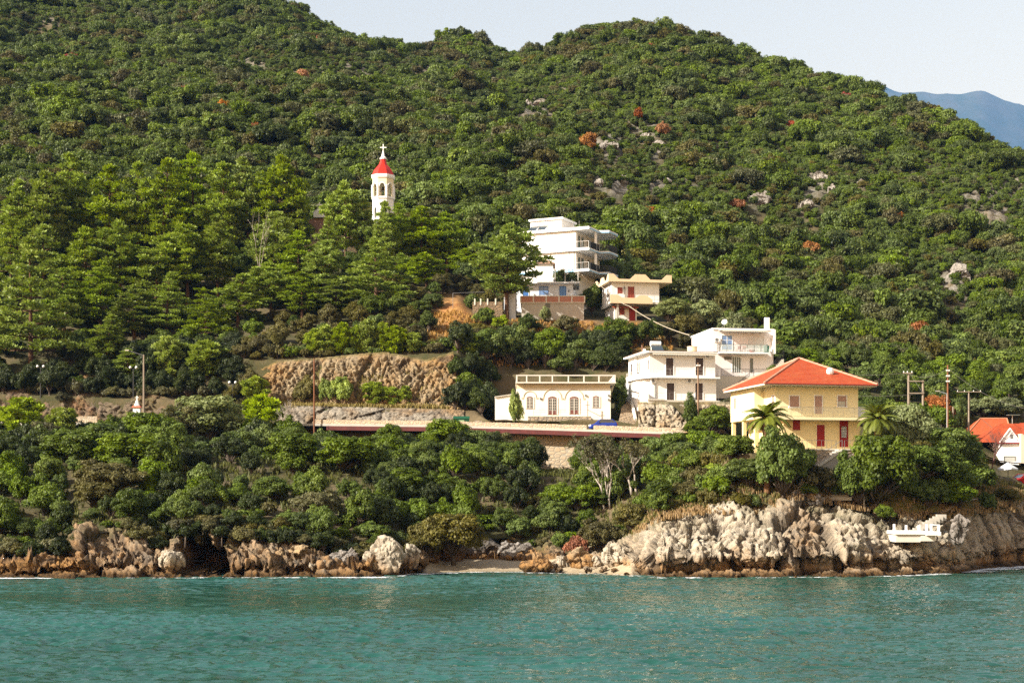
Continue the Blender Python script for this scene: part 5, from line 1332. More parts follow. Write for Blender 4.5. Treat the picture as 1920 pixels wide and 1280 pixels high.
    h.left_px('side_window', 1395, 1398, 803, 825, 2.6, WHITE2, GLASSP, 'pane', bars=(0, 5)); h.left_px('side_window', 1409, 1413, 803, 825, 2.6, WHITE2, GLASSP, 'pane', bars=(0, 5))
    ac_unit(h, .3, 9.0, -.6)
    # terrace, stone base and stair
    m = MB(); m.prism([(3.8,-.15),(10.9,-.15),(10.9,1.355),(3.8,1.355)], -3.4, -.12); h.part(m, 'stone_base', RUBBLEG)
    m = MB(); m.box(3.7,11.0,-.22,1.358,-.118,0.0); h.part(m, 'terrace_slab', CONCP)
    m = MB(); rail(m, [(3.9,-.1,0),(7.5,-.1,0)], .85, .5, .018, .022); rail(m, [(8.4,-.1,0),(10.8,-.1,0)], .85, .5, .018, .022); h.part(m, 'terrace_railing', GREYM)
    m = MB(); n = 11
    for i in range(n): m.box(7.3 - i*.30 - .002, 7.6 - i*.30, -1.25, -.225, -3.4, -.06 - i*.19)
    st = h.part(m, 'stair', CONC)
    m = MB(); m.extr([(7.6,-.05),(7.6,-.3),(4.2,-2.45),(4.2,-2.2)], 'y', -1.36, -1.253); h.part(m, 'stringer', CONCP, st)
    m = MB(); m.tube((7.6,-1.3,-.05),(7.6,-1.3,.85),.03); m.tube((4.3,-1.3,-2.2),(4.3,-1.3,-1.3),.03); m.tube((7.6,-1.3,.85),(4.3,-1.3,-1.3),.025); h.part(m, 'handrail', GREYM, st)
yellow_house()

# ---- low white house with brown doors
def white_house():
    Y = 196.0; h = House('white_house', 1218, Y, 11, 19.8, 'white flat roofed two storey house with four dark brown doors above the road', 'house')
    top = h.z(661); f2 = h.z(706)
    W_ = h.u(1341); D = 9.6
    m = MB(); m.prism([(0,0),(W_,0),(W_,D),(-.2,D),(-.2,5.6),(0,5.6)], f2, top - .003); h.part(m, 'wall', WHITE)
    m = MB(); m.prism([(.5,-.1),(W_+.1,-.1),(W_+.1,D),(-.9,D),(-.9,3.2),(-.5,1.2)], -1.2, f2 - .19); h.part(m, 'lower_wall', WHITE)
    m = MB(); m.prism([(-.35,-.75),(W_+.15,-.75),(W_+.15,D+.3),(-.85,D+.3),(-.85,.2)], top, top + .17); r = h.part(m, 'roof_slab', WHITE2)
    m = MB(); m.prism([(-.37,-.77),(W_+.17,-.77),(W_+.17,-.70),(-.37,-.70)], top + .17, top + .23); m.prism([(-.87,.2),(-.80,.2),(-.80,D+.3),(-.87,D+.3)], top + .17, top + .23); h.part(m, 'roof_edge', mat_plain('brownish_edge', (0.30,0.20,0.15)), r)
    m = MB(); u = .2
    while u < W_ - .1:       # scalloped awning valance
        m.poly([(u, -.70, top - .02), (u, -.71, top - .24), (u + .11, -.71, top - .34), (u + .22, -.71, top - .24), (u + .22, -.70, top - .02)]); u += .225
    h.part(m, 'awning_valance', mat_plain('cream_canvas', (0.70,0.66,0.56)), r)
    # curved first floor balcony round the corner
    pts = [(W_+.35,-1.0),(W_+.35,.0),(0.0,.0),(0.0,7.5),(-1.15,7.5),(-1.25,3.5),(-1.1,1.4),(-.7,.1),(-.1,-.7),(.7,-1.0)]
    m = MB(); m.prism(list(reversed(pts)), f2 - .19, f2); bal = h.part(m, 'balcony', WHITE2)
    m = MB(); m.prism(list(reversed([(-1.15,7.5),(-1.25,3.5),(-1.1,1.4),(-.7,.1),(-.1,-.7),(.3,-.9),(.36,-.8),(.0,-.6),(-.6,.15),(-1.0,1.45),(-1.15,3.5),(-1.05,7.5)])), f2 + .002, f2 + .42); h.part(m, 'parapet', WHITE2, bal)
    m = MB(); rail(m, [(.3,-.9,f2),(W_+.25,-.9,f2)], 1.0, 1.1, .015, .014, .5); rail(m, [(-1.2,3.5,f2 + .4),(-1.1,7.4,f2 + .4)], .55, .18); h.part(m, 'railing', mat_plain('thin_grey_rail', (0.45,0.43,0.40)), bal)
    for a, b, c, d, v in ((1248.5,1262.5,671,703.5,0),(1304,1318.5,671,703,0),(1250,1264,718,749.5,-.1),(1303.5,1317.5,718,749.5,-.1)):
        h.open_px('door', a, b, c, d, v, WHITE2, BROWN, 'shutter')
    for a, b, c, d in ((1215.6,1217.6,674,692),(1201.5,1203.8,677,697),(1194,1196.6,679,699),(1183,1186,682,703)):
        h.left_px('window', a, b, c, d, 0 if a > 1200 else -.2, WHITE2, BROWN, 'shutter')
    ac_unit(h, h.u(1321,0), 0, h.z(669.5)); ac_unit(h, h.u(1287,-.1), -.1, h.z(717)); ac_unit(h, h.u(1215.5,-.1) + .3, .05, h.z(718)); 
    m = MB(); m.tube((.75,-.16,f2 - .3),(.75,-.16,.0),.045); m.tube((1.1,-.16,f2-.4),(.75,-.16,f2-.4),.045); h.part(m, 'drain_pipe', GREYM)
    m = MB(); m.box(.3,W_-.2,-1.9,-1.8,-.05,.02); rail(m, [(0.5,-1.8,0),(W_-.2,-1.8,0)], .95, 1.6, .014, .012, .5); h.part(m, 'terrace_rail', GREYM)
    m = MB(); m.prism([(-.9,-2.4),(W_+.4,-2.4),(W_+.4,-.105),(-.6,-.105)], -1.1, 0); m.prism([(-1.0,-2.5),(1.3,-2.5),(1.0,-2.2),(-.8,-1.5)], -.05, .12); h.part(m, 'terrace', CONCP)
    m = MB(); m.prism([(-.95,-2.3),(-.75,-2.3),(-.75,1.0),(-1.0,1.0)], -1.2, [.95,.95,1.6,1.6]); h.part(m, 'ramp_wall', WHITE)
    heater(h, h.u(1238), 2.2, top + .17, 1.25)
    t = MB(); t.tube((h.u(1210), 1.6, top + .17),(h.u(1210), 1.6, top + 1.15), .04); t.tube((h.u(1210), 1.6, top + .8),(h.u(1224), 1.6, top + .8), .025); h.part(t, 'antenna', mat_plain('rusty_pipe', (0.40,0.22,0.15)))
    c = MB(); c.box(h.u(1207,1.2), h.u(1211,1.2), 1.2, 1.6, top + .172, top + .6); h.part(c, 'chimney', PINKW)
    u0, u1 = h.u(1289,3), h.u(1307,3); m = MB(); m.tube(((u0+u1)/2, 3, top + .17), ((u0+u1)/2, 3, top + 1.15), (u1-u0)/2, n=18); m.tube(((u0+u1)/2, 3, top + 1.15), ((u0+u1)/2, 3, top + 1.22), (u1-u0)/2 + .04, n=18); h.part(m, 'water_tank', mat_plain('tan_plastic', (0.66,0.52,0.33)))
white_house()

# ---- taller pinkish white house behind it
def tall_house():
    Y = 203.0; h = House('tall_white_house', 1337.5, Y, 9, 23.4, 'tall pinkish white house with a furnished balcony and outside stairs', 'house')
    top = h.z(617.5); f2 = h.z(660.5); W_ = h.u(1450); D = h.vv(1297, 0)
    m = MB(); m.prism([(0,0),(W_,0),(W_,D),(0,D)], 0.002, top - .002); h.part(m, 'wall', PINKW)
    m = MB(); m.prism([(-.12,-.12),(W_+.12,-.12),(W_+.12,D+.1),(-.12,D+.1)], top, top + .2); h.part(m, 'roof_slab', WHITE2)
    m = MB(); m.box(W_ - .25, W_ + .002, -1.0, -.002, f2 - .15, top - .003); h.part(m, 'fin_wall', WHITE2)
    b0, b1 = h.u(1349,-1.2), h.u(1440,-1.2)
    m = MB(); m.box(b0, b1, -1.25, -.002, f2 - .2, f2); bal = h.part(m, 'balcony', WHITE2)
    m = MB(); rail(m, [(b0+.05,-.1,f2),(b0+.05,-1.2,f2),(b1-.05,-1.2,f2),(b1-.05,-.1,f2)], 1.05, .9, .02, .03); h.part(m, 'railing', mat_plain('dark_green_rail', (0.06,0.10,0.09)), bal)
    t = NT('clear_panel'); bs = t.n('ShaderNodeBsdfPrincipled'); bs.inputs['Base Color'].default_value = (0.55,0.62,0.60,1); bs.inputs['Roughness'].default_value = 0.1; tp = t.n('ShaderNodeBsdfTransparent'); mx = t.n('ShaderNodeMixShader'); mx.inputs[0].default_value = 0.35; t.l(tp.outputs[0], mx.inputs[1]); t.l(bs.outputs[0], mx.inputs[2]); CP_ = t.done(mx.outputs[0])
    m = MB(); m.box(b0 + .1, b1 - .1, -1.19, -1.175, f2 + .12, f2 + .98); h.part(m, 'glass_panel', CP_, bal)
    m = MB(); m.box(h.u(1347), h.u(1436), -1.1, -.005, top - .18, top - .10); u = h.u(1350)
    while u < h.u(1434):
        m.poly([(u,-1.1,top-.1),(u,-1.11,top-.3),(u+.12,-1.11,top-.38),(u+.24,-1.11,top-.3),(u+.24,-1.1,top-.1)]); u += .245
    h.part(m, 'awning', mat_plain('cream_awning', (0.62,0.58,0.50)))
    h.open_px('balcony_door', 1353.5, 1372.5, 629, 655, 0, WHITE2, GLASSB, 'pane', bars=(1, 2), label='white framed balcony door with blue curtains')
    h.open_px('window', 1403, 1432, 632, 658, 0, PINKW, mat_plain('white_shutter', (0.68,0.64,0.60)), 'shutter', bars=(3, 0))
    ac_unit(h, h.u(1338.6), 0, h.z(641))
    h.open_px('glass_door', 1373, 1388.5, 669, 697.5, 0, WHITE2, GLASSG, 'pane', bars=(3, 0)); h.open_px('transom_window', 1358.5, 1371, 669, 674, 0, GREYM, GLASS, 'pane'); h.open_px('side_door', 1407.5, 1410.5, 673, 698, 0, GREYM, GLASSG, 'pane')
    m = MB(); m.prism([(-.6,-3.0),(W_+.6,-3.0),(W_+.6,D-1),(-.6,D-1)], -3.0, 0); h.part(m, 'podium', CONCP)
    z0 = .002; m = MB(); rail(m, [(.3,-2.9,z0),(h.u(1405,-2.9),-2.9,z0)], 1.0, .16); rail(m, [(h.u(1413,-2.9),-2.9,z0),(W_+.4,-2.9,z0)], 1.0, .16); h.part(m, 'terrace_railing', BLACKM)
    m = MB(); n = 14; ua = h.u(1436, -.6); dz = .19
    for i in range(n): m.box(ua + i*.17, ua + i*.17 + .172, -1.1, -.06, 0.003, .1 + i*dz)
    st = h.part(m, 'stair', CONCP); m = MB(); rail(m, [(ua, -1.1, .1), (ua + n*.17, -1.1, .1 + n*dz)], 1.0, .17); h.part(m, 'stair_railing', BLACKM, st)
    m = MB(); ub = h.u(1409, -3.1); n = 14
    for i in range(n): m.box(ub - (i+1)*.2 - .002, ub - i*.2, -4.1, -3.004, -3.0, -.1 - i*.17)
    st = h.part(m, 'lower_stair', CONC); m = MB(); rail(m, [(ub, -4.05, -.1), (ub - n*.2, -4.05, -.1 - n*.17)], 1.0, .18); h.part(m, 'stair_railing', BLACKM, st)
    u0, u1 = h.u(1435.5,1.5), h.u(1443,1.5); m = MB(); m.box(u0, u1, 1.5, 2.1, top + .2, h.z(595, u0, 1.5)); h.part(m, 'chimney', WHITE2)
    dish(h, h.u(1358,1.2), 1.2, top + .2, .40, .9)
    m = MB(); m.tube((h.u(1358,1.2), 1.2, top + .9), (h.u(1352,1.2) - .1, 1.2, top + .2), .025); m.tube((-.1, D - .3, top - .2),(-.75, D - .3, top + .5), .04); h.part(m, 'antenna', GREYM)
    # things on the balcony
    def chair(u, v, label):
        p = h.world(u, v, f2 + .002); r = empty('plastic_chair', p, math.radians(180 + random.uniform(-30, 30)), label, 'chair', 'red plastic chairs on the balcony'); RP = REDPL
        m = MB(); m.box(-.24,.24,-.22,.24,.40,.44); m.build('seat', RP, r); m = MB(); m.box(-.24,.24,.20,.25,.445,.85); m.build('backrest', RP, r)
        for a in (-.21,.21):
            for b in (-.19,.21): m = MB(); m.tube((a,b,0),(a,b,.40),.025,n=5); m.build('leg', RP, r)
    REDPL = mat_plain('red_plastic', (0.55,0.06,0.03), 0.4)
    chair(h.u(1385,-.6), -.6, 'left red plastic chair on the glazed balcony'); chair(h.u(1394,-.6), -.7, 'right red plastic chair on the glazed balcony')
    p = h.world(h.u(1410,-.7), -.7, f2 + .002); r = empty('wash_basin', p, 0, 'round red plastic basin on the balcony floor right of the chairs', 'basin'); m = MB(); m.lathe([(.30,0),(.42,.3),(.45,.32),(.45,.36),(.38,.34),(.28,.05)], n=16); m.build('bowl', REDPL, r)
    p = h.world(h.u(1437,-.8), -.75, f2 + .002); r = empty('storage_bin', p, 0, 'green plastic bin in the right corner of the balcony', 'bin'); m = MB(); m.prism([(-.28,-.28),(.28,-.28),(.28,.28),(-.28,.28)],0,.85,[(-.33,-.33),(.33,-.33),(.33,.33),(-.33,.33)]); G_ = mat_plain('green_plastic', (0.02,0.20,0.11),0.4); m.build('body', G_, r); m = MB(); m.box(-.36,.36,-.36,.36,.852,.92); m.build('lid', G_, r)
tall_house()

# ---- old arched house by the road
def old_house():
    Y = 197.0; h = House('arched_house', 968, Y, 0, 17.5, 'old cream single storey house with two arched doors and a roof balustrade', 'house')
    top = h.z(719); W_ = h.u(1145); D = 11.0
    m = MB(); m.prism([(0,0),(W_,0),(W_,D),(0,D)], -.8, h.z(728.5)); w_ = h.part(m, 'wall', CREAM)
    m = MB(); m.prism([(.06,.07),(W_-.06,.07),(W_-.06,D),(.06,D)], h.z(728.5), top - .003); h.part(m, 'frieze', mat_plaster('buff_frieze', (0.62,0.52,0.36), amount=.4), w_)
    m = MB(); m.box(-.1,W_+.65,-.7,D+.2,top,top+.18); r = h.part(m, 'roof_slab', CONCP)
    zr = h.z(704.5, 0, -.5); x0, x1 = .0, W_ + .55
    m = MB()
    us = [h.u(p, -.6) for p in (969,987.5,1012,1035.6,1065.7,1094.8,1123,1153)]
    for u in us: m.box(u-.08,u+.08,-.62,-.46,top+.18,zr)
    m.box(us[0]-.1,us[-1]+.1,-.64,-.44,zr,zr+.12)
    for k in range(5):
        v = 1.6 + k * 2.2
        for u in (us[0], us[-1]): m.box(u-.08,u+.08,v,v+.16,top+.18,zr)
    for u in (us[0], us[-1]): m.box(u-.1,u+.1,-.438,10.6,zr,zr+.118)
    h.part(m, 'balustrade', mat_plaster('grey_white_concrete', (0.66,0.62,0.55), amount=.4), r)
    FR = mat_plain('red_brown_joinery', (0.16,0.05,0.04), .6); BARW = mat_plain('pale_bars', (0.52,0.47,0.40))
    MOULD = mat_plaster('arch_moulding', (0.52,0.42,0.30), amount=.5)
    def arch_open(px0, px1, py0, py1, name, big):
        u0, u1 = h.u(px0), h.u(px1); z0, z1 = h.z(py1), h.z(py0); c = (u0+u1)/2; r_ = (u1-u0)/2; sp = z1 - r_ * .55
        n = 10; arc = [(c + r_*math.cos(math.pi*i/n), sp + (z1-sp)*math.sin(math.pi*i/n)) for i in range(n+1)]
        f = MB(); f.extr([(u1+.0,z0)] + arc + [(u0,z0)], 'y', -.05, .02); o = h.part(f, name, FR)
        p = MB()
        zb_ = z0 + (.55 if big else .05)
        for (a, b) in ((u0+.09,c-.05),(c+.05,u1-.09)): p.box(a,b,-.065,-.052,zb_,sp - .03)
        h.part(p, 'pane', GLASS, o)
        g = MB()
        g.box(c-.045,c+.045,-.085,-.066,z0,sp)
        rows = 4 if big else 3
        for (a, b) in ((u0+.09,c-.05),(c+.05,u1-.09)):
            for i in range(rows + 1): zz = zb_ + (sp - .03 - zb_)*i/rows; g.box(a,b,-.082,-.067,zz-.022,zz+.022)
            mid = (a+b)/2; g.box(mid-.02,mid+.02,-.080,-.068,zb_,sp-.03); g.box(a-.02,a+.02,-.083,-.066,z0+.05,sp-.03); g.box(b-.02,b+.02,-.083,-.066,z0+.05,sp-.03)
        for i in range(1, 5):
            t = math.pi*i/5; g.tube((c,-.07,sp),(c + r_*.82*math.cos(t),-.07,sp+(z1-sp)*.82*math.sin(t)),.02,n=4)
        h.part(g, 'glazing_bar', BARW, o)
        s = MB(); s.box(u0-.16,u0-.0,-.06,.02,z0,sp+.15); s.box(u1,u1+.16,-.06,.02,z0,sp+.15); h.part(s, 'surround', mat_plaster('pale_surround', (0.76,0.71,0.60)), o)
        R = r_ + (.62 if big else .42); a = MB(); n = 18; zc = sp + .12
        for i in range(n):
            t0, t1 = math.pi*i/n, math.pi*(i+1)/n
            a.tube((c+R*math.cos(t0),-.02,zc+R*.95*math.sin(t0)),(c+R*math.cos(t1),-.02,zc+R*.95*math.sin(t1)),.055,n=5)
        a.box(c-R-.25,c-R+.04,-.04,.02,zc-.22,zc-.02); a.box(c+R-.04,c+R+.25,-.04,.02,zc-.22,zc-.02)
        if name != 'plain_window': h.part(a, 'arch_moulding', MOULD, o)
    arch_open(1027.5,1044,743,777,'arched_door',True); arch_open(1068,1085,743,776,'arched_door',True); arch_open(987.5,999.5,743,766,'arched_window',False); arch_open(1111.5,1123.5,742,764,'plain_window',False)
    m = MB(); m.extr([(h.u(928),-.6),(h.u(928),h.z(744)),(-.003,h.z(738)),(-.003,-.6)], 'y', .8, 6.0); wg = h.part(m, 'side_wing', CREAM)
    m = MB(); m.extr([(h.u(927),h.z(744)),(h.u(927),h.z(742.6)),(-.004,h.z(736.6)),(-.004,h.z(738))], 'y', .6, 6.1); h.part(m, 'wing_roof', CONCP, wg)
    m = MB()
    for px, py in ((1013,747),(1098,741),(1141,741),(1141,749)): u = h.u(px); m.box(u-.09,u+.09,-.18,-.003,h.z(py)-.12,h.z(py)+.12)
    h.part(m, 'wall_lamp', GREYM)
    m = MB(); u = h.u(1102, -1.0); m.tube((u,-1.0,-1.0),(u,-1.0,h.z(752)),.05); m.tube((u-.3,-1.0,h.z(760)),(u+.3,-1.0,h.z(760)),.03); m.tube((u,-1.0,h.z(769)),(h.u(1125),-.3,h.z(780)),.03); h.part(m, 'pipe_post', mat_plain('rusty_post', (0.22,0.13,0.08)))
    m = MB(); rail(m, [(h.u(1000,-1.6),-1.6,.3),(h.u(1102,-1.6),-1.6,.3)], .8, 2.4, .015, .013, .5); h.part(m, 'terrace_rail', GREYM)
    m = MB(); m.prism([(h.u(990,-1.9),-1.9),(h.u(1108,-1.9),-1.9),(h.u(1108,-1.9),-.004),(h.u(990,-1.9),-.004)], -1.6, .25); h.part(m, 'terrace', RUBBLEG)
old_house()

# ---- brick terrace and blue shuttered house, apartment house, parapet house
def terrace_block():
    Y = 228.0; h = House('terrace_block', 976, Y, -1, 33.5, 'bare concrete block carrying a terrace walled with framed red brick', 'terrace')
    W_ = h.u(1096); zt = h.z(568); D = 7.5
    m = MB(); m.prism([(.15,.15),(W_-.1,.15),(W_-.1,D),(.15,D)], -2.5, zt); h.part(m, 'wall', CONC)
    z1 = h.z(554.5); m = MB(); m.box(0,W_+.1,.0,.2,zt,zt+.12); m.box(0,W_+.1,.0,.2,z1-.1,z1)
    nb = 6
    for i in range(nb): u = W_ * i / (nb - 1); m.box(u-.08,u+.1,-.004,.21,zt+.12,z1-.1)
    m.box(.0,.2,.21,D,zt,zt+.12); m.box(W_-.1,W_+.1,.21,D,z1-.1,z1); m.box(.0,.2,.21,D,z1-.1,z1)
    fr = h.part(m, 'parapet_frame', CONCP)
    t = NT('red_hollow_brick'); v = t.coord('Object'); b = t.n('ShaderNodeTexBrick'); mp = t.n('ShaderNodeMapping'); mp.inputs['Rotation'].default_value = (math.radians(90), 0, 0); t.l(v, mp.inputs[0]); t.l(mp.outputs[0], b.inputs[0]); b.inputs['Color1'].default_value = (0.42,0.13,0.06,1); b.inputs['Color2'].default_value = (0.32,0.09,0.045,1); b.inputs['Mortar'].default_value = (0.36,0.30,0.25,1); b.inputs['Scale'].default_value = 1.6; b.inputs['Mortar Size'].default_value = .03
    BR = t.done(t.bsdf(b.outputs[0], .9, .1))
    m = MB(); m.box(.09,W_,.05,.15,zt+.12,z1-.1); m.box(.05,.15,.2,D,zt+.12,z1-.1); m.box(W_-.05,W_+.05,.2,D,zt+.12,z1-.1); h.part(m, 'brick_panel', BR, fr)
    u0, u1 = h.u(1022.5,.1), h.u(1031.5,.1); m = MB(); m.box(u0,u1,.11,.16,h.z(577),h.z(567.5)); h.part(m, 'window', GLASS)
    m = MB(); m.box(.1,W_,.2,D,zt-.1,zt+.02); h.part(m, 'floor_slab', CONCP)
terrace_block()
def blue_house():
    Y = 236.0; h = House('blue_shuttered_house', 966, Y, -2, 36.2, 'small white house with blue doors behind the brick terrace', 'house')
    W_ = h.u(1074.5); zt = h.z(532.5)
    m = MB(); m.prism([(0,0),(W_,0),(W_,7),(0,7)], -1.5, zt - .002); h.part(m, 'wall', mat_plaster('bluish_white', (0.70,0.72,0.76), amount=.15))
    m = MB(); m.box(-.2,h.u(1087),-.9,7.2,zt,zt+.2); h.part(m, 'roof_slab', WHITE2)
    h.open_px('blue_door', 980.5,991,536,556,0,WHITE2,BLUESH,'shutter'); h.open_px('blue_window',1012,1027,537.5,553,0,BLUESH,GLASSB,'pane',bars=(1,0)); h.open_px('blue_door',1050,1060.5,537.5,556,0,BLUESH,mat_plain('light_blue_shutter',(0.16,0.30,0.58)),'shutter',bars=(1,0))
    m = MB(); m.box(h.u(1065),h.u(1068),-.05,.01,h.z(548),h.z(544)); h.part(m, 'meter_box', GREYM)
    # upper room with tiled eave and pergola
    u0, u1 = h.u(1004,1.5), h.u(1037,1.5); z2 = h.z(495,u0,1.5); m = MB(); m.box(u0,u1,1.5,6.5,zt+.2,z2); up = h.part(m, 'upper_room', WHITE)
    m = MB(); m.extr([(u0-.3,z2),(u1+.35,z2),(u1+.35,z2+.12),((u0+u1)/2,z2+.75),(u0-.3,z2+.12)],'y',1.2,6.8); h.part(m, 'tiled_roof', mat_plain('old_pinkish_tiles',(0.42,0.26,0.18),.8,.4,4), up)
    m = MB(); rail(m, [(h.u(1010,.3),.0,zt+.2),(h.u(1037,.3),.0,zt+.2)],.9,.5,.014,.018,.45); h.part(m,'railing',GREYM)
    m = MB(); zp = h.z(507,0,.4)
    for px in (1041,1059.5,1084): u = h.u(px,.0); m.tube((u,-.3,zt+.2),(u,-.3,zp),.06); m.tube((u,4.2,zt+.2),(u,4.2,zp),.06)
    for v in (-.3,4.2): m.tube((h.u(1038),v,zp),(h.u(1088),v,zp),.05)
    for i in range(8): u = h.u(1039) + (h.u(1087)-h.u(1039))*i/7; m.tube((u,-.5,zp+.06),(u,4.4,zp+.06),.03)
    pg = h.part(m, 'pergola', mat_plain('pergola_timber',(0.50,0.46,0.40)))
    rng = np.random.default_rng(3); C = [(rng.uniform(h.u(1039),h.u(1058)),rng.uniform(-.4,4),zt+.2+rng.uniform(.2,2.0)) for _ in range(26)] + [(rng.uniform(h.u(1062),h.u(1086)),rng.uniform(-.4,1),zt+.3+rng.uniform(.2,1.4)) for _ in range(12)]
    V, Fc, ti = leafcloud(C, np.full((38,3),.42), 60, .10, 1.4, rng=rng); raw_mesh('vine', V, Fc, LM['oak'], pg, attrs={'tint': ti})
    m = MB(); m.box(h.u(1041,1),h.u(1072,1),3.0,3.1,zt+.2,zt+1.9); h.part(m, 'dark_screen', BLACKM, pg)
blue_house()
def apartment():
    Y = 244.0; h = House('apartment_house', 1080, Y, -25, 37.0, 'white three storey apartment house with blue edged balconies', 'house')
    zr, z2, z1, = h.z(427), h.z(466.5), h.z(506); SL = lambda z, t: (z - t, z)
    m = MB(); m.prism([(-10,0),(0,0),(0,10.4),(-10,10.4)], -1, zr - .45); h.part(m, 'wall', WHITE)
    PL = [(-10.3,-.5),(2.5,-.5),(2.5,3.9),(4.1,4.4),(4.1,8.4),(2.6,10.8),(-10.3,10.8)]
    def slab(nm, z, th, edge):
        m = MB(); m.prism(PL, z - th, z); o = h.part(m, nm, WHITE2)
        m = MB(); c = 0.03
        q = [(x + (c if x > 0 else -c), y + (-c if y < 0 else c)) for x, y in PL]
        for i in range(1, 5):
            a, b = Vector((*PL[i], 0)), Vector((*PL[(i+1) % 7], 0)); d = (b - a).normalized(); nrm = Vector((d.y, -d.x, 0)) * .035
            m.prism([tuple((a + nrm*.06)[:2]), tuple((a + nrm)[:2]), tuple((b + nrm)[:2]), tuple((b + nrm*.06)[:2])], z - th + .02, z - th * .45) 
        h.part(m, edge, BLUEP, o); return o
    slab('roof_slab', zr, .45, 'blue_edge'); a = slab('balcony', z2, .38, 'blue_edge'); b = slab('balcony', z1, .38, 'blue_edge')
    m = MB(); m.box(-10.2,-.1,-.535,-.503,z1-.36,z1+.02); h.part(m, 'blue_front_edge', BLUEP, b)
    for z, o in ((z2, a), (z1, b)):
        m = MB(); rail(m, [(2.4,.2,z),(2.4,3.85,z)],1.1,.13,.03,.035); rail(m, [(2.45,3.95,z),(4.0,4.45,z),(4.0,8.3,z),(2.6,10.6,z)],1.1,.13,.03,.035); h.part(m, 'black_railing', BLACKM, o)
        m = MB(); m.box(2.37,2.39,.25,3.8,z+.1,z+1.05); h.part(m, 'railing_screen', BLACKM, o)
        m = MB(); rail(m, [(.1,-.42,z),(2.4,-.42,z)],1.1,1.1,.02,.025); h.part(m, 'glass_railing', STEEL, o)
        m = MB(); m.box(2.05,2.4,3.0,3.3,z+.002,z + (zr-z2) - .452); h.part(m, 'column', WHITE2, o)
        for v, wd in ((.8,.8),(2.2,.9),(5.0,.9),(7.0,1.2)):
            f = MB(); f.box(0.003,.06,v-.07,v+wd+.07,z+.05,z+2.35); fo = h.part(f, 'balcony_door', mat_plain('pale_brown_frame',(0.50,0.44,0.40)), o); p = MB(); p.box(.06,.075,v,v+wd,z+.1,z+2.25); h.part(p, 'pane', GLASSG, fo)
    h.open_px('window',1025.5,1038.5,440,453,0,WHITE2,GLASSP,'pane',bars=(1,0))
    u0, u1 = -9.3,-3.6; m = MB(); m.box(u0,u1,2.5,8,zr,h.z(413,-6,2.5)); ph = h.part(m,'stair_tower',WHITE); m = MB(); m.box(u0-.2,u1+.35,2.2,8.2,h.z(413,-6,2.5),h.z(409.5,-6,2.5)); h.part(m,'tower_slab',WHITE2,ph)
    heater(h,-6.2,1.3,zr,1.15); heater(h,-7.8,1.3,zr,1.15)
    m = MB(); u = h.u(1086,3); m.tube((u,3,zr),(u,3,zr+1.7),.035); m.tube((-7.0,1.0,zr),(-7.0,1.0,zr+2.2),.03); m.tube((-7.4,1.0,zr+1.9),(-6.6,1.0,zr+1.9),.02); h.part(m,'antenna',GREYM)
    m = MB(); m.tube((-1.2,-.05,z2-.4),(-1.0,-.05,z2-1.1),.03); m.tube((-.3,-.05,z2-.4),(-.3,-.05,z1),.04); h.part(m,'drain_pipe',GREYM)
apartment()
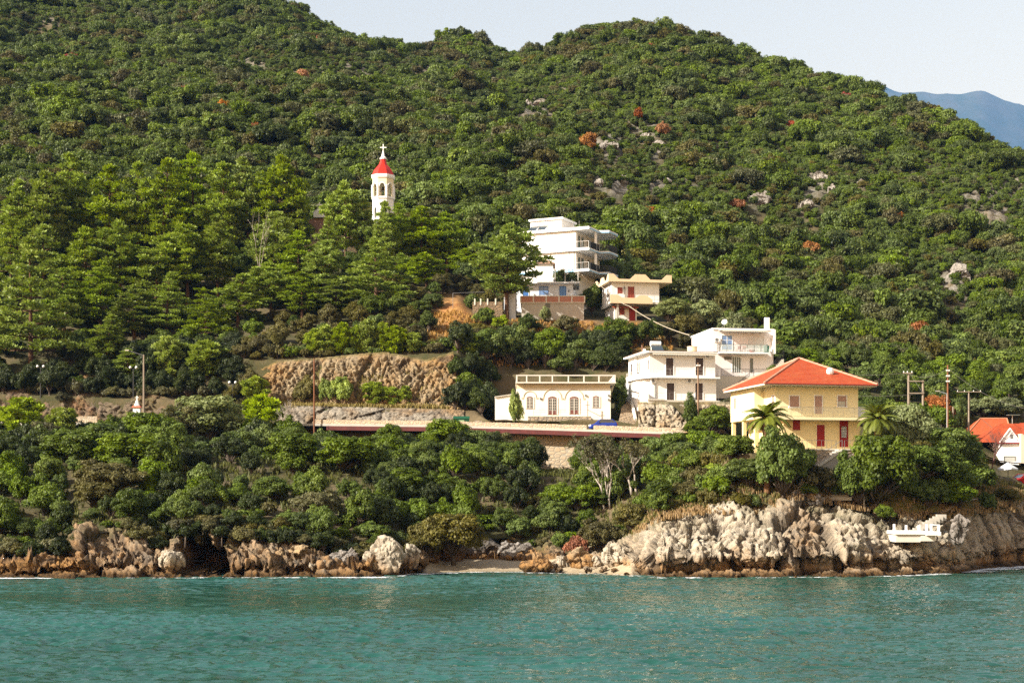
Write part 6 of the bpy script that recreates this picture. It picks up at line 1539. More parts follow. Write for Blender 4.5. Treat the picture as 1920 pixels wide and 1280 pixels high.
def parapet_house():
    Y = 231.0; h = House('parapet_house', 1147, Y, 10, 33.0, 'white house with a peach scalloped roof parapet and red shutters', 'house')
    W_ = h.u(1236); zs = h.z(529); f2 = h.z(567); D = 7.5
    m = MB(); m.prism([(0,0),(W_,0),(W_,D),(0,D)], f2 - .3, zs - .002); h.part(m,'wall',WHITE)
    u1 = h.u(1194); m = MB(); m.prism([(.5,.1),(u1,.1),(u1,6.5),(.5,6.5)], -3.5, f2 - .302); h.part(m,'lower_wall',WHITE)
    m = MB(); m.box(-.7,h.u(1260,-.9),-.9,D+.6,zs,zs+.22); r = h.part(m,'roof_slab',PEACH)
    R = h.u(1259.5,-.9); zt = h.z(513,0,-.9)
    def scal(L, z0, hi, lo, n):
        """scalloped top profile with flat merlons"""
        pts = [(0, z0)]; p = L / n
        for i in range(n):
            a = i * p; pts += [(a, hi), (a + p*.16, hi), (a + p*.32, lo), (a + p*.68, lo), (a + p*.84, hi)]
        pts += [(L, hi), (L, z0)]; return pts
    lo = zs + .42
    m = MB(); m.extr([(x - .7, z) for x, z in scal(R + .7, zs + .222, zt, lo, 2)], 'y', -.9, -.72); o = h.part(m,'parapet',PEACH,r)
    m = MB(); m.extr([(x - .715, z) for x, z in scal(D + 1.2, zs + .222, zt - .03, lo, 2)], 'x', -.7, -.52); h.part(m,'parapet',PEACH,r)
    m = MB(); m.extr([(x - .715, z) for x, z in scal(D + 1.2, zs + .222, zt - .03, lo, 2)], 'x', R-.19, R-.01); h.part(m,'parapet',PEACH,r)
    m = MB(); rail(m, [(R*.45,-.6,zs+.22),(R-.3,-.6,zs+.22)],1.25,.5,.015,.02,.6); h.part(m,'roof_rail',BLACKM,r)
    b1 = h.u(1216,-1.3); m = MB(); m.box(-.6,h.u(1240,-1.3),-1.35,-.003,f2-.3,f2); b = h.part(m,'balcony',CONCP)
    zp = h.z(552.5,0,-1.3); lo2 = f2 + .6
    m = MB(); L = b1 + .6; m.extr([(-.6,f2-.28),(-.6,zp),(.6,zp),(1.3,lo2),(L*.55,lo2),(L*.68,zp),(L*.84,zp),(L,f2+.35),(L,f2-.28)],'y',-1.5,-1.353); h.part(m,'balcony_parapet',PEACH,b)
    m = MB(); rail(m, [(b1*.4,-1.25,f2),(h.u(1240,-1.3),-1.25,f2)],1.0,1.0,.018,.02,.4); m.tube((-.5,-.9,f2),(-.5,-.9,zs),.05); h.part(m,'railing',BLACKM,b)
    h.open_px('window',1157.5,1167.5,538.5,550,0,WHITE2,REDSH,'shutter'); h.open_px('door',1178.5,1188,538.5,560,0,REDSH,REDSH,'shutter',bars=(1,2))
    m = MB(); m.box(h.u(1168)+.1,h.u(1168)+.35,-.2,-.003,h.z(541),h.z(538)); m.tube((h.u(1171.5),-.05,h.z(560)),(h.u(1171.5),-.05,h.z(535)),.03); h.part(m,'wall_fitting',GREYM)
    h.open_px('window',1160.5,1171,577.5,590,.1,WHITE2,REDSH,'shutter'); h.open_px('door',1180.5,1190,578,602,.1,REDSH,REDP,'shutter')
    m = MB(); a, c = h.u(1150,-.8), h.u(1197,-.8); m.extr([(-1.0,h.z(576.5,0,-1)),(-1.0,h.z(575,0,-1)),(.1,h.z(573,0,0)),(.1,h.z(575,0,0))],'x',a,c); h.part(m,'tile_canopy',TILES)
    m = MB(); m.box(.5,.8,-1.2,-.95,-3.5,f2-.3); h.part(m,'column',CONC)
    m = MB(); m.box(h.u(1240),h.u(1262),.8,4,f2-.2,h.z(561)); h.part(m,'side_terrace',PEACH)
    for a_, b_ in ((1131,1134),(1139,1142)): h.left_px('window',a_,b_,541,556,0,WHITE2,BROWN,'shutter')
parapet_house()
def boundary_wall():
    Y = 227.0; h = House('boundary_wall', 886, Y, -3, gz(905, Y) - .6, 'low pale wall with pillars left of the dark pine', 'wall'); W_ = h.u(942)
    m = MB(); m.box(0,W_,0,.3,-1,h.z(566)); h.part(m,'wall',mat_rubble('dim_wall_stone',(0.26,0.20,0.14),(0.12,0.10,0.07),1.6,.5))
    m = MB()
    for px in (889,900,913,928): u = h.u(px); m.box(u,u+.2,-.1,-.003,h.z(572),h.z(560))
    h.part(m,'pillar',CONCP); m = MB(); m.tube((-3.0,.05,h.z(549)),(W_*.4,.05,h.z(547.5)),.03,n=5); m.tube((-3.0,.05,h.z(549)),(-3.0,.05,-1),.04,n=5); h.part(m,'rail',GREYM)
    m = MB(); m.box(h.u(944),h.u(966),1.2,4.5,-1,h.z(546)); h.part(m,'outbuilding',mat_plaster('bluish_shed',(0.52,0.54,0.58)))
boundary_wall()

# ---- church with bell tower
def church():
    Y = 270.0; zc = lambda py: zpy(py, Y); x = (718.5 - CX) / F * Y; zb = gz(718, Y) - 1
    t = empty('bell_tower', (x, Y, zb), 0, 'white octagonal bell tower with a red bell shaped dome and cross', 'bell tower'); L = lambda py: zc(py) - zb
    R = 2.02; off = .5
    m = MB(); m.lathe([(R-.06,0),(R-.06,L(416))],(0,0,0),8,off); m.build('shaft',WHITE2,t)
    m = MB(); m.lathe([(R+.12,L(416)),(R+.12,L(412))],n=8,flat=off); m.lathe([(R+.15,L(375)),(R+.15,L(371.5))],n=8,flat=off); m.lathe([(R+.1,L(337)),(R+.22,L(334)),(R+.22,L(330))],n=8,flat=off); m.build('cornice',WHITE2,t)
    def stage(z0, z1, za, sp, name, mat, wd):
        """eight piers with round arches between them"""
        m = MB(); n = 8; th = .32; W2 = []
        for i in range(n):
            a0, a1 = 2*math.pi*(i+off)/n, 2*math.pi*(i+1+off)/n
            p0 = Vector((R*math.cos(a0),R*math.sin(a0),0)); p1 = Vector((R*math.cos(a1),R*math.sin(a1),0)); d = (p1-p0); ln = d.length; d.normalize(); nn = Vector((-d.y,d.x,0))
            hw = wd/2; c = ln/2; k = 8
            arc = [(c + hw*math.cos(math.pi*j/k), sp + (za-sp)*math.sin(math.pi*j/k)) for j in range(k+1)]
            def P3(u, z, dep): return tuple(p0 + d*u + nn*dep + Vector((0,0,z)))
            for dep in (0, th):
                m.poly([P3(0,z0,dep),P3(c-hw,z0,dep),P3(c-hw,sp,dep),P3(0,sp,dep)]); m.poly([P3(c+hw,z0,dep),P3(ln,z0,dep),P3(ln,sp,dep),P3(c+hw,sp,dep)])
                for j in range(k):
                    (ua,zA),(ub,zB) = arc[j],arc[j+1]; m.poly([P3(ua,zA,dep),P3(ub,zB,dep),P3(ub,z1,dep),P3(ua,z1,dep)])
                m.poly([P3(0,sp,dep),P3(c-hw,sp,dep),P3(c-hw,z1,dep),P3(0,z1,dep)]); m.poly([P3(c+hw,sp,dep),P3(ln,sp,dep),P3(ln,z1,dep),P3(c+hw,z1,dep)])
            pr = [(c-hw,z0)] + list(reversed(arc)) + [(c+hw,z0)]
            for (ua,zA),(ub,zB) in zip(pr[:-1],pr[1:]): m.poly([P3(ua,zA,0),P3(ua,zA,th),P3(ub,zB,th),P3(ub,zB,0)])
        return m.build(name,mat,t)
    stage(L(371.5), L(337.01), L(347.5), L(353), 'belfry', mat_plaster('pale_yellow_render',(0.76,0.66,0.44),amount=.12), .92)
    m = MB(); n = 8
    for i in range(n):   # white corner piers and archivolts
        a = 2*math.pi*(i+off)/n; c = Vector((math.cos(a),math.sin(a),0)); m.tube(c*(R+.0)+Vector((0,0,L(371.4))),c*(R+.0)+Vector((0,0,L(350))),.22,n=8)
        a0, a1 = a, 2*math.pi*(i+1+off)/n; p0 = Vector((R*math.cos(a0),R*math.sin(a0),0)); p1 = Vector((R*math.cos(a1),R*math.sin(a1),0)); mid = (p0+p1)/2; d = (p1-p0).normalized(); o_ = mid.normalized()*.05; k = 10; hw = .55
        pts = [mid + o_ + d*hw*math.cos(math.pi*j/k) + Vector((0,0,L(353.2)+(L(346.2)-L(353.2))*math.sin(math.pi*j/k))) for j in range(k+1)]
        for q, r in zip(pts[:-1],pts[1:]): m.tube(q,r,.10,n=5)
    m.build('corner_pier',WHITE2,t)
    m = MB(); rail(m,[((R-.15)*math.cos(2*math.pi*(i+off)/8),(R-.15)*math.sin(2*math.pi*(i+off)/8),L(371)) for i in range(9)],.85,.25,.015,.025); m.build('belfry_railing',GREYM,t)
    m = MB(); m.lathe([(.06,0),(.10,.0),(.42,-.62),(.46,-.75),(.40,-.75)],(0,0,L(350)),12); m.build('bell',mat_plain('bronze',(0.10,0.08,0.05),.4,metal=.7),t)
    stage(L(411.9), L(375.01), L(391), L(396), 'lower_belfry', WHITE2, .62)
    m = MB(); H0 = L(330); Ht = L(299) - H0
    prof = [(2.12,0),(2.08,.04),(1.94,.14),(1.78,.26),(1.54,.38),(1.24,.50),(.94,.61),(.74,.71),(.64,.81),(.56,.91),(.52,1.0)]
    m.lathe([(r,H0+z*Ht) for r,z in prof],n=8,flat=off); m.build('dome',mat_plain('red_dome_paint',(0.50,0.020,0.006),.45,.2,2),t)
    m = MB(); m.lathe([(.62,L(299)),(.62,L(296.5)),(.34,L(294)),(.10,L(283)),(.06,L(281))],n=10); m.tube((0,0,L(283)),(0,0,L(270.5)),.075,n=6); m.build('spire',WHITE2,t)
    m = MB(); m.box(-.085,.085,-.08,.08,L(281),L(270.5)); m.box(-.58,.58,-.075,.075,L(277.6),L(275.9)); m.build('cross',WHITE2,t)
    # nave
    Yn = 268.0; x0, x1 = (512-CX)/F*Yn, (672-CX)/F*Yn; zb = gz(600,Yn) - 1; zq = lambda py: zpy(py,Yn) - zb
    c = empty('church',((x0+x1)/2,Yn,zb),0,'pale yellow church hidden by pines with a white gable cross and round window','church'); hw = (x1-x0)/2
    gx = (600-CX)/F*Yn - (x0+x1)/2
    m = MB(); m.box(-hw,hw,0,9,0,zq(432)); m.build('wall',mat_plaster('church_yellow',(0.62,0.52,0.34),amount=.2),c)
    m = MB(); m.extr([(-hw-.4,zq(432)),(hw+.4,zq(432)),(gx+1.2,zq(410)),(gx-1.2,zq(410))],'y',-.3,9.3); m.build('roof',mat_plain('faded_church_roof',(0.36,0.20,0.14),.8,.4,3),c)
    m = MB(); w2 = 1.05; m.extr([(gx-w2,zq(409)),(gx+w2,zq(409)),(gx+w2,zq(400)),(gx,zq(392)),(gx-w2,zq(400))],'y',-.9,-.305); gb = m.build('gable',WHITE2,c)
    m = MB(); m.tube((gx-w2-.15,-.7,zq(401)),(gx,-.7,zq(390)),.16,n=4); m.tube((gx,-.7,zq(390)),(gx+w2+.15,-.7,zq(401)),.16,n=4); m.build('gable_coping',mat_plain('grey_coping',(0.45,0.43,0.42)),gb)
    m = MB(); m.tube((gx,-.94,zq(399.5)),(gx,-.906,zq(399.5)),.36,n=16); ring = m.build('round_window',WHITE2,gb); m = MB(); m.tube((gx,-.955,zq(399.5)),(gx,-.942,zq(399.5)),.2,n=12); m.build('pane',GLASS,ring)
    m = MB(); m.box(gx-.08,gx+.08,-.7,-.55,zq(391),zq(380.5)); m.box(gx-.48,gx+.48,-.69,-.56,zq(386.2),zq(384.4)); m.build('cross',WHITE2,c)
    for px in (618,560,640):
        u = (px-CX)/F*Yn - (x0+x1)/2; m = MB(); m.box(u-.45,u+.45,-.08,.02,zq(472),zq(454)); f = m.build('window',WHITE2,c); m = MB(); m.box(u-.3,u+.3,-.1,-.082,zq(471),zq(455)); m.build('pane',GLASS,f)
church()

# ---- red roofed houses at the right edge
def red_roofs():
    Y = 207.0; zb = 12.6; h = House('red_roofed_house', 1812, Y, 0, zb, 'long low house with an orange hipped roof behind the leafless tree', 'house'); W_ = h.u(1897)
    e = h.z(815); rd = h.z(784.5,0,3.5)
    m = MB(); m.box(.5,W_-.3,.5,7,-2,e); h.part(m,'wall',mat_plaster('tan_wall',(0.50,0.42,0.33)))
    m = MB(); a, b = h.u(1838,3.5), h.u(1888,3.5); m.poly([(0,0,e),(W_,0,e),(b,3.5,rd),(a,3.5,rd)]); m.poly([(0,0,e),(a,3.5,rd),(0,7.5,e)]); m.poly([(W_,0,e),(W_,7.5,e),(b,3.5,rd)]); m.poly([(0,7.5,e),(a,3.5,rd),(b,3.5,rd),(W_,7.5,e)]); r = h.part(m,'roof',TILEO)
    m = MB(); m.tube((a,3.5,rd+.03),(b,3.5,rd+.03),.1,n=6); m.tube((0,0,e+.03),(a,3.5,rd+.03),.09,n=6); m.tube((b,3.5,rd+.03),(W_,0,e+.03),.09,n=6); h.part(m,'ridge_cap',mat_plain('ridge_tiles',(0.50,0.22,0.12),.8,.3),r)
    Y = 195.5; zb = 11.6; h = House('gabled_house', 1876, Y, 0, zb, 'white house with a steep gable and orange tiled roof at the right edge', 'house'); e = h.z(829); W2 = h.u(1910); W3 = h.u(2010)
    m = MB(); m.box(0,W2,0,8,-1.5,e); w_ = h.part(m,'wall',WHITE2)
    m = MB(); m.box(W2+.002,W3,-.9,8,-1.5,e+1.1); h.part(m,'side_wall',mat_plaster('beige_wall',(0.62,0.50,0.38)))
    ap = h.z(804); um = h.u(1893.5); m = MB(); m.extr([(0,e),(W2,e),(um,ap)],'y',.0,.25); g = h.part(m,'gable',WHITE2)
    m = MB(); m.box(um+.05,um+.42,-.03,.02,h.z(822),h.z(814)); h.part(m,'gable_window',GREYM,g)
    m = MB(); m.tube((-.15,-.05,e),(um,-.05,ap+.1),.1,n=4); m.tube((um,-.05,ap+.1),(W2+.2,-.05,e),.1,n=4); h.part(m,'barge_board',WHITE2,g)
    m = MB(); rz = h.z(793.5,0,4); 
    m.extr([(-.3,e+.02),(um,ap+.15),(W2+.3,e+.02),(W2+.3,e+.0),(um,ap+.08),(-.3,e+.0)],'y',.1,5.0)
    m.poly([(-2.2,.3,e+.02),(W3,.3,e+.02),(W3,4.2,rz),(h.u(1890,4.2)-1.0,4.2,rz)]); m.poly([(-2.2,8.4,e+.02),(h.u(1890,4.2)-1.0,4.2,rz),(W3,4.2,rz),(W3,8.4,e+.02)]); m.poly([(-2.2,.3,e+.02),(h.u(1890,4.2)-1.0,4.2,rz),(-2.2,8.4,e+.02)])
    m.poly([(W2+.1,-1.3,e+1.0),(W3,-1.3,e+1.9),(W3,3.2,rz+.05),(W2+1.2,3.2,rz+.04)])
    r = h.part(m,'roof',TILES); m = MB(); m.box(-.4,W2+.2,-.35,-.003,e-.16,e-.02); h.part(m,'eave_trim',mat_plain('dark_red_eave',(0.24,0.02,0.03)),r)
    h.open_px('window',1883,1903,856,864,0,GREYM,GLASSP,'pane')
red_roofs()
def rubble_wall():
    px = np.linspace(1852, 2000, 50); Y = np.linspace(170, 172, 50); r = np.linspace(0, 1, 22)[:, None]
    zb = zpy(940, Y) - 1.0; zt = zpy(np.interp(px,[1852,1868,1880,1905,2000],[905,893,895,912,916]), Y)
    P = np.stack([(px-CX)/F*Y + 0*r, Y - .6*(1-r), zb + (zt-zb)*r], -1); P[...,1] -= .25*np.abs(fbm(P*1.4,3,7)); P = np.concatenate([P, P[-1:]+np.array([0,1.2,0])],0)
    r_ = empty('rubble_wall',(0,0,0),0,'pale rubble retaining wall at the right edge below the gabled house','wall'); grid_mesh('stonework',P,RUBBLEW,smooth=False,parent=r_)
rubble_wall()

# ---- road, deck, parapets, steps, paths
def road():
    px = np.arange(-600, 2600, 12.0); yr = I(px,T_YR); zr = zpy(I(px,T_PR),yr)
    P = np.stack([np.stack([(px-CX)/F*y, y, z],-1) for y,z in ((yr+.35,zr),(yr+ROADW*.5,zr+.03),(yr+ROADW+.5,zr+.01))],0)
    tag(grid_mesh('road',P,ASPH),kind='structure')
    def strip(pxa, pxb, dy0, dy1, dz0, dz1, n=70, wob=0.0):
        m = MB(); p = np.linspace(pxa,pxb,n); y = I(p,T_YR); z = zpy(I(p,T_PR),y)
        for i in range(n-1):
            def C(k, dy, dz): return ((p[k]-CX)/F*(y[k]+dy), y[k]+dy, z[k]+dz + wob*(math.sin(k*1.7)+math.sin(k*3.1))*.5)
            b = len(m.v); m.v += [C(i,dy0,dz0),C(i+1,dy0,dz0),C(i+1,dy1,dz0),C(i,dy1,dz0),C(i,dy0,dz1),C(i+1,dy0,dz1),C(i+1,dy1,dz1),C(i,dy1,dz1)]
            fs = [(0,1,5,4),(4,5,6,7),(2,3,7,6),(3,2,1,0)]
            if i == 0: fs.append((3,0,4,7))
            if i == n-2: fs.append((1,2,6,5))
            m.f += [tuple(b+q for q in f) for f in fs]
        return m
    d = empty('road_deck',W(960,801,189.0),0,'cantilevered concrete road deck with a rust red edge beam above the bank','bridge deck')
    def P_(m,n,mat):
        o = m.build(n,mat); o.parent = d; o.matrix_parent_inverse = Matrix.Translation(d.location).inverted(); return o
    P_(strip(560,1262,-1.0,.34,-.26,.02),'deck_edge',CONC)
    m = strip(612,1250,-1.12,-.82,-.80,-.263); P_(m,'edge_beam',BEAMRED)
    m = MB()
    for px in range(640,1250,54):
        y = float(I(px,T_YR)); z = float(zpy(I(px,T_PR),y)); x = (px-CX)/F*y; m.box(x-.12,x+.12,y-.8,y+1.4,z-.78,z-.265)
    P_(m,'bracket',CONC)
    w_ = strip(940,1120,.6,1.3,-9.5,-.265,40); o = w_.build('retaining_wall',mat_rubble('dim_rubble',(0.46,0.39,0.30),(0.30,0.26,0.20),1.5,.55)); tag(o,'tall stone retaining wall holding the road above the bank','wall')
    tag(strip(592,1100,-.95,-.60,.02,.55,90,.03).build('parapet_wall',RUBBLE),'long low stone parapet along the road left of the blue car','wall')
    tag(strip(1113,1272,-.95,-.60,.02,.55,40,.03).build('parapet_wall',RUBBLE),'short low stone parapet along the road right of the blue car','wall')
    tag(strip(-80,182,-.5,-.1,-.1,.78,40,.02).build('parapet_wall',RUBBLE),'pale stone parapet of the road at the far left','wall')
    m = strip(-80,182,-.9,-.2,-.5,-.103,40); tag(m.build('road_kerb',CONCP),'pale concrete kerb under the parapet at the far left','kerb')
    m = strip(890,1150,ROADW+.8,ROADW+1.1,-.2,1.15,30); tag(m.build('terrace_wall',RUBBLEG),'grey stone wall between the road and the arched house','wall')
    m = strip(880,1000,ROADW+.4,ROADW+.75,-.2,.80,20); tag(m.build('low_wall',CONCP),'pale low wall behind the road left of the arched house','wall')
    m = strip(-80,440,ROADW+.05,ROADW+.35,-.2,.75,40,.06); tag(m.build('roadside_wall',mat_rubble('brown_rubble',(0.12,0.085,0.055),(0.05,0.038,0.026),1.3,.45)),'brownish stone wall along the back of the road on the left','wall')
road()
def steps_up():
    r = empty('stone_steps',W(1178,800,194.0),0,'grey stone steps climbing between the arched house and the white house','steps'); m = MB(); n = 30
    for i in range(n):
        t = i/n; Y = 194.2 + t*16; pxc = 1182 - 12*t + 6*math.sin(t*3); z = zpy(790,194) + (zpy(722,210) - zpy(790,194))*t
        x = (pxc-CX)/F*Y - r.location.x; hw = 1.5 - .6*t; m.box(x-hw,x+hw,Y-194.0,Y-194.0+.58,z-1.2-r.location.z,z-r.location.z+.002*i)
    m.build('tread',mat_rubble('step_stone',(0.42,0.36,0.28),(0.22,0.18,0.14),2.4,.55),r)
    m = MB()
    for i in range(10): a, b = i/10, (i+1)/10; Y0_, Y1_ = 194.4+a*15, 194.4+b*15; m.tube((((1192-16*a)-CX)/F*Y0_-r.location.x,Y0_-194,zpy(790,194)+(zpy(722,210)-zpy(790,194))*a-r.location.z+.25),(((1192-16*b)-CX)/F*Y1_-r.location.x,Y1_-194,zpy(790,194)+(zpy(722,210)-zpy(790,194))*b-r.location.z+.25),.22,n=5)
    m.build('side_kerb',CONCP,r)
steps_up()
def headland_paths():
    m = MB()
    def ribbon(pts, wd):
        P = []
        for (ax,ay,aY),(bx,by,bY) in zip(pts[:-1],pts[1:]):
            for i in range(12):
                t = i/12; px, Y = ax+(bx-ax)*t, aY+(bY-aY)*t; P.append(Vector(((px-CX)/F*Y, Y, gz(px,Y)+.10)))
        for i, a in enumerate(P):
            d = (P[min(i+1,len(P)-1)]-P[max(i-1,0)]); d.z = 0; d.normalize(); s = Vector((-d.y,d.x,0))*wd/2*(.85+.25*random.random()); q = len(m.v)
            m.v += [tuple(a-s),tuple(a+s)]
            if i: m.f.append((q-2,q-1,q+1,q))
    PATH = mat_plain('pale_path_concrete',(0.52,0.44,0.34),.9,.3)
    ribbon([(1548,930,144.0),(1598,929,144.2),(1622,938,144.3),(1660,945,145.2),(1690,950,145.6)],1.1)
    ribbon([(1728,958,145.6),(1765,960.5,146.6),(1800,955.5,149.4),(1838,948,155.0),(1862,942,157.5)],.8)
    tag(m.build('path',PATH),kind='structure')
    r = empty('headland_steps',W(1568,926,143.8),0,'concrete steps coming down through the bushes to the headland path','steps'); m = MB()
    for i in range(9):
        Y = 143.8 + i*.42; z = zpy(927,143.8) + i*.19; x = (1570 - 1.2*i - CX)/F*Y; m.box(x-1.1,x+1.1,Y,Y+.44,z-.45,z+.002*i)
    m.v = [(a-r.location.x,b-r.location.y,c-r.location.z) for a,b,c in m.v]; m.build('tread',CONC,r)
    m = MB(); a = W(1570,927,143.6); m.box(a.x-1.25,a.x+1.35,a.y-.25,a.y+.18,a.z-.55,a.z-.22); m.v = [(p-r.location.x,q-r.location.y,c-r.location.z) for p,q,c in m.v]; m.build('landing',CONC,r)
    # platform
    Y = 138.2; c = W(1720,996,Y); r = empty('viewing_platform',c,0,'white concrete platform with short posts on the rocks above the sea','platform')
    px2 = lambda px: (px-CX)/F*Y - c.x; zz = lambda py: zpy(py,Y) - c.z
    m = MB(); m.box(px2(1678),px2(1735),0,3.0,zz(1001),zz(995)); m.box(px2(1735.1),px2(1761),-.6,3.0,zz(1002.5),zz(996.2)); m.build('slab',WHITE2,r)
    m = MB(); m.box(px2(1681),px2(1727),.2,3.0,zz(1016),zz(1001.1)); m.box(px2(1727.1),px2(1754),.1,3.0,zz(1014),zz(1002.6)); m.build('base',CONCP,r)
    for px, top, v in ((1677.5,982,.1),(1700,984,.1),(1724,984,.1),(1735,982,-.5),(1743.5,983,-.5),(1757.5,982.5,-.5)):
        m = MB(); m.box(px2(px)-.09,px2(px)+.09,v,v+.18,zz(996),zz(top)); m.build('post',WHITE2,r)
    m = MB(); m.box(px2(1744.6),px2(1756.3),-.48,-.36,zz(984.2),zz(982.8)); m.box(px2(1756.6),px2(1758.2),-.3,2.6,zz(984.4),zz(983)); m.build('top_rail',WHITE2,r)
    m = MB()
    for i in range(9): a = W(1716 + i*6.2, 993 - i*3.6, 139.2 + i*.26); m.box(a.x-c.x-.45,a.x-c.x+.45,a.y-c.y,a.y-c.y+.4,a.z-c.z-.6,a.z-c.z+.002*i)
    m.build('stair',CONC,r)
headland_paths()

# ---- boulders along the shore
def boulder(px, py, wpx, hpx, label, seed, mat, Y=None, group=None, lift=0.3, depth=None):
    Yw = Y or 20440.0 / (py - HY); rng = random.Random(seed)
    bm = bmesh.new(); bmesh.ops.create_icosphere(bm, subdivisions=5 if wpx > 26 else 4, radius=1.0)
    v = np.array([q.co[:] for q in bm.verts]); f = [tuple(q.index for q in fc.verts) for fc in bm.faces]; bm.free()
    w_, h_ = wpx/F*Yw, hpx/F*Yw; d_ = (depth or .75) * w_
    p = v * np.array([w_/2, d_/2, h_*.5])
    q = p + seed * 13.7
    s = max(w_, h_)
    B1, B2, bp, bi = worley_block(q * np.array([2.0,2.0,1.2]) / s * 1.25, seed); C1, C2, cp, ci = worley_block((q + .2*p[:,2:3]) * np.array([1,1,.6]) / .7, seed+3); D1, D2, dp, di = worley_block(q/.28, seed+5)
    dd = s*(.12*(bi-.5) + .20*bp + .05*fbm(q*1.2/s,3,seed)) - .10*np.clip(1-(C2-C1)/.25,0,1) + .16*(ci-.5) + .22*cp + .05*(di-.5) + .06*dp
    n = v / np.linalg.norm(v,axis=1,keepdims=True); p = p + n*dd[:,None]
    crack = np.clip((1-np.clip((C2-C1)/.12,0,1))*.8 + (1-np.clip((B2-B1)/.06,0,1))*.6,0,1)
    o = raw_mesh('boulder',p,f,mat,attrs={'crack':crack,'veg':np.zeros(len(p)),'old':np.zeros(len(p))})
    o.location = ((px-CX)/F*Yw, Yw, h_*.5 - lift*h_ if Y is None else zpy(py,Yw)); o.rotation_euler = (0,0,rng.uniform(-.4,.4))
    tag(o,label,'boulder',group); return o
ROCKP = mat_rock('pale_boulder',ochre_amt=.15,veg=False); ROCKO = mat_rock('ochre_boulder',(0.50,0.36,0.20),(0.42,0.20,0.05),ochre_amt=1.0,veg=False); ROCKG = mat_rock('grey_boulder',(0.36,0.32,0.28),(0.26,0.16,0.08),(0.13,0.12,0.11),ochre_amt=.2,veg=False); ROCKD = mat_rock('dark_boulder',(0.16,0.14,0.12),(0.24,0.12,0.04),(0.06,0.055,0.05),ochre_amt=.6,veg=False)
for px,py,wp,hp,lab,sd,mt,Y in [
 (726,1046,68,74,'large pale pointed boulder on the shore left of the beach',1,ROCKP,137.0),(638,1050,56,42,'round grey boulder left of the pale pointed one',2,ROCKG,136.5),(560,1048,60,54,'ochre boulder below the greyish bush',3,ROCKO,136.6),(598,1062,46,26,'low pale rock beside the round grey boulder',4,ROCKP,135.5),(520,1052,44,44,'orange brown rock leaning on the cave cliff',5,ROCKO,136.0),
 (772,1046,34,44,'pale slab rock touching the dark rocks',6,ROCKP,139.0),(838,1028,60,70,'dark jagged rock rising behind the little beach',7,ROCKD,149.5),(800,1040,50,48,'dark brown rock at the left end of the beach',8,ROCKD,147.0),(900,1036,70,44,'dark grey rock with a ragged top behind the beach',9,ROCKD,151.5),(960,1034,60,40,'grey rock at the back of the beach',10,ROCKG,151.0),
 (1008,1062,62,34,'low ochre rock at the right end of the beach',11,ROCKO,141.5),(1088,1052,52,48,'orange topped rock between beach and headland',12,ROCKO,143.0),(1050,1056,34,28,'small pale rock beside the orange topped one',13,ROCKP,143.5),(1154,1046,60,50,'pale rounded rock next to the headland cliff',14,ROCKP,141.5),(1120,1056,32,30,'pale small rock left of the rounded one',15,ROCKP,142.5),(1186,1060,26,34,'narrow rock wedged against the headland',16,ROCKP,139.5),
 (318,1050,44,34,'pale rock in front of the left cave',17,ROCKP,134.2),(1512,920,34,44,'tall grey boulder at the top of the headland cliff',18,ROCKP,143.2),(1494,934,28,26,'grey boulder beside the tall one on the headland',19,ROCKG,142.6),(1530,938,26,22,'broken rock at the top of the headland cliff',20,ROCKG,142.0),(1796,992,34,58,'upright grey pillar rock right of the white platform',21,ROCKG,140.2),(1350,958,40,18,'flat grey outcrop on top of the white headland rocks',22,ROCKG,142.0)]:
    boulder(px,py,wp,hp,lab,sd,mt,Y)
for i in range(34):
    px = random.choice([random.uniform(0,620),random.uniform(640,800),random.uniform(1000,1200),random.uniform(1190,1850)]); Y = float(I(px,T_Y0)) - random.uniform(.4,2.6) - (2.5 if 1010<px<1190 else 0)
    w_ = random.uniform(8,20); o = boulder(px,pyz(.15,Y),w_,w_*random.uniform(.4,.7),'small wet brown rock at the waterline',40+i,ROCKO if i%3 else ROCKG,Y,'small rocks at the waterline')
for i in range(26):
    px = random.uniform(1020,1200); Y = float(np.interp(px,[1020,1200],[142,139])) + random.uniform(-1.2,3); w_ = random.uniform(6,15)
    boulder(px,pyz(.35,Y),w_,w_*random.uniform(.5,.8),'small pale stone in the scree beside the beach',80+i,ROCKP,Y,'pale stones beside the beach')
for i,(px,py,wp,hp) in enumerate([(1140,282,30,18),(1236,282,18,20),(1165,345,26,12),(1125,350,16,10),(1428,380,36,16),(1535,345,26,26),(1515,390,18,14),(1798,530,30,34),(1000,200,22,12),(1845,372,20,10),(1612,352,14,10),(1210,262,14,12),(1100,360,12,8),(1250,345,14,8),(1770,512,14,14),(1560,362,14,12)]):
    Y, z = ground_at(px,py,250); o = boulder(px,py-5,wp*1.2,hp*1.35,'pale limestone outcrop showing between the trees of the hill',140+i,ROCKP_H if 'ROCKP_H' in globals() else globals().setdefault('ROCKP_H',mat_rock('hill_limestone',(0.40,0.36,0.31),(0.34,0.22,0.12),(0.20,0.18,0.165),tide=False,ochre_amt=.1,veg=False)),Y-.5,'limestone outcrops on the hill')
    o.name = 'rock_outcrop'; o['category'] = 'rock'

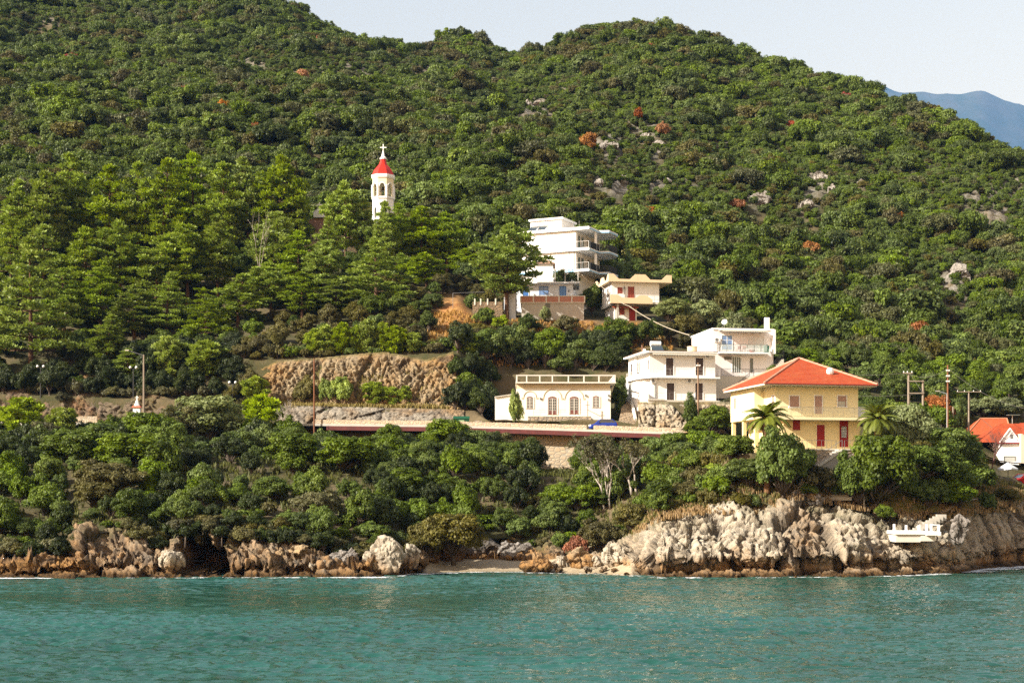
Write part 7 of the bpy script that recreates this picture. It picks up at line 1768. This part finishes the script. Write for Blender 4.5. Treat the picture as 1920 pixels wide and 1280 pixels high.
# ---- foam
def foam():
    V, Fc = [], []
    def blob(x, y, rx, ry, sd):
        n = 18; b = len(V); V.append((x,y,.115))
        for i in range(n):
            t = 6.283*i/n; k = .65 + .5*random.random(); V.append((x+rx*k*math.cos(t),y+ry*k*math.sin(t),.10+.03*random.random()))
        for i in range(n): Fc.append((b,b+1+i,b+1+(i+1)%n))
    for a, b, n, dy, r in ((-30,70,20,-.2,1.0),(440,620,16,.0,.5),(640,705,26,-.6,1.0),(700,800,20,-.4,.7),(800,1010,26,0,.6),(1190,1330,22,.0,.6),(1400,1560,16,.0,.5),(1640,1780,22,0,.55),(1810,1930,46,-.6,1.2),(230,430,14,.1,.4),(1000,1180,12,0,.35)):
        for _ in range(n):
            px = random.uniform(a,b); Y = (float(np.interp(px,[770,800,880,980,1040,1130,1215],[139,140,143,143.5,140.5,139.5,136])) - .8 if 790<px<1190 else float(I(px,T_Y0)) - 2.0) + dy - random.uniform(0,1.2)
            blob((px-CX)/F*Y,Y,r*random.uniform(.4,2.2),r*random.uniform(.15,.5),0)
    t = NT('sea_foam'); p = t.geo('Position'); nz_ = t.ramp(t.noise(5,5,p,.75),[(.42,0.0),(.56,1.0)]); d = t.bsdf((0.80,0.82,0.83),.8,.2); tp = t.n('ShaderNodeBsdfTransparent'); mx = t.n('ShaderNodeMixShader'); t.l(nz_,mx.inputs[0]); t.l(tp.outputs[0],mx.inputs[1]); t.l(d,mx.inputs[2])
    tag(raw_mesh('foam',np.array(V),Fc,t.done(mx.outputs[0]),smooth=True),kind='stuff')
foam()

# ---- poles, lamps, wires, shrine, vehicles
def pole(px, top, base, Y, mat, label, r=.13, name='utility_pole', cat='pole', extra=None):
    x = (px-CX)/F*Y; zb = min(zpy(base,Y), gz(px,Y)) - .4; o = empty(name,(x,Y,zb),0,label,cat); h_ = zpy(top,Y) - zb
    m = MB(); m.tube((0,0,0),(0,0,h_),r,r*.72,8); m.build('post',mat,o)
    if extra: extra(o,h_)
    return o
def ins(o, h_, zs, w_=.7, mat=None):
    m = MB()
    for z in zs: m.box(-w_,w_,-.16,-.06,h_-z,h_-z+.1)
    m.build('crossarm',mat or WOODG,o); m = MB()
    for z in zs:
        for s in (-1,-.4,.4,1): m.lathe([(.05,0),(.06,.08),(.03,.16)],(s*w_*.92,-.11,h_-z+.1),6)
    m.build('insulator',PLASTW,o)
pole(589,672,800,193.5,WOODR,'tall plain brown wooden pole in front of the rock cutting',.11)
def lamp_arm(o,h_):
    m = MB(); m.tube((0,0,h_-.1),(-2.0,-.3,h_+.55),.05,n=6); m.build('arm',GREYM,o); m = MB(); m.box(-2.4,-1.9,-.42,-.18,h_+.5,h_+.64); m.build('lamp_head',STEEL,o)
pole(269.5,665,760,199.5,WOODG,'wooden pole with a lamp arm beside the little shrine on the left',.15,'street_lamp','street lamp',lamp_arm)
pole(1309,680,790,190,WOODP,'wooden pole before the low white house',.13,extra=lambda o,h_: ins(o,h_,(.5,),.25))
pole(1777,684,790,196,WOODR,'tall reddish pole with stacked insulators beside the orange tree',.14,extra=lambda o,h_: ins(o,h_,(.9,1.6,2.3),.22))
def arm_l(o,h_): m = MB(); m.tube((0,0,h_-.1),(-1.1,-.1,h_+.25),.06,n=6); m.build('arm',STEEL,o); m = MB(); m.box(-1.5,-1.0,-.22,.02,h_+.22,h_+.34); m.build('lamp_head',STEEL,o)
pole(1775.5,737,790,195,STEEL,'pale street lamp against the reddish pole',.07,'street_lamp','street lamp',arm_l)
pole(1816.5,733,775,205,WOODG,'slim pole with a single wide crossarm above the olive trees',.14,extra=lambda o,h_: ins(o,h_,(.15,),1.7))
pole(1787,762,790,197,WOODG,'short pale post beside the reddish pole',.13)
pole(1898,778,800,200,STEEL,'thin mast with a flat solar panel above the orange roofs',.07,'panel_mast','mast',lambda o,h_: (lambda m: (m.box(-.7,.9,-.4,.4,h_-.02,h_+.06), m.build('panel',GLASSG,o)))(MB()))
def h_frame():
    Y = 200.0; x = (1703.5-CX)/F*Y; zb = gz(1703,Y) - .5; o = empty('twin_pole_frame',(x,Y,zb),0,'two wooden poles joined by crossbeams carrying the power lines','pole'); dx = (1730.5-1703.5)/F*Y; L = lambda py: zpy(py,Y) - zb
    for d, t in ((0,698),(dx,713)):
        m = MB(); m.tube((d,0,0),(d,0,L(t)),.17,.14,8); m.build('post',WOODG,o)
    m = MB(); m.box(-.1,dx+.1,-.26,-.16,L(715.5),L(713.5)); m.box(-.1,dx+.1,-.26,-.16,L(738),L(736)); m.box(-.8,.5,-.26,-.16,L(700.5),L(698.5)); m.build('crossbeam',WOODG,o)
    m = MB(); m.tube((.1,-.2,L(700)),(dx-.1,-.2,L(736)),.03,n=4)
    m.build('brace',GREYM,o); m = MB()
    for d in (-.7,-.2,.4): m.lathe([(.06,0),(.08,.1),(.03,.2)],(d,-.21,L(698.5)),6)
    m.build('insulator',PLASTW,o)
h_frame()
def globe_lamp(px, py, Y, label):
    x = (px-CX)/F*Y; zb = gz(px,Y) - .2; o = empty('globe_lamp',(x,Y,zb),0,label,'street lamp','twin globe lamps along the road'); h_ = zpy(py,Y) - zb
    m = MB(); m.tube((0,0,0),(0,0,h_-.15),.07,.05,8); m.tube((-.42,0,h_-.2),(.42,0,h_-.2),.035,n=6); m.tube((-.42,0,h_-.2),(-.42,0,h_-.12),.04,n=6); m.tube((.42,0,h_-.2),(.42,0,h_-.12),.04,n=6); m.build('post',BLACKM,o)
    for s in (-.42,.42): m = MB(); m.ball((s,0,h_+.03),.19); m.build('globe',PLASTW,o,True)
globe_lamp(76,687,208.5,'twin globe lamp under the layered pine at the far left'); globe_lamp(250,689,207.8,'twin globe lamp beside the pole with the lamp arm'); globe_lamp(436,717,204.3,'twin globe lamp at the left end of the rock cutting')
def cable(pts, r, label, sag=.0, name='cable'):
    m = MB(); n = 24
    for a, b in zip(pts[:-1],pts[1:]):
        a, b = Vector(a), Vector(b); P = [a.lerp(b,i/n) - Vector((0,0,sag*4*(i/n)*(1-i/n))) for i in range(n+1)]
        for p, q in zip(P[:-1],P[1:]): m.tube(p,q,r,n=4,cap=False)
    tag(m.build(name,mat_plain('cable_rubber_%d' % len(bpy.data.materials),(0.42,0.36,0.27) if r > .05 else (0.10,0.09,0.08)),None),label,'cable')
cable([W(1091,515,232),W(1122,530,231),W(1180,574,229),W(1293,628,204)],.055,'thick pale cable running down from the upper houses to the tall white house',.5)
cable([W(1500,698,204),W(1690,700,200.2),W(1703,699,199.9)],.022,'thin power line reaching the twin poles from the red roof',.3,'power_line')
cable([W(1703,700,199.8),W(1777,690,196),W(1920,765,186)],.02,'power line from the twin poles past the reddish pole to the right edge',.8,'power_line')
cable([W(1777,700,196),W(1842,786,206),W(1990,850,190)],.02,'power line sagging over the orange roofs',1.2,'power_line')
cable([W(1560,737,205),W(1730,737,200)],.018,'low thin wire behind the right palm',.4,'power_line')
def shrine():
    Y = 197.5; p = W(257,772,Y); o = empty('roadside_shrine',p,0,'small white roadside shrine with a cross above the bushes on the left','shrine'); L = lambda py: zpy(py,Y) - p.z
    m = MB(); m.box(-.45,.45,-.4,.4,-1.2,L(764)); m.build('body',WHITE2,o); m = MB(); m.prism([(-.62,-.55),(.62,-.55),(.62,.55),(-.62,.55)],L(764),L(760.5),[(-.45,-.4),(.45,-.4),(.45,.4),(-.45,.4)]); m.build('roof',mat_plain('shrine_red',(0.48,0.12,0.07)),o)
    m = MB(); m.lathe([(.40,L(760.5)),(.30,L(757)),(.13,L(750)),(.07,L(748))],n=8); m.build('spire',WHITE2,o); m = MB(); m.box(-.05,.05,-.05,.05,L(748.5),L(741.5)); m.box(-.2,.2,-.045,.045,L(745.5),L(744.2)); m.build('cross',WHITE2,o)
shrine()
def dumpster():
    Y = 191.0; px = 863; x = (px-CX)/F*Y; z = float(zpy(I(px,T_PR),float(I(px,T_YR)))); o = empty('waste_container',(x,Y + 4.2,z+.02),0.05,'dark green waste container standing on the road behind the parapet','container'); G = mat_plain('container_green',(0.012,0.075,0.035),.5)
    m = MB(); m.prism([(-.85,-.5),(.85,-.5),(.85,.5),(-.85,.5)],.2,1.15,[(-1.05,-.62),(1.05,-.62),(1.05,.62),(-1.05,.62)]); m.build('bin',G,o); m = MB(); m.extr([(-.66,1.152),(.66,1.152),(.5,1.38),(.0,1.5),(-.5,1.38)],'x',-1.07,1.07); m.build('lid',G,o)
    m = MB(); m.box(-.35,.35,-.665,-.60,.75,.95); m.build('label_plate',mat_plain('pale_green_plate',(0.35,0.45,0.25)),o)
    for a in (-.7,.7):
        for b in (-.4,.4): m = MB(); m.tube((a-.05,b,.1),(a+.05,b,.1),.1,n=8); m.build('wheel',BLACKM,o)
dumpster()
def car(px, Y, L_, yaw, label, paint, z, cat='car', name='parked_car'):
    x = (px-CX)/F*Y; o = empty(name,(x,Y,z),yaw,label,cat); w_ = .82
    CPn = mat_car = NT('car_paint_%d' % len(bpy.data.materials)); bs = CPn.bsdf(paint,.3,.5); P = CPn.done(bs); k = L_/3.9
    body = [(-1.93,.32),(-1.95,.55),(-1.86,.72),(-1.15,.93),(-.98,.97),(1.35,1.0),(1.86,.98),(1.93,.62),(1.90,.32),(1.62,.28),(-1.6,.28)]
    def loft(prof, secs, nm, mat, parent, bev=.03):
        m = MB(); n = len(prof); base = 0
        for (y, ins_) in secs:
            cz = sum(p[1] for p in prof)/n; cx = sum(p[0] for p in prof)/n
            for (a, b) in prof: m.v.append(((cx+(a-cx)*(1-ins_))*k, y, cz+(b-cz)*(1-ins_*.8)))
        for s in range(len(secs)-1):
            for i in range(n): j = (i+1)%n; m.f.append((s*n+i,(s+1)*n+i,(s+1)*n+j,s*n+j))
        m.f.append(tuple(range(n))); m.f.append(tuple(reversed(range((len(secs)-1)*n,len(secs)*n)))); return m.build(nm,mat,parent,bevel=bev)
    loft(body,[(-w_,.06),(-w_+.08,0),(w_-.08,0),(w_,.06)],'body',P,o)
    cab = [(-1.08,.965),(-.45,1.40),(-.25,1.44),(1.05,1.43),(1.30,1.36),(1.72,.97)]
    g = loft(cab,[(-w_+.06,.06),(-w_+.10,.02),(w_-.10,.02),(w_-.06,.06)],'window_glass',glass_mat('car_glass_%d' % len(bpy.data.materials),(0.05,0.06,0.07),.08),o,0)
    m = MB(); m.extr([(-.50*k,1.40),(-.30*k,1.455),(1.08*k,1.45),(1.33*k,1.375),(1.30*k,1.35),(-.46*k,1.385)],'y',-w_+.12,w_-.12); m.build('roof',P,o,bevel=.02)
    m = MB()
    for s in (-1,1):
        y = s*(w_-.085)
        for a, b in (((-1.08,.965),(-.47,1.41)),((.28,.97),(.28,1.43)),((1.72,.98),(1.31,1.38)),((1.1,.97),(1.1,1.43))): m.tube((a[0]*k,y,a[1]),(b[0]*k,y - s*.03,b[1]),.045,n=5)
        m.tube((-1.08*k,y,.985),(1.72*k,y,.985),.03,n=4); m.tube((-.47*k,y-s*.03,1.41),(1.31*k,y-s*.03,1.40),.045,n=5)
    m.build('pillar',P,o)
    for a in (-1.22,1.28):
        for s in (-1,1):
            m = MB(); m.tube((a*k,s*(w_-.17),.30),(a*k,s*(w_+.005),.30),.30,n=18); t = m.build('wheel',BLACKM,o); m = MB(); m.tube((a*k,s*(w_+.006),.30),(a*k,s*(w_+.018),.30),.19,n=14); m.build('rim',STEEL,t)
    for s in (-.56,.56): m = MB(); m.ball((-1.90*k,s,.68),.16,sq=(.6,1.2,.8)); m.build('headlight',glass_mat('lamp_glass_%d' % len(bpy.data.materials),(0.75,0.76,0.78),.1),o,True)
    for s in (-.66,.66): m = MB(); m.box(1.84*k,1.93*k,s-.09,s+.09,.75,.98); m.build('tail_light',mat_plain('tail_red_%d' % len(bpy.data.materials),(0.40,0.015,0.01),.3),o)
    m = MB(); m.box(-1.97*k,-1.90*k,-.72,.72,.36,.50); m.box(1.90*k,1.96*k,-.72,.72,.36,.50); m.build('bumper',P,o,bevel=.03)
    for s in (-1,1): m = MB(); m.box(-.80*k,-.62*k,s*(w_+.0)-.10,s*(w_+.0)+.10,1.0,1.12); m.build('mirror',P,o,bevel=.03)
zr_ = float(zpy(I(1130,T_PR),float(I(1130,T_YR))))
car(1131,187.9,3.5,0.06,'blue hatchback on the road in front of the arched house',(0.008,0.035,0.26),zr_+.02)
yv = 173.5; car(1922,yv,4.2,.35,'red car partly visible at the right edge above the rubble wall',(0.30,0.012,0.010),zpy(911,yv))
def canopy():
    Y = 182.0; p = W(1890,878,Y); o = empty('canvas_canopy',(p.x,Y,gz(1890,Y)-.2),0,'greyish white canvas canopy in front of the white gabled house','canopy'); zt = zpy(866,Y)-o.location.z; ze = zpy(878,Y)-o.location.z
    m = MB(); c = (0,0,zt); R = 1.25
    pts = [(R*math.cos(6.283*i/8),R*math.sin(6.283*i/8),ze+.08*math.sin(i*2.3)) for i in range(8)]
    for i in range(8): m.poly([pts[i],pts[(i+1)%8],c])
    for i in range(8): a, b = pts[i], pts[(i+1)%8]; m.poly([(a[0],a[1],a[2]-.18),(b[0],b[1],b[2]-.18),b,a])
    m.build('cover',mat_plain('grey_canvas',(0.55,0.55,0.55),.8),o); m = MB(); m.tube((0,0,0),(0,0,zt),.04); m.build('post',GREYM,o)
canopy()
